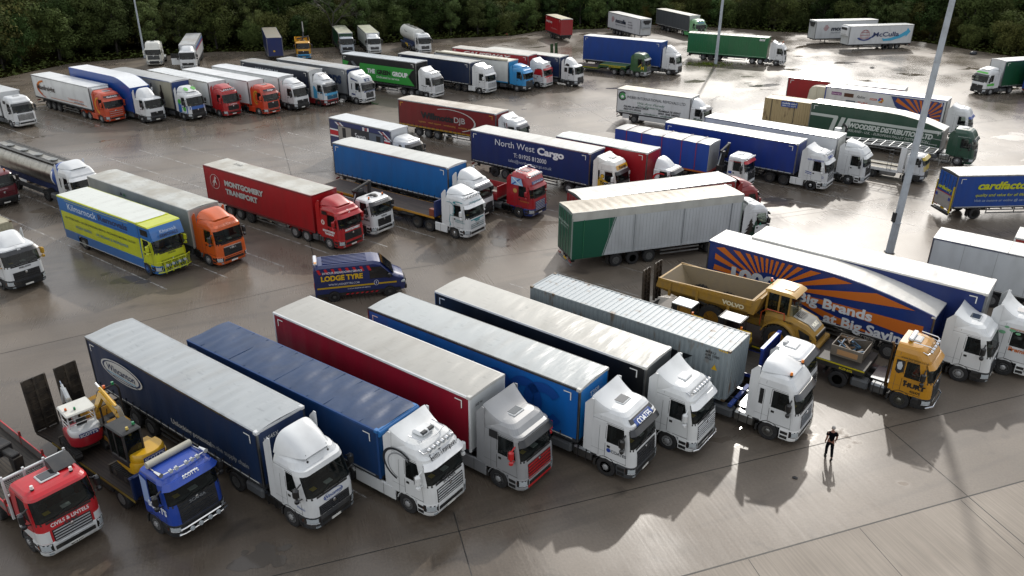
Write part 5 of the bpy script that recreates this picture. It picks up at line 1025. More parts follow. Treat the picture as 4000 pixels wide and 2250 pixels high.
FL(cab, C, 'Manfreight', 3.03, .16, 1.3, W_, bold=.02); ringpoly(cab, C.F-1.3, 2.1, .9, .95, .16, 1.2435, ('#d0a52a', 'film'), 90, 260, 'swirl'); ringpoly(cab, C.F-1.2, 1.6, .8, .55, .16, 1.2435, ('#d0a52a', 'film'), 180, 330, 'swirl')
t, tr, cab, C = artic((-56.3, 105.48, -35.6, 5.0, 13.6, 16.5, 1.1), 'white lorry cab pulling a tall blue trailer whose white roof slopes down at the front', dict(kind='box', side='#17438f', roof='#d9dcde', front='#17438f', prof=[(0, 5.0), (9.9, 5.0), (10.9, 4.92), (12, 4.65), (13, 4.25), (13.6, 3.98)], sag=0, mark=None, tape=None, cap='#17438f', rail=('#17438f', 'paint'), strap=False, post=('#17438f', 'paint')), dict(zt=2.98, defl=3.95, dtype='spoiler', D=2.2, bump='#2f3235', fend='#2f3235', visor=None, hatch=None, gz=(.95, 1.4), fair=True, mir='#1b1d1f'))
t, tr, cab, C = artic((-51.95, 106.75, -34.9, 4.5, 13.6, 16.5, 1.2), 'white and blue lorry cab with green discs pulling a beige trailer printed with bottles', dict(side='#93907f', roof='#a5a8a8', front='#1f3a70', sag=.02, tape=None, strap=False, mark=None), dict(zt=3.45, defl=4.0, dtype='spoiler', bump='#1d1f21', visor=None, hatch=None, gz=(.95, 1.45), mir='#1b1d1f', face='#2255a0', hl=(.66, .92)))
for l in (9.0, 11.0): side_poly(tr, [(l, 1.5), (l+.7, 1.5), (l+.7, 2.9), (l+.48, 3.2), (l+.45, 3.9), (l+.25, 3.9), (l+.22, 3.2), (l, 2.9)], 1.3, ('#2b241c', 'film'), 'bottle_picture')
cabpanel(cab, C, [(2.1, 1.0), (.3, 1.0), (.3, 1.9), (1.5, 1.9), (2.1, 2.4)], '#2a5fa8', 'blue_sweep', 1.2432)
for d_, z in ((1.75, 2.3), (.9, 1.5)): side_poly(cab, ell(C.F-d_, z, .3, .3, 18), 1.258, ('#4aa03a', 'film'), 'green_disc')
for y in (-.5, .5): m = MB(); m.add([(C.F-1.05+.28*cos(a*pi/9)-.12, y+.28*sin(a*pi/9), itp([(0, 0), (1, 0)], 0)+3.74-.28*cos(a*pi/9)*.62) for a in range(18)], [list(range(18))], ('#4aa03a', 'film')); m.build('green_disc', cab, ang=0)
t, tr, cab, C = artic((-47.92, 109.06, -36.8, 4.08, 13.61, 16.5, 1.2), 'cherry red lorry cab with roof light bar pulling a plain white box trailer', dict(kind='box', side='#ccd0d1', roof='#d6dadb', front='#ced1d2', sag=0, mark=None, seams=0, tape=None), dict(col=RED, zt=3.5, defl=3.85, dtype='spoiler', bump=RED, fend=RED, visor=None, hatch='#5d2a2c', mir=RED, bar=6, gz=(.72, 1.5), gw=.85, ns=4, slat='#141516')); FL(cab, C, 'D JAMESON', 1.58, .12, 1.1, '#d9c9c9', bold=.03)
for i in range(1, 14): m = MB(); m.box(i*.97-.012, i*.97+.012, -1.2, 1.2, 4.095, 4.118, ('#aeb2b4', 'dull')); m.build('roof_seam', tr)
t, tr, cab, C = artic((-43.61, 109.91, -35.2, 4.05, 13.59, 16.53, 1.2), 'orange red lorry cab with green and yellow dragon swirls pulling a white box trailer', dict(kind='box', side='#d0d3d4', roof='#d6d9da', front='#ced1d2', sag=0, mark=None, rave=('#a02a1c', 'paint'), tape=None), dict(col='#b9391b', zt=3.65, defl=None, bump='#b9391b', fend='#b9391b', skirt='#b9391b', visor='#8f2a16', hatch='#1d1e20', mir='#b9391b', band='#1d2028', ns=5, slat='#26282a', gz=(.75, 1.7), ax=3)); FL(cab, C, 'Amigo', 3.04, .17, .9, '#d6d9dc', shear=.2, bold=.03)
for q, c_ in ((.95, '#c99a2a'), (.75, '#5a7a2a'), (.55, '#c99a2a')): ringpoly(cab, C.F-1.6, 2.2, q*.55, q*.9, .12, 1.2435, (c_, 'film'), 60, 290, 'swirl')
t, tr, cab, C = artic((-40.58, 112.49, -34.7, 4.05, 13.62, 16.42, 1.2), 'plain white lorry cab with black bumper and white box trailer in the back left row', dict(kind='box', side='#c9cdce', roof='#d3d7d9', front='#c6c9ca', sag=.02, mark=None, tape=None), dict(zt=3.45, defl=3.9, dtype='spoiler', bump='#1f2123', fend='#1f2123', visor=None, hatch=None, gz=(.95, 1.42), mir='#1b1d1f', hl=(.66, .92)))
t, tr, cab, C = artic((-37.35, 114.96, -34.4, 4.4, 13.6, 16.42, 1.2), 'white, sky blue and dark red lorry cab numbered L225 pulling a dark navy trailer', dict(side='#131b2c', roof='#8d9294', roofk='dirtyroof', front='#c9cccb', sag=.02, tape=None, strap=False), dict(zt=3.45, defl=4.15, dtype='spoiler', bump='#7d1218', fend='#7d1218', skirt='#7d1218', visor='#2a2d30', hatch='#2a2d30', face='#3f9ac6', gz=(1.0, 1.5), slat='#3f9ac6', ns=4, mir='#1b1d1f', rim=('#8a1a1e', 'dull')))
cabpanel(cab, C, [(2.15, 1.05), (.36, 1.05), (.36, 1.95), (1.45, 1.95), (1.9, 2.6), (2.15, 2.6)], '#3f9ac6', 'blue_panel', 1.242); LR(tr, 'MALCOLM', 3.1, 3.4, .5, 4.6, '#8f959c', bold=.05); letters(tr, 'MALCOLM', lambda u, v: (13.66, -.6+u, 3.75+v), .2, 1.2, '#27303c', bold=.02)
letters(cab, 'L225', lambda u, v: (C.F-1.35-v*.7, -.75+u, 3.86+v*.5), .42, 1.5, '#23262b', bold=.02); FL(cab, C, 'MALCOLM', 2.98, .13, 1.2, '#3a4048', bold=.02)
for i in range(6): m = MB(); C.patch(m, -1.4+i*.5, -1.2+i*.5, .36, .52, ('#c9cccc', 'film'), .036, 2, 1); m.build('bumper_stripe', cab)
t, tr, cab, C = artic((-32.7, 116.36, -34.2, 4.44, 13.61, 16.46, 1.2), 'white lorry cab with dark blue flashes pulling a grey curtain trailer with big navy letters', dict(side='#6f7376', roof='#9ea3a5', roofk='dirtyroof', front='#1f3560', sag=.02, tape=None, strap=False), dict(zt=3.72, defl=4.2, bump=W_, fend=W_, visor='#26292c', hatch='#2c3f66', mir='#26282b', gz=(.7, 1.62), gw=.8, ns=6, slat='#6d7072'))
LR(tr, 'LORDS', 8.6, 2.5, .95, 4.0, '#1d2c48', bold=.07); m = MB(); C.patch(m, -.55, .55, 3.0, 3.34, ('#2a3f68', 'film'), .035, 6, 6); m.build('name_board', cab); FL(cab, C, '384', 3.07, .2, .5, W_, bold=.03, off=.035); m = MB(); C.patch(m, -1.2, 1.2, 1.66, 1.82, ('#23386a', 'film'), .012, 8, 1); m.build('blue_stripe', cab); FL(cab, C, 'LORDS of LEEDS', 1.69, .1, 1.5, W_, bold=.02, off=.035); cabpanel(cab, C, [(2.15, 1.9), (2.0, 1.9), (2.0, 2.7), (2.15, 2.7)], '#15171a', 'vent_panel'); cabpanel(cab, C, [(2.15, 1.25), (.4, 1.1), (.4, 1.25), (2.15, 1.45)], '#23386a'); cabpanel(cab, C, [(2.15, 3.25), (.95, 3.05), (.95, 3.15), (2.15, 3.5)], '#23386a')
t, tr, cab, C = artic((-24.18, 119.74, -32.0, 4.7, 13.57, 16.52, 1.3), 'white lorry cab pulling a black trailer with a big bright green panel and chevrons', dict(side='#101214', roof='#a5adb3', front='#14171a', sag=.02, tape=None), dict(zt=3.6, defl=4.1, bump=W_, fend='#1b1d1f', visor='#26292c', bar=4, mir='#17181a', ax=3, hatch='#2a2d30', slat='#d3d6d6', gz=(.8, 1.7), ns=6, grille='#9a9d9e'))
side_poly(tr, [(.1, 2.2), (1.3, 3.75), (.1, 3.9)], 1.299, ('#2b8a34', 'film'), 'green_panel'); side_poly(tr, [(3.4, 3.75), (13.2, 3.75), (12.2, 2.75), (13.2, 1.5), (4.6, 1.5), (3.0, 2.6)], 1.299, ('#2b8a34', 'film'), 'green_panel')
side_poly(tr, [(1.5, 3.9), (2.1, 3.9), (4.6, 1.7), (4.2, 1.5)], 1.303, ('#5d6266', 'film'), 'chevron'); side_poly(tr, [(1.5, 3.9), (1.9, 3.9), (.7, 2.4), (.5, 2.6)], 1.303, ('#141618', 'film'), 'chevron'); side_poly(tr, [(12.9, 3.6), (13.1, 3.6), (12.35, 2.7), (13.1, 1.8), (12.9, 1.8), (12.1, 2.7)], 1.303, ('#141618', 'film'), 'chevron')
LR(tr, 'THE', 4.7, 2.55, .55, 1.45, W_, y=1.306, bold=.06); LR(tr, 'GREEN', 6.5, 2.55, .55, 2.5, '#101412', y=1.306, bold=.06); LR(tr, 'GROUP', 9.3, 2.55, .55, 2.75, W_, y=1.306, bold=.06); LR(tr, 'Dedicated to service', 6.4, 1.98, .32, 4.1, '#c9d6c9', y=1.306)
cabpanel(cab, C, [(2.15, 1.75), (.4, 1.35), (.4, 1.41), (2.15, 1.83)], '#23262b')
t, tr, cab, C = artic((-16.61, 123.81, -34.9, 4.15, 13.6, 16.59, 1.2), 'white six wheel lorry cab with polished wheels pulling a plain midnight blue curtain trailer', dict(side='#14233f', roof='#a9adad', roofk='dirtyroof', front='#17294a', sag=.02), dict(zt=3.75, defl=4.05, bump=W_, fend=W_, skirt=W_, visor='#d9dbdb', mir=W_, ax=3, bar=5, gz=(.75, 1.6), ns=6, slat='#c9cbcb', rim=('#c3c6c8', 'chrome'), grille='#8d9092', hatch=None))
t, tr, cab, C = artic((-11.3, 125.35, -34.3, 4.1, 13.6, 16.45, 1.2), 'sky blue lorry cab pulling a white bulk tipper trailer with a rolled cream sheet', dict(kind='box', side='#c3c6c4', roof='#c6c3b4', front='#3a8ec0', sag=.05, mark=None, rave=('#3a8ec0', 'paint'), tape=None, roofk='vinyl'), dict(col='#2b86bf', zt=3.5, defl=3.75, dtype='spoiler', bump='#202326', fend='#202326', visor='#2b86bf', hatch=None, mir='#17181a', gz=(.8, 1.6), ns=6, slat='#55595c'))
m = MB(); m.cyl((.2, -1.15, 4.25), (13.4, -1.15, 4.25), .13, ('#c9c3ae', 'vinyl'), 10); m.build('rolled_sheet', tr)
t, tr, cab, C = artic((-8.8, 127.6, -31.9, 4.5, 13.62, 16.55, 1.2), 'white lorry cab with red stripes pulling a red curtain trailer with white lettering', dict(side='#8d1420', roof='#b9b9b4', roofk='dirtyroof', front='#8d1420', sag=.02), dict(zt=3.72, defl=4.15, bump=W_, fend=W_, visor='#a01318', face='#b3161c', gz=(.8, 1.6), ns=6, slat='#c9383c', grille='#d3d5d5', mir='#a01318', bar=4, hatch=None))
LR(tr, 'CAUSEWAY', 2.1, 3.7, .5, 8.6, '#d3c9c6', bold=.05, shear=.3); cabpanel(cab, C, [(2.0, 1.95), (.6, 1.95), (.6, 2.75), (1.7, 2.75)], '#b3161c', 'red_panel', 1.2432); cabpanel(cab, C, [(2.1, 1.45), (.4, 1.2), (.4, 1.26), (2.1, 1.53)], '#a01318'); FL(cab, C, 'CAUSEWAY', 3.05, .16, 1.2, '#a01318', bold=.04)
t, tr, cab, C = artic((-3.74, 129.44, -34.2, 4.1, 13.6, 16.49, 1.2), 'white cab with grey bumper and navy trailer, right end of the back row', dict(side='#14264a', roof='#b5b6b0', front='#16294f', sag=.02), dict(zt=3.05, defl=4.0, dtype='spoiler', bump='#3a3d42', fend='#3a3d42', visor=None, hatch=None, gz=(.9, 1.4), mir='#17181a', lean=.22))
cabpanel(cab, C, [(2.1, 2.1), (1.62, 2.1), (1.62, 2.72), (2.1, 2.72)], '#15171a', 'rear_side_window', 1.2435); cabpanel(cab, C, [(2.1, 3.02), (1.3, 2.92), (1.3, 3.2), (1.75, 3.35)], '#15171a', 'vent_panel', 1.19)
# ================================================================ FAR RIGHT / FAR MIDDLE
t, tr, cab, C = artic((12.2, 138.46, -31.0, 4.95, 13.7, 16.6, 1.2), 'white lorry cab pulling a tall plain royal blue box trailer, behind the green low loader', dict(side='#123a82', roof='#c9ccc9', front='#123a82', sag=0, strap=False, rail=('#2a4f92', 'paint'), cap='#1d4a94', post=('#1a4288', 'paint')), dict(zt=3.5, defl=4.45, dtype='spoiler', bump='#1d1f21', fend='#1d1f21', visor=None, hatch=None, mir='#17181a', hl=(.66, .92), gz=(.95, 1.42)))
t, tr, cab, C = artic((31.11, 146.8, -25.2, 4.45, 13.66, 16.7, 1.25), 'white lorry cab pulling a ribbed bright green tipping trailer beside the weedy lamp post', dict(kind='box', side='#17653a', roof='#1c2a22', roofk='vinyl', front='#17653a', sag=.06, rail=('#1d6f42', 'paint'), cap='#1d6f42', post=('#17653a', 'paint'), mark=None, tape='#9fb5a6', rave=('#1d6f42', 'paint')), dict(zt=3.6, defl=3.98, bump=W_, visor='#d6d8d8', beacon='#d9621c', hatch='#c9cbcb', fend='#1b1d1f', gz=(.8, 1.7), mir='#17181a', ax=3))
for i in range(1, 34):
    m = MB(); x = i*.4; [m.box(x-.05, x+.05, sg*1.27, sg*1.33, 1.3, 4.3, ('#17653a', 'paint'), .015) for sg in (-1,)]; m.build('side_rib', tr)
LR(tr, 'bmi', 12.2, 3.9, .4, .95, W_, y=1.34, bold=.05, shear=.2)
def box_trailer(v, label, T, name='semi_trailer', cat='trailer'):
    x, y, yaw, h, L, zb = v; t = thing(name, label, cat, (x, y, 0), yaw, 'trailers standing without a lorry'); tr = trailer(t, L=L, h=h, zb=zb, **T); return t, tr
t, tr = box_trailer((7.7, 173.2, -71, 4.25, 8.4, 1.25), 'short red drawbar trailer with white script, alone before the wood', dict(side='#8f141e', roof='#b5ae8f', roofk='dirtyroof', front='#8a121c', ax=2, axx=(3.3, 4.6), legs=False, sag=.01, strap=False, post=('#8f141e', 'paint'), tape=None), 'drawbar_trailer')
LR(tr, 'symphony', .4, 3.0, .5, 3.4, '#d6cfcb', bold=.01, shear=.1); LR(tr, 'inspiring kitchens', 3.2, 2.0, .2, 3.2, '#b58a86'); m = MB(); m.tube([(8.4, 0, .9), (10.2, 0, .75)], .09, DARK); m.tube([(8.3, -.8, .9), (9.6, 0, .8)], .06, DARK); m.tube([(8.3, .8, .9), (9.6, 0, .8)], .06, DARK); m.box(7.6, 8.3, -1, 1, .6, 1.0, DARK); m.build('drawbar', t)
def mcc(tr, L, sd, z=2.5, red='#8f2030'):
    f = LR if sd < 0 else LL; x0 = 3.4 if sd < 0 else L-3.4
    for i in range(5): side_poly(tr, [(x0-1.75*(1 if sd < 0 else -1)+(a*1)*(1 if sd < 0 else -1), b) for a, b in [(0+.12*abs(i-2), z+.22*i), (1.25-.2*abs(i-2), z+.22*i+.1), (1.3-.2*abs(i-2), z+.22*i+.22), (.1+.12*abs(i-2), z+.22*i+.1)]], 1.3, (red, 'film'), 'striped_globe', sd)
    f(tr, 'mcculla', x0, z+.05, .75, 4.4, '#1d2536', bold=.05, shear=.1); f(tr, 'Temperature Controlled Logistics', x0, z-.45, .2, 4.6, '#3a4250')
    for i, s in enumerate(('• Be More', '• Deliver More', '• Expect More')): f(tr, s, x0+(5.2 if sd < 0 else -5.2), z+.55-i*.5, .24, 2.1 if i else 1.6, '#4a4250')
t, tr = box_trailer((21.2, 179.4, -68, 4.25, 13.6, 1.15), 'white refrigerated trailer with striped red globe, facing the camera before the dark wood', dict(kind='box', side='#b9bcc0', roof='#a9adae', front='#b5b9bb', sag=0, mark=None, tape=None, fridge='#9aa0a4', roofk='dirtyroof')); mcc(tr, 13.6, -1)
m = MB(); m.prism([(-.95, 4.05), (.95, 4.05), (.45, 3.2), (-.45, 3.2)], 13.95, 14.05, ('#15181b', 'dull'), 'yz'); m.build('fridge_grille', tr)
t, tr, cab, C = artic((32.6, 186.2, -69.5, 4.2, 13.63, 16.5, 1.2), 'pale green lorry cab pulling a dark grey curtain trailer at the edge of the wood', dict(side='#44484c', roof='#a3a49c', roofk='dirtyroof', front='#b9bcba', sag=.01, mark=None), dict(col='#7fae80', zt=3.65, defl=None, bump='#7fae80', fend='#7fae80', skirt='#4f9a5c', bar=6, visor='#55705a', mir='#55785a', hatch=None)); FL(cab, C, 'TRANSPORT', 2.98, .2, 1.5, '#3f6fb0', bold=.04)
t, tr = box_trailer((72.4, 168.4, -167, 4.4, 13.7, 1.05), 'white refrigerated trailer with striped red globe, half hidden behind its neighbour at far right', dict(kind='box', side='#b6babd', roof='#aab0b0', front='#a9adae', sag=0, mark=None, tape=None, roofk='dirtyroof')); mcc(tr, 13.7, 1)
m = MB(); m.prism([(-.95, 4.15), (.95, 4.15), (.5, 3.3), (-.5, 3.3)], 13.72, 13.85, ('#15181b', 'dull'), 'yz'); m.build('fridge_grille', tr)
t, tr = box_trailer((76.0, 160.6, -166.5, 4.45, 13.7, 1.1), 'white refrigerated trailer with wire globe emblem and long pale blue arrow, far right', dict(kind='box', side='#c3c7ca', roof='#b3b8b9', front='#b3b7b8', sag=0, mark=None, tape=None, fridge='#c9ccce'))
gx = 10.4
for k in range(3): ringpoly(tr, gx, 2.75, 1.0*(1-.34*k), 1.0, .07, 1.3, ('#8f2030', 'film'), sd=1)
for k in (-.5, 0, .5): q = sqrt(1-k*k); panel(tr, gx-q, gx+q, 2.75+k-.035, 2.75+k+.035, '#8f2030', 'globe_line', 1.303, sd=1)
ringpoly(tr, gx, 2.5, 1.6, .75, .3, 1.306, ('#1d3a78', 'film'), 190, 345, 'arrow', sd=1) ; side_poly(tr, [(gx-1.2, 2.2), (gx-2.0, 3.0), (gx-1.9, 2.3)], 1.306, ('#1d3a78', 'film'), 'arrow', 1)
ringpoly(tr, 4.2, 3.2, 3.4, 1.5, .3, 1.3, ('#3f9fc4', 'film'), 235, 320, 'arrow', sd=1) if False else side_poly(tr, [(6.6, 2.15), (6.2, 1.6), (4.6, 1.65), (2.6, 2.1), (1.5, 2.6), (1.5, 2.25), (.6, 3.2), (1.35, 3.95), (1.4, 3.5), (2.6, 2.8), (4.6, 2.15), (6.0, 2.0)], 1.3, ('#3f9fc4', 'film'), 'arrow', 1)
LL(tr, 'McCulla', 8.6, 2.45, .8, 5.6, '#1d2f5a', bold=.02, y=1.308)
t, tr, cab, C = artic((82.27, 122.43, -159.7, 4.7, 13.6, 16.59, 1.2), 'white lorry with lime green flashes heading left with a green trailer', dict(side='#134a2c', roof='#d0d1cc', front='#c3c6c6', sag=.02, tape='#a9b3ac'), dict(zt=3.55, defl=3.8, dtype='spoiler', bump='#26292c', fend='#26292c', visor='#1c1e20', hatch=None, mir='#17181a', gz=(.8, 1.45), ns=5, slat='#26282a'))
m = MB(); C.patch(m, -1.1, 1.1, 3.02, 3.2, ('#4fb03c', 'film'), .035, 8, 6); m.build('green_flash', cab); side_poly(cab, [(C.F-.4, 1.35), (C.F-1.7, 1.35), (C.F-1.7, 1.7), (C.F-.4, 1.6)], 1.26, ('#4fb03c', 'film'), 'green_flash', 1)
t, tr, cab, C = artic((73.6, 115.4, 20, 4.7, 13.6, 16.5, 1.0), 'royal blue box trailer at the right edge, in front of the green trailer', dict(kind='box', side='#17398f', roof='#cfcfc9', rear='#1b3f9a', post=('#1b3f9a', 'paint'), sag=0), dict(zt=3.4, defl=4.0)); letters(tr, 'D', lambda u, v: (-.05, .95-u, 3.6+v), .5, .4, W_, bold=.04)
# far back facing row
t, tr = box_trailer((-44.27, 150.39, -70.9, 4.15, 13.6, 1.27), 'navy curtain trailer with stained grey roof standing alone before the wood', dict(side='#14204a', roof='#7d7a6e', roofk='dirtyroof', front='#15255a', sag=.02, strap=False, cap='#15255a', rail=('#24335f', 'paint')))
m = MB(); m.box(13.62, 13.64, -.35, -.05, 1.9, 2.15, ('#c9a21a', 'film')); m.build('warning_plate', tr)
t, tr, cab, C = rigid((-33.35, 158.29, -72.1, 3.6, 10.6, 12.4, 1.1), 'silver cab lorry with dark green box body, left of two box lorries by the wood', dict(side='#123d2b', roof='#a5a994', roofk='dirtyroof', front='#123d2b'), dict(col='#9aa2aa', zt=3.0, bump='#8a9299', hatch='#1d2023', visor=None, gz=(.85, 1.4)))
t, tr, cab, C = rigid((-28.8, 159.51, -72.1, 3.55, 11.2, 13.0, 1.1), 'white cab lorry with white box body, right of two box lorries by the wood', dict(side='#c6c8c3', roof='#a9ae98', roofk='dirtyroof', front='#c9cbc8'), dict(zt=2.95, defl=3.45, dtype='spoiler', bump=W_, visor=None, hatch=None, gz=(.7, 1.4), ns=3, slat='#8d9093', gw=.8))
t, tr, cab, C = artic((-56.0, 145.2, -74.5, 3.75, 13.4, 15.9, 1.1), 'white lorry with its cab door standing open, blue and red stripes on its white trailer', dict(kind='box', side='#c9cbcc', roof='#a5a9aa', front='#c9cccd', sag=0, mark=None, tape=None, roofk='dirtyroof'), dict(zt=3.05, defl=3.65, dtype='spoiler', bump=W_, visor=None, hatch=None, gz=(.8, 1.3)))
panel(tr, .2, 13.2, 3.0, 3.4, '#2a5a8a', 'stripe', sd=1); panel(tr, .2, 13.2, 2.7, 3.0, '#8a2030', 'stripe', sd=1); m = MB(); m.box(C.F-.7, C.F-.62, -2.45, -1.24, 1.0, 2.0, (W_, 'paint')); m.box(C.F-.7, C.F-.62, -2.45, -1.24, 2.0, 2.75, ('#24282b', 'lamp')); m.build('open_door', cab)
t = thing('tractor_unit', 'lone white tractor unit without a trailer, facing the camera beside the left wood', 'lorry cab', (-58.78, 133.82, 0), -75, LG); cab, C = tractor(t, 0, col='#d3d3cb', zt=3.8, defl=None, bump='#d3d3cb', fend='#d3d3cb', visor='#c6c6be', mir='#d3d3cb', hatch='#55585a', gz=(1.1, 1.75), ns=4, slat='#26282a', grille='#55585a'); m = MB(); C.patch(m, -.75, .75, .45, .9, ('#1b1d1f', 'dull'), .04, 4, 1); m.build('lower_grille', cab)
def tipper_body(t, x0, x1, col, z=1.2, hgt=1.1):
    m = MB(); w = 1.22; c = (col, 'paint'); m.box(x0, x1, -w, w, z-.15, z, c)
    for sg in (-1, 1):
        m.box(x0, x1, sg*(w-.06), sg*w, z, z+hgt, c, .02)
        for i in range(6): x = x0+.15+i*(x1-x0-.3)/5; m.box(x-.06, x+.06, sg*w, sg*(w+.05), z, z+hgt, c, .01)
        m.box(x0, x1, sg*(w-.09), sg*(w+.06), z+hgt-.08, z+hgt+.02, c, .01)
    m.box(x0, x0+.06, -w+.06, w-.06, z, z+hgt, c); m.box(x1-.06, x1, -w+.06, w-.06, z, z+hgt+.25, c); m.box(x0+.06, x1-.06, -w+.06, w-.06, z, z+.03, ('#3a3530', 'mud')); return m.build('tipper_body', t)
t = thing('grab_lorry', 'yellow tipper lorry with pale blue bumper and black grab arm, by the wood', 'tipper lorry', (-36.12, 141.29, 0), -75, LG); cab, C = tractor(t, 0, col='#c9921a', zt=2.95, defl=None, D=1.9, chassis=False, bump='#2f8fc4', fend='#2f8fc4', face='#c9921a', visor=None, hatch=None, mir='#17181a', fair=False, gz=(.98, 1.5), ns=3); tipper_body(t, -8.6, -2.6, '#c9921a', 1.25, 1.5); m = MB(); m.box(-8.6, -1, -.45, .45, .7, 1.1, DARK); m.build('chassis', t); axles(t, (-3.3, -6.2, -7.55)); crane(t, -2.25, 1.1, 1, '#26282b'); m = MB(); m.tube([(-2.3, 0, 2.6), (-2.9, .3, 4.2), (-5.5, .3, 5.6), (-6.2, .3, 3.0)], .13, ('#26282b', 'dull')); m.build('grab_arm', t)
def tank_body(t, x0, x1, zc, rx, rz, mt, end, n=28):
    m = MB(); R = []
    for x, k in ((x0, .55), (x0+.12, .85), (x0+.3, 1), (x1-.3, 1), (x1-.12, .85), (x1, .55)): R.append([(x, rx*k*sin(2*pi*i/n), zc+rz*k*cos(2*pi*i/n)) for i in range(n)])
    m.rings(R, mt); m.build('tank', t)
    for i in range(1, 9):
        x = x0+.3+i*(x1-x0-.6)/9; m = MB(); m.rings([[(xx, (rx+.012)*sin(2*pi*j/n), zc+(rz+.012)*cos(2*pi*j/n)) for j in range(n)] for xx in (x-.035, x+.035)], mt, cap=False); m.build('tank_band', t)
t = thing('tanker_lorry', 'white cement tanker lorry parked before the dark wood in the far middle', 'tanker lorry', (-15.86, 148.1, 0), -65.5, LG); cab, C = tractor(t, 0, zt=3.5, defl=None, bump=W_, fend=W_, visor='#2a2d30', hatch='#5d6062', mir='#17181a', gz=(.65, 1.5), gw=.8, ns=4, slat='#8d9093', fair=False)
tank_body(t, -11.6, -3.0, 2.75, 1.2, 1.25, ('#c6c7c2', 'paint'), None); m = MB(); m.box(-11.5, -3, -.5, .5, .9, 1.6, ('#24365a', 'dull')); [m.box(-11.2, -4, sg*1.0, sg*1.2, .9, 1.2, ('#24365a', 'dull')) for sg in (-1, 1)]; m.box(-8.2, -6.8, -1.22, -1.2, .55, 1.15, ('#c9a21a', 'film')); m.build('tank_frame', t); axles(t, (-10.4, -9.05, -7.7))
m = MB(); m.box(-10.8, -4.2, -.28, .28, 4.0, 4.05, ('#8d8f8a', 'steel')); [m.cyl((x, 0, 4.02), (x, 0, 4.16), .24, ('#b5b6b2', 'steel'), 14) for x in (-9.5, -7.2, -5)]; m.build('walkway', t); letters(t, 'Tarmac', sideR(-8.6, 1.16, 2.95), .4, 1.6, '#2b2f36', bold=.03)
# ---------------------------------------------------------------- removals lorries
t = thing('removals_lorry', 'white removals lorry with long dark lettering, green round emblem and scripted slogan', 'box lorry', (13.42, 100.0, 0), -33.7, LG)
tr = trailer(t, L=9.6, h=3.95, zb=1.15, W=2.5, kind='box', side='#c6c9cb', roof='#bdb7a6', roofk='dirtyroof', front='#c3c6c7', ax=1, axx=(2.45,), legs=False, guard=False, sag=0, mark=None, tape=None); cab, C = tractor(t, 11.6, zt=2.95, defl=3.75, dtype='spoiler', D=1.95, chassis=False, fair=False, visor='#2a2d30', hatch=None, mir='#17181a')
m = MB(); [m.box(a, b, sg*1.17, sg*1.248, .5, 1.02, ('#b9bcbd', 'paint'), .01) for a, b in ((.9, 1.8), (3.1, 9.5)) for sg in (-1, 1)]; m.build('side_skirt', t)
Y = 1.262
LR(tr, 'WEBBS INTERNATIONAL REMOVALS LTD', 1.35, 2.95, .32, 7.6, '#2a3036', y=Y, bold=.0); LR(tr, 'We Are Purely\nThe Balearics !', 2.8, 2.4, .26, 3.6, '#3a6a52', y=Y, shear=.35, bold=0); LR(tr, 'PALMA de MALLORCA\n0034 971 693566', 1.0, 1.85, .22, 3.3, '#1f2428', y=Y, bold=.03, shear=.15); LR(tr, 'RAMSGATE KENT\n0044 1843 585055', 5.6, 1.85, .22, 2.9, '#1f2428', y=Y, bold=.03, shear=.15); LR(tr, 'www.webbsremovals.com    webbs@spain.es    sales@webbs.com', .4, 1.28, .16, 7.6, '#2f5a44', y=Y, bold=.02, shear=.2)
ringpoly(tr, .75, 3.15, .55, .55, .28, Y, ('#2b3034', 'film'), 40, 340); side_poly(tr, ell(.75, 3.15, .38, .38, 22), Y, ('#3f8a50', 'film')); side_poly(tr, [(.5, 3.05), (.75, 3.28), (1.0, 3.05), (.9, 3.05), (.9, 2.92), (.6, 2.92), (.6, 3.05)], Y+.003, (W_, 'film'))
FL(cab, C, 'WEBBS', 2.83, .09, .9, '#3a4a44'); DL(cab, C, 'Webbs', 1.5, 1.4, .3, 1.1, '#1f4a36', shear=.2, bold=.04)
t = thing('removals_lorry', 'yellow and blue removals lorry with cab-top pod and yellow bull bar', 'box lorry', (-33.8, 58.54, 0), -34.5, LG); YE = '#b5bd1c'; BL = '#1f5fa0'
tr = trailer(t, L=10.4, h=3.86, zb=1.15, W=2.5, kind='box', side=YE, roof='#c9cdc6', front=YE, ax=1, axx=(2.5,), legs=False, guard=False, sag=.0, mark=None, tape=None, rail=(YE, 'paint'), cap=YE, post=(BL, 'paint'), rave=(BL, 'paint'), rear=BL)
m = MB(); [m.box(a, b, sg*1.17, sg*1.252, .48, 1.16, (BL, 'paint'), .01) for a, b in ((.05, 1.85), (3.15, 10.35)) for sg in (-1, 1)]; [m.box(.05, 10.35, sg*1.17, sg*1.256, .45, .5, ('#b9bcbd', 'paint')) for sg in (-1, 1)]; m.build('side_skirt', t)
for sg in (-1, 1): panel(tr, .09, 10.3, 2.72, 3.76, BL, 'blue_band', 1.256, sd=sg)
cab, C = tractor(t, 12.05, col=YE, zt=2.92, D=1.7, defl=None, chassis=False, fair=False, bump=BL, fend=YE, visor=None, hatch=None, mir=YE, face=YE, gz=(.98, 1.35), ns=3, grille='#6d7218', slat=YE, rim=('#2a5a9a', 'dull'))
m = MB(); m.prism([(10.4, 2.85), (11.75, 2.72), (12.0, 2.85), (11.75, 3.62), (11.55, 3.8), (10.4, 3.84)], -1.22, 1.22, (BL, 'paint')); m.build('cab_top_pod', t); m = MB(); m.prism([(10.4, 3.84), (11.56, 3.8), (11.66, 3.72), (11.62, 3.7), (10.4, 3.7)], -1.26, 1.26, (YE, 'paint')); m.build('pod_roof', t)
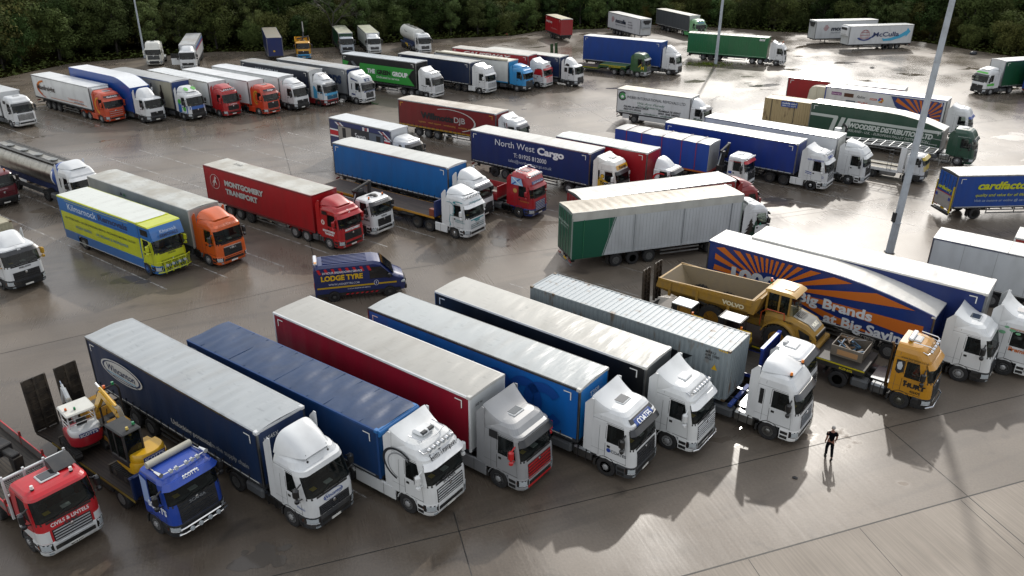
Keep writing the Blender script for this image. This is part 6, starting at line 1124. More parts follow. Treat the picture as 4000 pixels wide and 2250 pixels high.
for sg in (-1, 1): m = MB(); m.prism([(10.6, 3.05), (11.45, 3.05), (11.45, 3.5), (10.6, 3.5)], sg*1.222, sg*1.23, ('#14171a', 'lamp')); m.build('pod_window', t)
LR(tr, 'Kilmarnock', 1.3, 2.98, .5, 3.85, '#c3cfdb', y=1.262, bold=0); LR(tr, 'Removals', 5.4, 3.02, .44, 3.7, '#16284f', y=1.262, bold=.04); panel(tr, 1.0, 9.3, 3.62, 3.65, '#b5bd1c', 'yellow_line', 1.26); panel(tr, 2.2, 9.0, 2.85, 2.88, '#16284f', 'blue_line', 1.26)
LR(tr, 'SELF STORE UNITS • SECURE SHREDDING SERVICE • PACKAGING MATERIAL OUTLET', .6, 2.18, .16, 9.2, '#1f2f33', y=1.262, bold=.01); LR(tr, '01563 520001', 1.9, 1.64, .2, 2.1, '#3f6f9a', y=1.262); LR(tr, 'UK, IRELAND & WORLDWIDE', 4.65, 1.64, .2, 4.1, '#3f6f9a', y=1.262)
letters(t, 'Kilmarnock', lambda u, v: (12.05-v*.32, -.62+u, 3.3+v), .22, 1.25, '#c3cfdb', bold=0); letters(t, 'REMOVALS', lambda u, v: (12.12-v*.32, -.7+u, 3.02+v), .2, 1.4, '#16284f', bold=.03); FL(cab, C, 'VOLVO', 1.66, .11, .6, '#1f2428', bold=.03); FL(cab, C, 'SCOTLAND', 2.8, .08, .7, '#2b2f24', off=.03)
m = MB()
for z in (.55, 1.3): m.tube([C.p(z, q, .24) for q in (-1.5, -1, -.4, .4, 1, 1.5)], .04, (YE, 'paint'))
for y in (-.9, -.3, .3, .9): m.tube([C.p(.45, y, .24), C.p(1.35, y, .24)], .04, (YE, 'paint'))
for i in range(14): a = -1.2+i*.18; m.tube([C.p(.6, a, .23), C.p(1.25, a+.35, .23)], .012, (YE, 'paint'), 4); m.tube([C.p(.6, a+.35, .23), C.p(1.25, a, .23)], .012, (YE, 'paint'), 4)
m.build('bull_bar', t)
for a in (-.75, -.25, .3, .75): m = MB(); q = C.p(1.02, a, .27); m.cyl(q, (q[0]+.08, q[1], q[2]), .1, LAMPW, 12); m.build('spot_lamp', t)
for sg in (-1, 1): m = MB(); m.prism([(11.75-.0, 2.72), (11.9, 2.78), (11.9, 2.86), (11.75, 2.86)], sg*.2, sg*.5, (YE, 'paint')); m.build('pod_lamp', t)
# ---------------------------------------------------------------- specials, middle
def flatbed(t, x0, x1, z, col, deck='planks', board=None):
    m = MB(); m.box(x0, x1, -1.25, 1.25, z-.1, z, ('#4a3f36', 'planks')); [m.box(x0, x1, sg*1.25, sg*1.275, z-.16, z+.01, (col, 'paint')) for sg in (-1, 1)]; m.box(x0-.02, x0, -1.27, 1.27, z-.2, z, (col, 'paint'))
    for sg in (-1, 1): m.prism([(x0+.2, z-.1), (x1-.1, z-.1), (x1-.1, z-.28), (x1-3.4, z-.3), (x1-4.5, .72), (x0+.2, .72)], sg*.42, sg*.52, (col, 'dull'))
    b = m.build('flatbed', t); m = MB()
    for sg in (-1, 1): m.box(x0+5.5, x1-4, sg*1.18, sg*1.21, .55, .66, ALU); m.box(x0+5.5, x1-4, sg*1.18, sg*1.21, .82, .93, ALU)
    m.build('side_guard', t); axles(t, (x0+2.6, x0+3.9, x0+5.2)); return b
t = thing('flatbed_lorry', 'white lorry cab with teal lion outline pulling an empty planked flatbed trailer', 'flatbed lorry', (-2.75, 59.14, 0), -35.4, LG); TE = '#2f7f88'
flatbed(t, -16.8, -3.4, 1.38, '#b5832a'); m = MB(); m.box(-3.45, -3.37, -1.2, 1.2, 1.38, 2.65, ('#1f2f63', 'dull')); [m.box(-3.37, -3.3, y-.04, y+.04, 1.38, 2.7, ('#1f2f63', 'dull')) for y in (-1.15, -.4, .4, 1.15)]; m.build('headboard', t)
m = MB(); m.box(-4.0, -3.5, -1.2, -.85, 1.38, 1.95, ('#7a3a24', 'dull'), .02); m.build('tool_locker', t)
cab, C = tractor(t, 0, zt=3.6, defl=3.95, dtype='spoiler', bump=W_, fend=W_, skirt=W_, visor='#dfe1e1', mir=W_, ax=3, bar=5, hatch='#3a4048', rim=('#c3c6c8', 'chrome'), gz=(.72, 1.35), gw=.85, ns=4, slat='#cfd2d2', grille='#7d8a8c'); FL(cab, C, 'J Nicholson Ltd', 2.95, .15, 1.4, TE, shear=.15, off=.05); FL(cab, C, 'MAN', 1.45, .12, .5, TE, bold=.04); m = MB(); C.patch(m, -.85, .85, 1.64, 1.7, (TE, 'film'), .03, 6, 1); C.patch(m, -.4, .4, 1.58, 1.64, (TE, 'film'), .03, 4, 1); m.build('teal_stripe', cab)
lion = [(2.05, 2.95), (1.75, 3.0), (1.45, 2.8), (1.3, 2.55), (1.38, 2.35), (1.3, 2.2), (1.5, 2.1), (1.45, 1.9), (1.75, 1.95), (1.85, 1.5), (1.7, 1.1), (1.85, 1.05)]
m = MB(); [m.tube([(C.F-a, -1.243, b), (C.F-c, -1.243, d_)], .022, (TE, 'film'), 5) for (a, b), (c, d_) in zip(lion, lion[1:])]; m.build('lion_outline', cab); DL(cab, C, 'J Nicholson Ltd\nHaulage & Storage', 1.25, 1.6, .1, .95, TE, bold=.02, shear=.1); ringpoly(cab, C.F-.95, 3.0, .55, .14, .4, 1.2, (TE, 'film'), 30, 250, 'teal_stripe')
t = thing('crane_lorry', 'white cab with two orange beacons and a black folded crane, between red lorry and flatbed', 'crane lorry', (-10.15, 59.68, 0), -35.6, LG)
cab, C = tractor(t, 0, zt=3.0, D=1.9, defl=None, bump='#d9dbdb', fend='#26282b', visor='#17181a', beacon='#d9721c', hatch='#3a3d40', fair=False, chassis=False, gz=(.72, 1.5), gw=.82, ns=6, slat='#202224', mir='#17181a'); FL(cab, C, 'halletts', 1.6, .15, .6, '#2b2f36', bold=.02); DL(cab, C, 'halletts', 1.3, 1.4, .17, .9, '#2b2f36', bold=.03); FL(cab, C, 'www.hallettshaulage.com', 2.8, .07, 1.4, '#c9cccc', off=.06)
crane(t, -2.6, 1.2); m = MB(); m.box(-3.0, -2.3, -.5, .35, 2.3, 3.35, ('#141518', 'vinyl'), .15); m.build('covered_grab', t); m = MB(); m.box(-8.8, -.8, -.45, .45, .7, 1.1, DARK); m.build('chassis', t); flat_ = MB(); flat_.box(-8.9, -3.3, -1.22, 1.22, 1.1, 1.28, ('#55595c', 'dull')); [flat_.box(-8.9, -3.3, sg*1.18, sg*1.22, 1.28, 1.75, ('#7d8284', 'dull')) for sg in (-1, 1)]; flat_.build('dropside_body', t); axles(t, (-4.4, -7.0, -8.3))
m = MB(); m.cyl((-1.15, .1, 3.02), (-1.15, .1, 3.14), .34, ('#2a2c2f', 'dull'), 16, .2); m.build('roof_vent', cab)
t = thing('flatbed_lorry', 'tall red cab with blue flag mural, pulling a low red dropside trailer', 'flatbed lorry', (2.34, 64.04, 0), -35.0, LG); RD = '#981420'
m = MB(); m.box(-16, -3.6, -1.22, 1.22, 1.15, 1.3, ('#8d8478', 'planks')); [m.box(-16, -3.6, sg*1.22, sg*1.25, 1.1, 1.85, (RD, 'paint')) for sg in (-1, 1)]; m.box(-3.66, -3.6, -1.22, 1.22, 1.3, 2.3, (RD, 'paint')); [m.box(-16+i*1.5-.03, -16+i*1.5+.03, sg*1.25, sg*1.28, 1.1, 1.86, ('#7d1019', 'paint')) for i in range(9) for sg in (-1, 1)]; [m.box(-15.5, -4, sg*.4, sg*.5, .75, 1.15, DARK) for sg in (-1, 1)]; m.build('dropside_body', t); axles(t, (-13.4, -12.1, -10.8))
cab, C = tractor(t, 0, col=RD, zt=3.82, defl=None, bump='#1c3272', fend='#1c3272', visor='#8a1019', mir=RD, hatch='#7d1019', bar=6, gz=(.72, 1.55), gw=.82, ns=6, slat='#b9bcc0', grille='#24366a', rim=('#c6c9cb', 'chrome'), tank='#3a3d40')
cabpanel(cab, C, [(2.15, 2.85), (.95, 2.85), (1.15, 3.45), (2.15, 3.5)], '#8fb0cf', 'flag_mural', 1.246); cabpanel(cab, C, [(2.15, 2.85), (1.95, 2.85), (1.2, 3.4), (1.35, 3.43)], '#27509a', 'flag_mural', 1.2475); cabpanel(cab, C, [(1.3, 2.85), (1.1, 2.85), (1.95, 3.45), (2.1, 3.45)], '#c9d6e0', 'flag_mural', 1.249)
m = MB(); C.patch(m, -1.0, 1.0, 3.0, 3.22, ('#24366a', 'paint'), .035, 8, 6); m.build('name_board', cab); FL(cab, C, 'JOHN McKELLAR', 3.05, .12, 1.4, '#c9cfe0', off=.035); m = MB(); [m.tube([(-1.9, y, 3.8), (-1.9, y, 4.05), (-1.5, y, 4.1)], .05, CHR) for y in (-.8, .8)]; m.tube([(-1.2, -.95, 3.88), (-1.9, -.95, 3.98), (-1.9, .95, 3.98), (-1.2, .95, 3.88)], .035, CHR); m.build('roof_rail_bar', cab); DL(cab, C, 'PAUL McKELLAR', 1.2, 1.5, .1, .9, '#b58a3a'); side_poly(cab, ell(C.F-1.75, 2.35, .2, .2, 20), 1.247, ('#b58a4a', 'film'))
def skirt(): pass
# green low loader
t = thing('low_loader_lorry', 'dark green lorry with an empty low loader trailer and raised green ramps', 'low loader', (21.16, 127.8, 0), -31.0, LG); GR = '#1f4a22'
def low_loader(t, goose, bed0, bed1, col, zd=.92, zg=1.5, line='#b5a51c', wx=None):
    m = MB(); c = (col, 'dull')
    m.prism([(goose, zg), (goose, zg-.35), (bed0-.1, zg-.4), (bed0-.7, .6), (bed0-.7, zd), (bed0-.35, zg)][::-1], -1.25, 1.25, c); m.box(bed1, bed0-.6, -1.25, 1.25, .62, zd, c); m.box(bed1, bed0-.6, -1.2, 1.2, zd, zd+.03, ('#40342a', 'planks'))
    for sg in (-1, 1): m.box(bed1, bed0-.6, sg*1.25, sg*1.262, zd-.12, zd-.04, (line, 'film')); m.box(bed0-.3, goose, sg*1.25, sg*1.262, zg-.1, zg-.02, (line, 'film'))
    m.prism([(bed1, zd), (bed1-1.6, .6), (bed1-1.6, .5), (bed1, .6)], -1.25, 1.25, c); b = m.build('low_bed', t)
    axles(t, wx or (bed1+.6, bed1+1.9, bed1+3.2), r=.42, wd=.3); return b
def ramp(t, x, y0, y1, z0, z1, tilt=.15, col='#3a2c22'):
    m = MB(); f = lambda y, z, dx: (x-(z-z0)*tilt+dx, y, z)
    for a, b in ((y0, y0+.09), (y1-.09, y1), ((y0+y1)/2-.05, (y0+y1)/2+.05)): m.prism([(f(0, z0, 0)[0], z0), (f(0, z0, .14)[0], z0), (f(0, z1, .1)[0], z1), (f(0, z1, 0)[0], z1)], a, b, (col, 'mud'))
    m.prism([(f(0, z0, 0)[0], z0), (f(0, z0, .04)[0], z0), (f(0, z1, .04)[0], z1), (f(0, z1, 0)[0], z1)], y0, y1, (col, 'mud'))
    for i in range(8): z = z0+.15+i*(z1-z0-.2)/8; m.box(f(0, z, .03)[0], f(0, z, .1)[0], y0+.09, y1-.09, z, z+.05, (col, 'mud'))
    return m.build('loading_ramp', t)
low_loader(t, -3.4, -7.6, -16.4, GR); ramp(t, -16.9, -1.2, -.35, 1.0, 3.8, .05, GR); ramp(t, -16.9, .35, 1.2, 1.0, 3.8, .05, GR); letters(t, 'D MORGAN', sideR(-6.3, 1.27, 1.15), .2, 2.0, '#b5a51c', bold=.03)
cab, C = tractor(t, 0, col=GR, zt=3.62, defl=None, bump='#9a9d9e', fend=GR, visor='#a9adae', mir='#17181a', ax=3, hatch='#9aa29c', gz=(.8, 1.7), ns=6, slat='#9ea1a2', tank='#a9acae', drvis=True); cabpanel(cab, C, [(1.4, 1.6), (1.25, 1.6), (.75, 2.1), (.9, 2.1)], '#c9b01c', 'yellow_mark', 1.258); DL(cab, C, 'M', .85, 1.25, .55, .5, '#c9b01c', bold=.02); FL(cab, C, 'D.MORGAN', 1.74, .1, 1.2, '#c9b01c', bold=.02); MORG = (t, C)
# car transporter
t = thing('car_transporter', 'empty white and yellow car transporter with steel ramp decks over its cab', 'car transporter', (39.8, 74.46, 0), -37.0, LG); ST = ('#85888a', 'steel'); YL = '#b9a01c'
cab, C = tractor(t, 0, zt=2.75, D=1.75, defl=None, bump='#26282b', fend='#26282b', face=YL, visor=YL, hatch=None, fair=False, chassis=False, gz=(.98, 1.3), mir='#17181a', ns=3); 
m = MB()
for sg in (-1, 1):
    m.tube([(.5, sg*1.1, 3.15), (-2.2, sg*1.1, 3.3), (-7.5, sg*1.1, 3.0), (-9.5, sg*1.1, 2.7)], .07, ST); m.tube([(.5, sg*.45, 3.15), (-2.2, sg*.45, 3.3), (-7.5, sg*.45, 3.0)], .05, ST); m.tube([(.5, sg*1.15, 4.0), (-1.5, sg*1.15, 4.1)], .02, ST); [m.tube([(x, sg*1.15, 3.2), (x, sg*1.15, 4.05)], .02, ST) for x in (.45, -.5, -1.5)]
for i in range(12): x = .4-i*.8; m.box(x-.035, x+.035, -1.1, 1.1, itp([(-9.5, 2.72), (-7.5, 3.0), (-2.2, 3.3), (.5, 3.15)], x), itp([(-9.5, 2.72), (-7.5, 3.0), (-2.2, 3.3), (.5, 3.15)], x)+.05, ST)
m.build('upper_deck', t); m = MB(); [m.box(-9.6, -2.3, sg*.5, sg*1.15, .98, 1.05, ('#8d8672', 'planks')) for sg in (-1, 1)]; m.box(-9.6, -.8, -.45, .45, .65, .95, DARK); [m.box(-9.6, -2.3, sg*1.15, sg*1.22, .8, 1.08, ('#d3d5d5', 'paint')) for sg in (-1, 1)]; m.build('lower_deck', t)
for x, z1 in ((-2.1, 3.3), (-9.3, 3.1)):
    for sg in (-1, 1): m = MB(); m.box(x-.3, x+.2, sg*1.05, sg*1.22, .9, z1, ('#d3d5d5', 'paint'), .02); m.build('deck_post', t)
m = MB(); [m.tube([(-3.0, -1.22, .9), (-3.0, -1.22, 3.0), (-3.35, -1.22, 3.0), (-3.35, -1.22, .9)], .02, ST)]; [m.tube([(-3.0, -1.22, 1.1+i*.3), (-3.35, -1.22, 1.1+i*.3)], .015, ST) for i in range(6)]; m.build('ladder', t)
axles(t, (-4.6, -6.0), r=.42, wd=.3); m = MB(); m.box(-2.5, -4.0, -1.2, -.7, .4, .9, ('#8d9092', 'steel'), .08); m.build('fuel_tank', t); m = MB(); m.tube([(-7.9, -.6, 2.9), (-7.9, -.6, 4.3), (-8.3, -.6, 4.6)], .12, BLK); m.box(-8.9, -8.3, -1.1, -.6, 3.0, 4.2, ('#c9cccc', 'paint'), .02); m.build('lifting_ram', t)
# left edge: tanker, red lorry, container lorry
t = thing('tanker_lorry', 'polished steel tanker with dark roof walkway and white cab at the left edge', 'tanker lorry', (-36.2, 65.1, 0), -35.5, LG)
cab, C = tractor(t, 0, zt=3.55, defl=3.95, dtype='spoiler', visor='#dfe1e1', bump=W_, hatch=None, mir='#17181a', fair=True, inter='#1f3a4a'); cabpanel(cab, C, [(2.05, 1.9), (1.9, 1.9), (1.9, 2.7), (2.05, 2.7)], '#15171a', 'vent_panel')
tank_body(t, -15.0, -3.0, 2.45, 1.22, 1.12, ('#a9a69c', 'steel'), None); m = MB(); n = 28; m.rings([[(x, 1.235*k*sin(2*pi*i/n), 2.45+1.135*k*cos(2*pi*i/n)) for i in range(n)] for x, k in ((-3.55, 1), (-3.28, 1), (-3.1, .87), (-2.98, .56))], ('#2a4f9a', 'paint')); m.build('tank_nose', t); m = MB(); m.rings([[(x, 1.245*k*sin(a), 2.45+1.145*k*cos(a)) for a in [radians(60+60*i/8) for i in range(9)]+[radians(240+60*i/8) for i in range(9)]] for x, k in ((-3.5, 1), (-3.27, 1))], ('#d9dbdb', 'paint'), close=False, cap=False); m.build('tank_stripe', t)
m = MB(); m.box(-14.8, -3.6, -.75, .75, 3.5, 3.54, ('#3a3b3a', 'dull')); m.build('walkway', t); m = MB(); [m.tube([(-14.8, sg*.78, 3.62), (-3.6, sg*.78, 3.62)], .025, ('#7d7f7e', 'steel')) for sg in (-1, 1)]; [m.tube([(-14.5+i*.9, sg*.78, 3.5), (-14.5+i*.9, sg*.78, 3.63)], .02, ('#7d7f7e', 'steel')) for i in range(13) for sg in (-1, 1)]; m.build('guard_rail', t)
for x in (-4.6, -7.2, -9.8, -12.4): m = MB(); m.cyl((x, -.1, 3.52), (x, -.1, 3.66), .3, ('#8d8f8c', 'steel'), 16); m.box(x-1.1, x-.4, -.4, .3, 3.54, 3.57, ('#8d8f8c', 'dull')); m.build('tank_lid', t)
m = MB(); m.box(-14.8, -3.8, -.55, .55, .85, 1.45, ('#1f2f5a', 'dull')); [m.box(-10, -5.5, sg*1.1, sg*1.2, .6, 1.0, ('#3a3d40', 'dull')) for sg in (-1, 1)]; m.build('tank_frame', t); axles(t, (-13.2, -11.9, -10.6))
t = thing('articulated_lorry', 'dark red lorry cab cut off by the left edge, beside the steel tanker', 'articulated lorry', (-43.6, 65.4, 0), -35.5, LG); cab, C = tractor(t, 0, col='#5a0f1c', zt=2.95, D=1.9, defl=None, bump='#1b1c1e', fend='#1b1c1e', visor=None, hatch=None, mir='#17181a', beacon='#d9721c', face='#5a0f1c', gz=(.98, 1.45), ns=3, slat='#4a0d18', grille='#5a0f1c', fair=False); FL(cab, C, 'SCANIA', 1.6, .12, .7, '#a98a90', bold=.03); tipper_body(t, -9, -2.6, '#5a0f1c')
t = thing('articulated_lorry', 'white cab with black roof panel and yellow mirror arm cut off by the left edge', 'articulated lorry', (-32.7, 49.05, 0), -36, LG); cab, C = tractor(t, 0, zt=3.05, defl=3.7, dtype='spoiler', D=2.2, bump='#22252a', fend='#22252a', visor='#1b1d1f', hatch=None, mir='#b58a1c', gz=(.72, 1.45), ns=5, slat='#2a2c2f', band='#16181b'); FL(cab, C, 'msc.com', 1.66, .14, .75, '#2a2e33', bold=.03); FL(cab, C, 'm\nsc', 2.98, .1, .2, W_, bold=.03); skeletal(t, 0, 1.2) if False else None
m = MB(); [m.box(-15.5, -3, sg*.42, sg*.52, .8, 1.18, DARK) for sg in (-1, 1)]; m.build('trailer_chassis', t); axles(t, (-13.5, -12.2, -10.9)); container(-32.7-15.7*.809, 49.05+15.7*.588, -36, 1.22, 12.19, 2.6, 'cream container with rust streaks behind the white and black cab at the left edge', '#a59f88')
# ---------------------------------------------------------------- breakdown van
t = thing('breakdown_van', 'navy breakdown van with yellow lettering and red roof chevrons on the open concrete', 'van', (-13.15, 48.15, 0), 15, None); VN = '#16265a'
def van():
    L, H = 6.0, 2.62; ys = 1.0
    top = [(.0, 2.2), (.12, 2.5), (.35, 2.6), (3.9, 2.62), (4.35, 2.5), (5.2, 1.62), (5.86, 1.3), (5.99, .95), (6.0, .5)]
    sec = []
    for i in range(41):
        x = L*i/40; zt = itp(top, x); zb = .38
        w = itp([(0, .97), (.1, 1.0), (4.5, 1.0), (5.4, .96), (5.8, .86), (6, .72)], x); tp = min(.2, (zt-zb)*.15)
        lo = itp([(0, 1), (4.1, 1), (5.0, 1), (6, 1)], x); sh = .07 if zt > 1.7 else .03
        r = []
        for sg in (-1, 1):
            q = [(w*.97, zb), (w, zb+.2), (w, min(1.25, zt-.1)), (w-sh*(zt-1.25 > 0)*max(0, (zt-1.25))/1.3, zt-tp), (w-.16-sh, zt-.02), (w*.4, zt)]
            r += [(x, sg*y, z) for y, z in (q if sg < 0 else q[::-1])]
        sec.append(r)
    m = MB(); m.rings(sec, (VN, 'paint')); return m
van().build('body', t)
m = MB(); wnd = [(3.95, 1.02)]
gl = ('#10151a', 'lamp')
f = lambda u, v: (4.4+.82*v, (-.86+1.72*u)*(1+.06*v), 2.475-.86*v+.03)
m.grid(f, 8, 4, gl); m.build('windscreen', t)
for sg in (-1, 1):
    m = MB(); m.add([(x, sg*(y+.012), z) for x, y, z in ((3.6, 1.0, 1.42), (5.12, .995, 1.42), (5.02, .985, 1.6), (4.38, .95, 2.22), (3.6, .94, 2.25))], [(0, 1, 2, 3, 4)], GLS if False else gl); m.build('side_window', t)
    m = MB(); m.box(4.75, 4.95, sg*1.05, sg*1.28, 1.45, 1.75, BLK, .05); m.build('mirror', t)
    m = MB(); m.box(5.6, 5.93, sg*.62, sg*.9, .85, 1.08, LAMPW, .06); m.build('headlight', t)
    m = MB(); m.box(-.02, .02, sg*.8, sg*.99, 1.0, 1.5, REDL, .01); m.build('tail_light', t)
    m = MB(); arch(m, 1.2, .4, .8, 1.015, BLK, 0, 180); m.v = [(x, y, z-.14) for x, y, z in m.v if True]; arch(m, 4.85, .4, .8, 1.0, BLK, 0, 180)
    m = MB(); m.box(.1, 5.6, sg*1.0, sg*1.012, .4, .62, ('#17181a', 'dull')); m.build('sill', t)
    for x in (1.2, 4.85): m = MB(); m.cyl((x, sg*.7, .36), (x, sg*1.006, .36), .42, ('#0a0a0b', 'dull'), 24); m.build('wheel_arch', t); wheel(t, x, sg, .35, .24, 'steer', ('#3a3c3e', 'dull'), y=.91)
m = MB(); m.box(5.85, 6.05, -.8, .8, .35, .7, BLK, .06); m.build('bumper', t); m = MB(); m.box(5.9, 6.03, -.5, .5, .78, .98, BLK, .03); m.build('grille', t)
m = MB(); m.box(.05, .3, -.75, .75, 2.6, 2.74, ('#c9cdd2', 'lamp'), .05); m.box(.06, .29, -.74, -.4, 2.61, 2.75, ('#d9922a', 'lamp'), .05); m.build('light_bar', t)
m = MB(); [m.box(.6, 3.5, y-.03, y+.03, 2.6, 2.64, (VN, 'paint')) for y in (-.6, -.36, -.12, .12, .36, .6)]; m.build('roof_rib', t)
Y = 1.02
LR(t, 'LODGE TYRE', .45, 1.55, .34, 2.7, '#d0aa20', y=Y, bold=.05); LR(t, '24 HOUR BREAKDOWN SERVICE', .55, 2.02, .14, 2.6, '#c9ccd6', y=Y-.035, bold=.03); LR(t, 'WWW.LODGETYRE.COM', .9, 1.2, .13, 2.0, '#c9ccd6', y=Y, bold=.01); LR(t, '24 HOUR BREAKDOWN SERVICE', 2.1, .82, .08, 1.5, '#c9ccd6', y=Y); panel(t, .15, 5.35, .98, 1.1, '#b5941c', 'yellow_stripe', Y-.004)
for i in range(8): side_poly(t, [(.2+i*.46, 2.36), (.38+i*.46, 2.36), (.52+i*.46, 2.02), (.34+i*.46, 2.02)], Y-.045, ('#b81e28', 'film'), 'red_chevron')
for i in range(7): side_poly(t, [(1.95+i*.32, .44), (2.1+i*.32, .44), (2.2+i*.32, .53), (2.05+i*.32, .53)], Y-.003, ('#b81e28', 'film'), 'red_chevron')
side_poly(t, ell(4.0, 1.12, .16, .2, 20), Y, ('#c9ccd6', 'film')); side_poly(t, ell(4.0, 1.12, .13, .17, 20), Y+.003, (VN, 'film')); LR(t, '1', 3.97, 1.05, .15, .06, '#c9ccd6', y=Y+.006)
# ================================================================ PLANT AND ITS LORRIES
YEL = '#c4981a'
def excavator(x, y, z, yaw, s, col, col2, label, canopy, boomcol, swing=0, boom=None, text=None):
    e = thing('excavator', label, 'excavator', (x, y, z), yaw, 'plant machines on lorries'); e.scale = (s, s, s); c = (col, 'paint'); c2 = (col2, 'paint')
    for sg in (-1, 1):
        m = MB(); pr = [(-1.05, .12), (-.95, .02), (.95, .02), (1.05, .12), (1.08, .28), (.98, .42), (-.98, .42), (-1.08, .28)]; m.prism(pr, sg*.55, sg*.88, ('#191919', 'tyre'))
        for i in range(16): xx = -1.0+i*2/15; m.box(xx-.03, xx+.03, sg*.54, sg*.89, .42, .445, ('#141414', 'tyre')); m.box(xx-.03, xx+.03, sg*.54, sg*.89, .0, .02, ('#141414', 'tyre'))
        m.build('track', e)
        for xx in (-.8, 0, .8): m = MB(); m.cyl((xx, sg*.87, .22), (xx, sg*.9, .22), .13, ('#2b2a28', 'mud'), 12); m.build('track_roller', e)
    m = MB(); m.box(-.5, .5, -.5, .5, .2, .5, ('#26241f', 'mud')); m.cyl((0, 0, .5), (0, 0, .6), .42, ('#1d1c1a', 'dull'), 16); m.build('undercarriage', e)
    m = MB(); m.box(1.15, 1.25, -.9, .9, .02, .42, ('#2a2824', 'mud')); m.tube([(.4, -.3, .3), (1.18, -.3, .25)], .06, DARK); m.tube([(.4, .3, .3), (1.18, .3, .25)], .06, DARK); m.build('dozer_blade', e)
    n = 14; R = []
    for zz, k in ((.6, .92), (.66, 1), (1.05, 1), (1.15, .96)): R.append([(-.35-.62*k*cos(a), .8*k*sin(a), zz) for a in [radians(-90+180*i/n) for i in range(n+1)]]+[(.75, .72*k, zz), (.75, -.72*k, zz)])
    m = MB(); m.rings(R, c2); m.build('counterweight', e)
    R = []
    for zz, k in ((1.15, .95), (1.2, .97), (1.42, .93), (1.48, .86)): R.append([(-.35-.58*k*cos(a), .76*k*sin(a), zz) for a in [radians(-90+180*i/n) for i in range(n+1)]]+[(-.02, .74*k, zz), (-.02, -.74*k, zz)])
    m = MB(); m.rings(R, c); m.build('engine_cover', e)
    if canopy:
        m = MB(); [m.tube([(px, py, 1.1), (px, py, 2.25)], .035, ('#c9cbcb', 'paint')) for px in (-.3, .72) for py in (-.62, .62)]; [m.tube([(-.3, -.62, zz), (-.3, .62, zz)], .02, ('#c9cbcb', 'paint')) for zz in (1.7, 1.95)]; [m.tube([(-.3, py, zz), (.72, py, zz-.1)], .02, ('#c9cbcb', 'paint')) for zz in (1.5, 1.75) for py in (-.62, .62)]; m.build('canopy_frame', e)
        m = MB(); m.box(-.5, .85, -.72, .72, 2.22, 2.36, ('#c6c6be', 'paint'), .06); m.build('canopy_roof', e); top = 2.36; by = 0
        m = MB(); m.box(-.15, .3, -.25, .25, 1.1, 1.4, BLK, .05); m.box(-.2, -.08, -.25, .25, 1.35, 1.85, BLK, .05); m.build('seat', e)
    else:
        m = MB(); y0, y1 = .05, .82; m.box(-.4, .85, y0, y1, .9, 1.2, ('#1b1c1e', 'dull'), .03); [m.box(px-.035, px+.035, py-.035, py+.035, 1.2, 2.42, ('#1b1c1e', 'dull')) for px in (-.37, .3, .8) for py in (y0+.03, y1-.03)]; m.box(-.42, .88, y0-.03, y1+.03, 2.4, 2.52, ('#25282a', 'dull'), .05)
        m.build('cab', e); m = MB(); m.box(-.36, .82, y0+.02, y0+.03, 1.25, 2.38, GLS); m.box(-.36, .82, y1-.03, y1-.02, 1.25, 2.38, GLS); m.box(.81, .82, y0+.05, y1-.05, 1.25, 2.38, GLS); m.box(-.37, -.36, y0+.05, y1-.05, 1.3, 2.3, GLS); m.build('cab_glass', e); top = 2.52
        m = MB(); m.box(-.2, .25, .2, .65, 1.2, 1.4, BLK, .04); m.box(-.25, -.12, .2, .65, 1.4, 1.95, BLK, .04); m.build('seat', e)
    for (bx, by_, cc) in ((-.1, .15, '#0f7a4a'), (.1 if canopy else -.25, .5, '#c95a12' if canopy else '#b5a04a')):
        m = MB(); m.cyl((bx, by_, top), (bx, by_, top+.05), .05, BLK, 10); m.cyl((bx, by_, top+.05), (bx, by_, top+.15), .065, (cc, 'lamp'), 12, .05); m.build('beacon', e)
    b = boom or [(.7, -.1, 1.1), (1.5, -.1, 2.3), (2.4, -.1, 2.6), (2.75, -.1, 1.3), (2.5, -.1, .5)]
    bc = (boomcol, 'paint')
    def beam(nm, p, q, h0, h1, w_):
        p, q = Vector(p), Vector(q); d = (q-p).normalized(); u = Vector((-d.z, 0, d.x)); m = MB()
        m.prism([(p.x+u.x*h0, p.z+u.z*h0), (q.x+u.x*h1, q.z+u.z*h1), (q.x-u.x*h1, q.z-u.z*h1), (p.x-u.x*h0, p.z-u.z*h0)], p.y-w_, p.y+w_, bc); m.build(nm, e); return d, u
    beam('boom', b[0], b[1], .13, .17, .1); beam('boom', b[1], b[2], .17, .11, .1); beam('dipper_arm', b[2], b[3], .14, .09, .085)
    m = MB(); a = Vector(b[0])+Vector((.25, 0, -.1)); c_ = Vector(b[1])+Vector((0, 0, -.15)); [m.cyl((a.x, a.y+k, a.z), (c_.x, c_.y+k, c_.z), .045, CHR, 8) for k in (-.13, .13)]; q = Vector(b[1])+Vector((.1, 0, .26)); q2 = Vector(b[2])+Vector((.1, 0, .22)); m.cyl(q, q2, .06, bc, 10); m.cyl(q2, q2+(q2-q)*.25, .035, CHR, 8); m.build('hydraulic_ram', e)
    m = MB(); [m.tube([Vector(b[0])+Vector((0, .04*k, .2)), Vector(b[1])+Vector((-.1, .04*k, .25)), Vector(b[1])+Vector((.4, .04*k, .3))], .015, ('#8d8a80', 'dull'), 5) for k in (-2, -1, 0, 1, 2)]; m.build('hydraulic_hose', e)
    m = MB(); bx, by, bz = b[4]; m.prism([(bx-.25, bz+.35), (bx+.3, bz+.4), (bx+.4, bz+.05), (bx+.2, bz-.25), (bx-.15, bz-.3), (bx-.3, bz-.05), (bx-.05, bz-.05), (bx+.1, bz+.1)], by-.35, by+.35, ('#2d2a26', 'mud')); m.build('bucket', e)
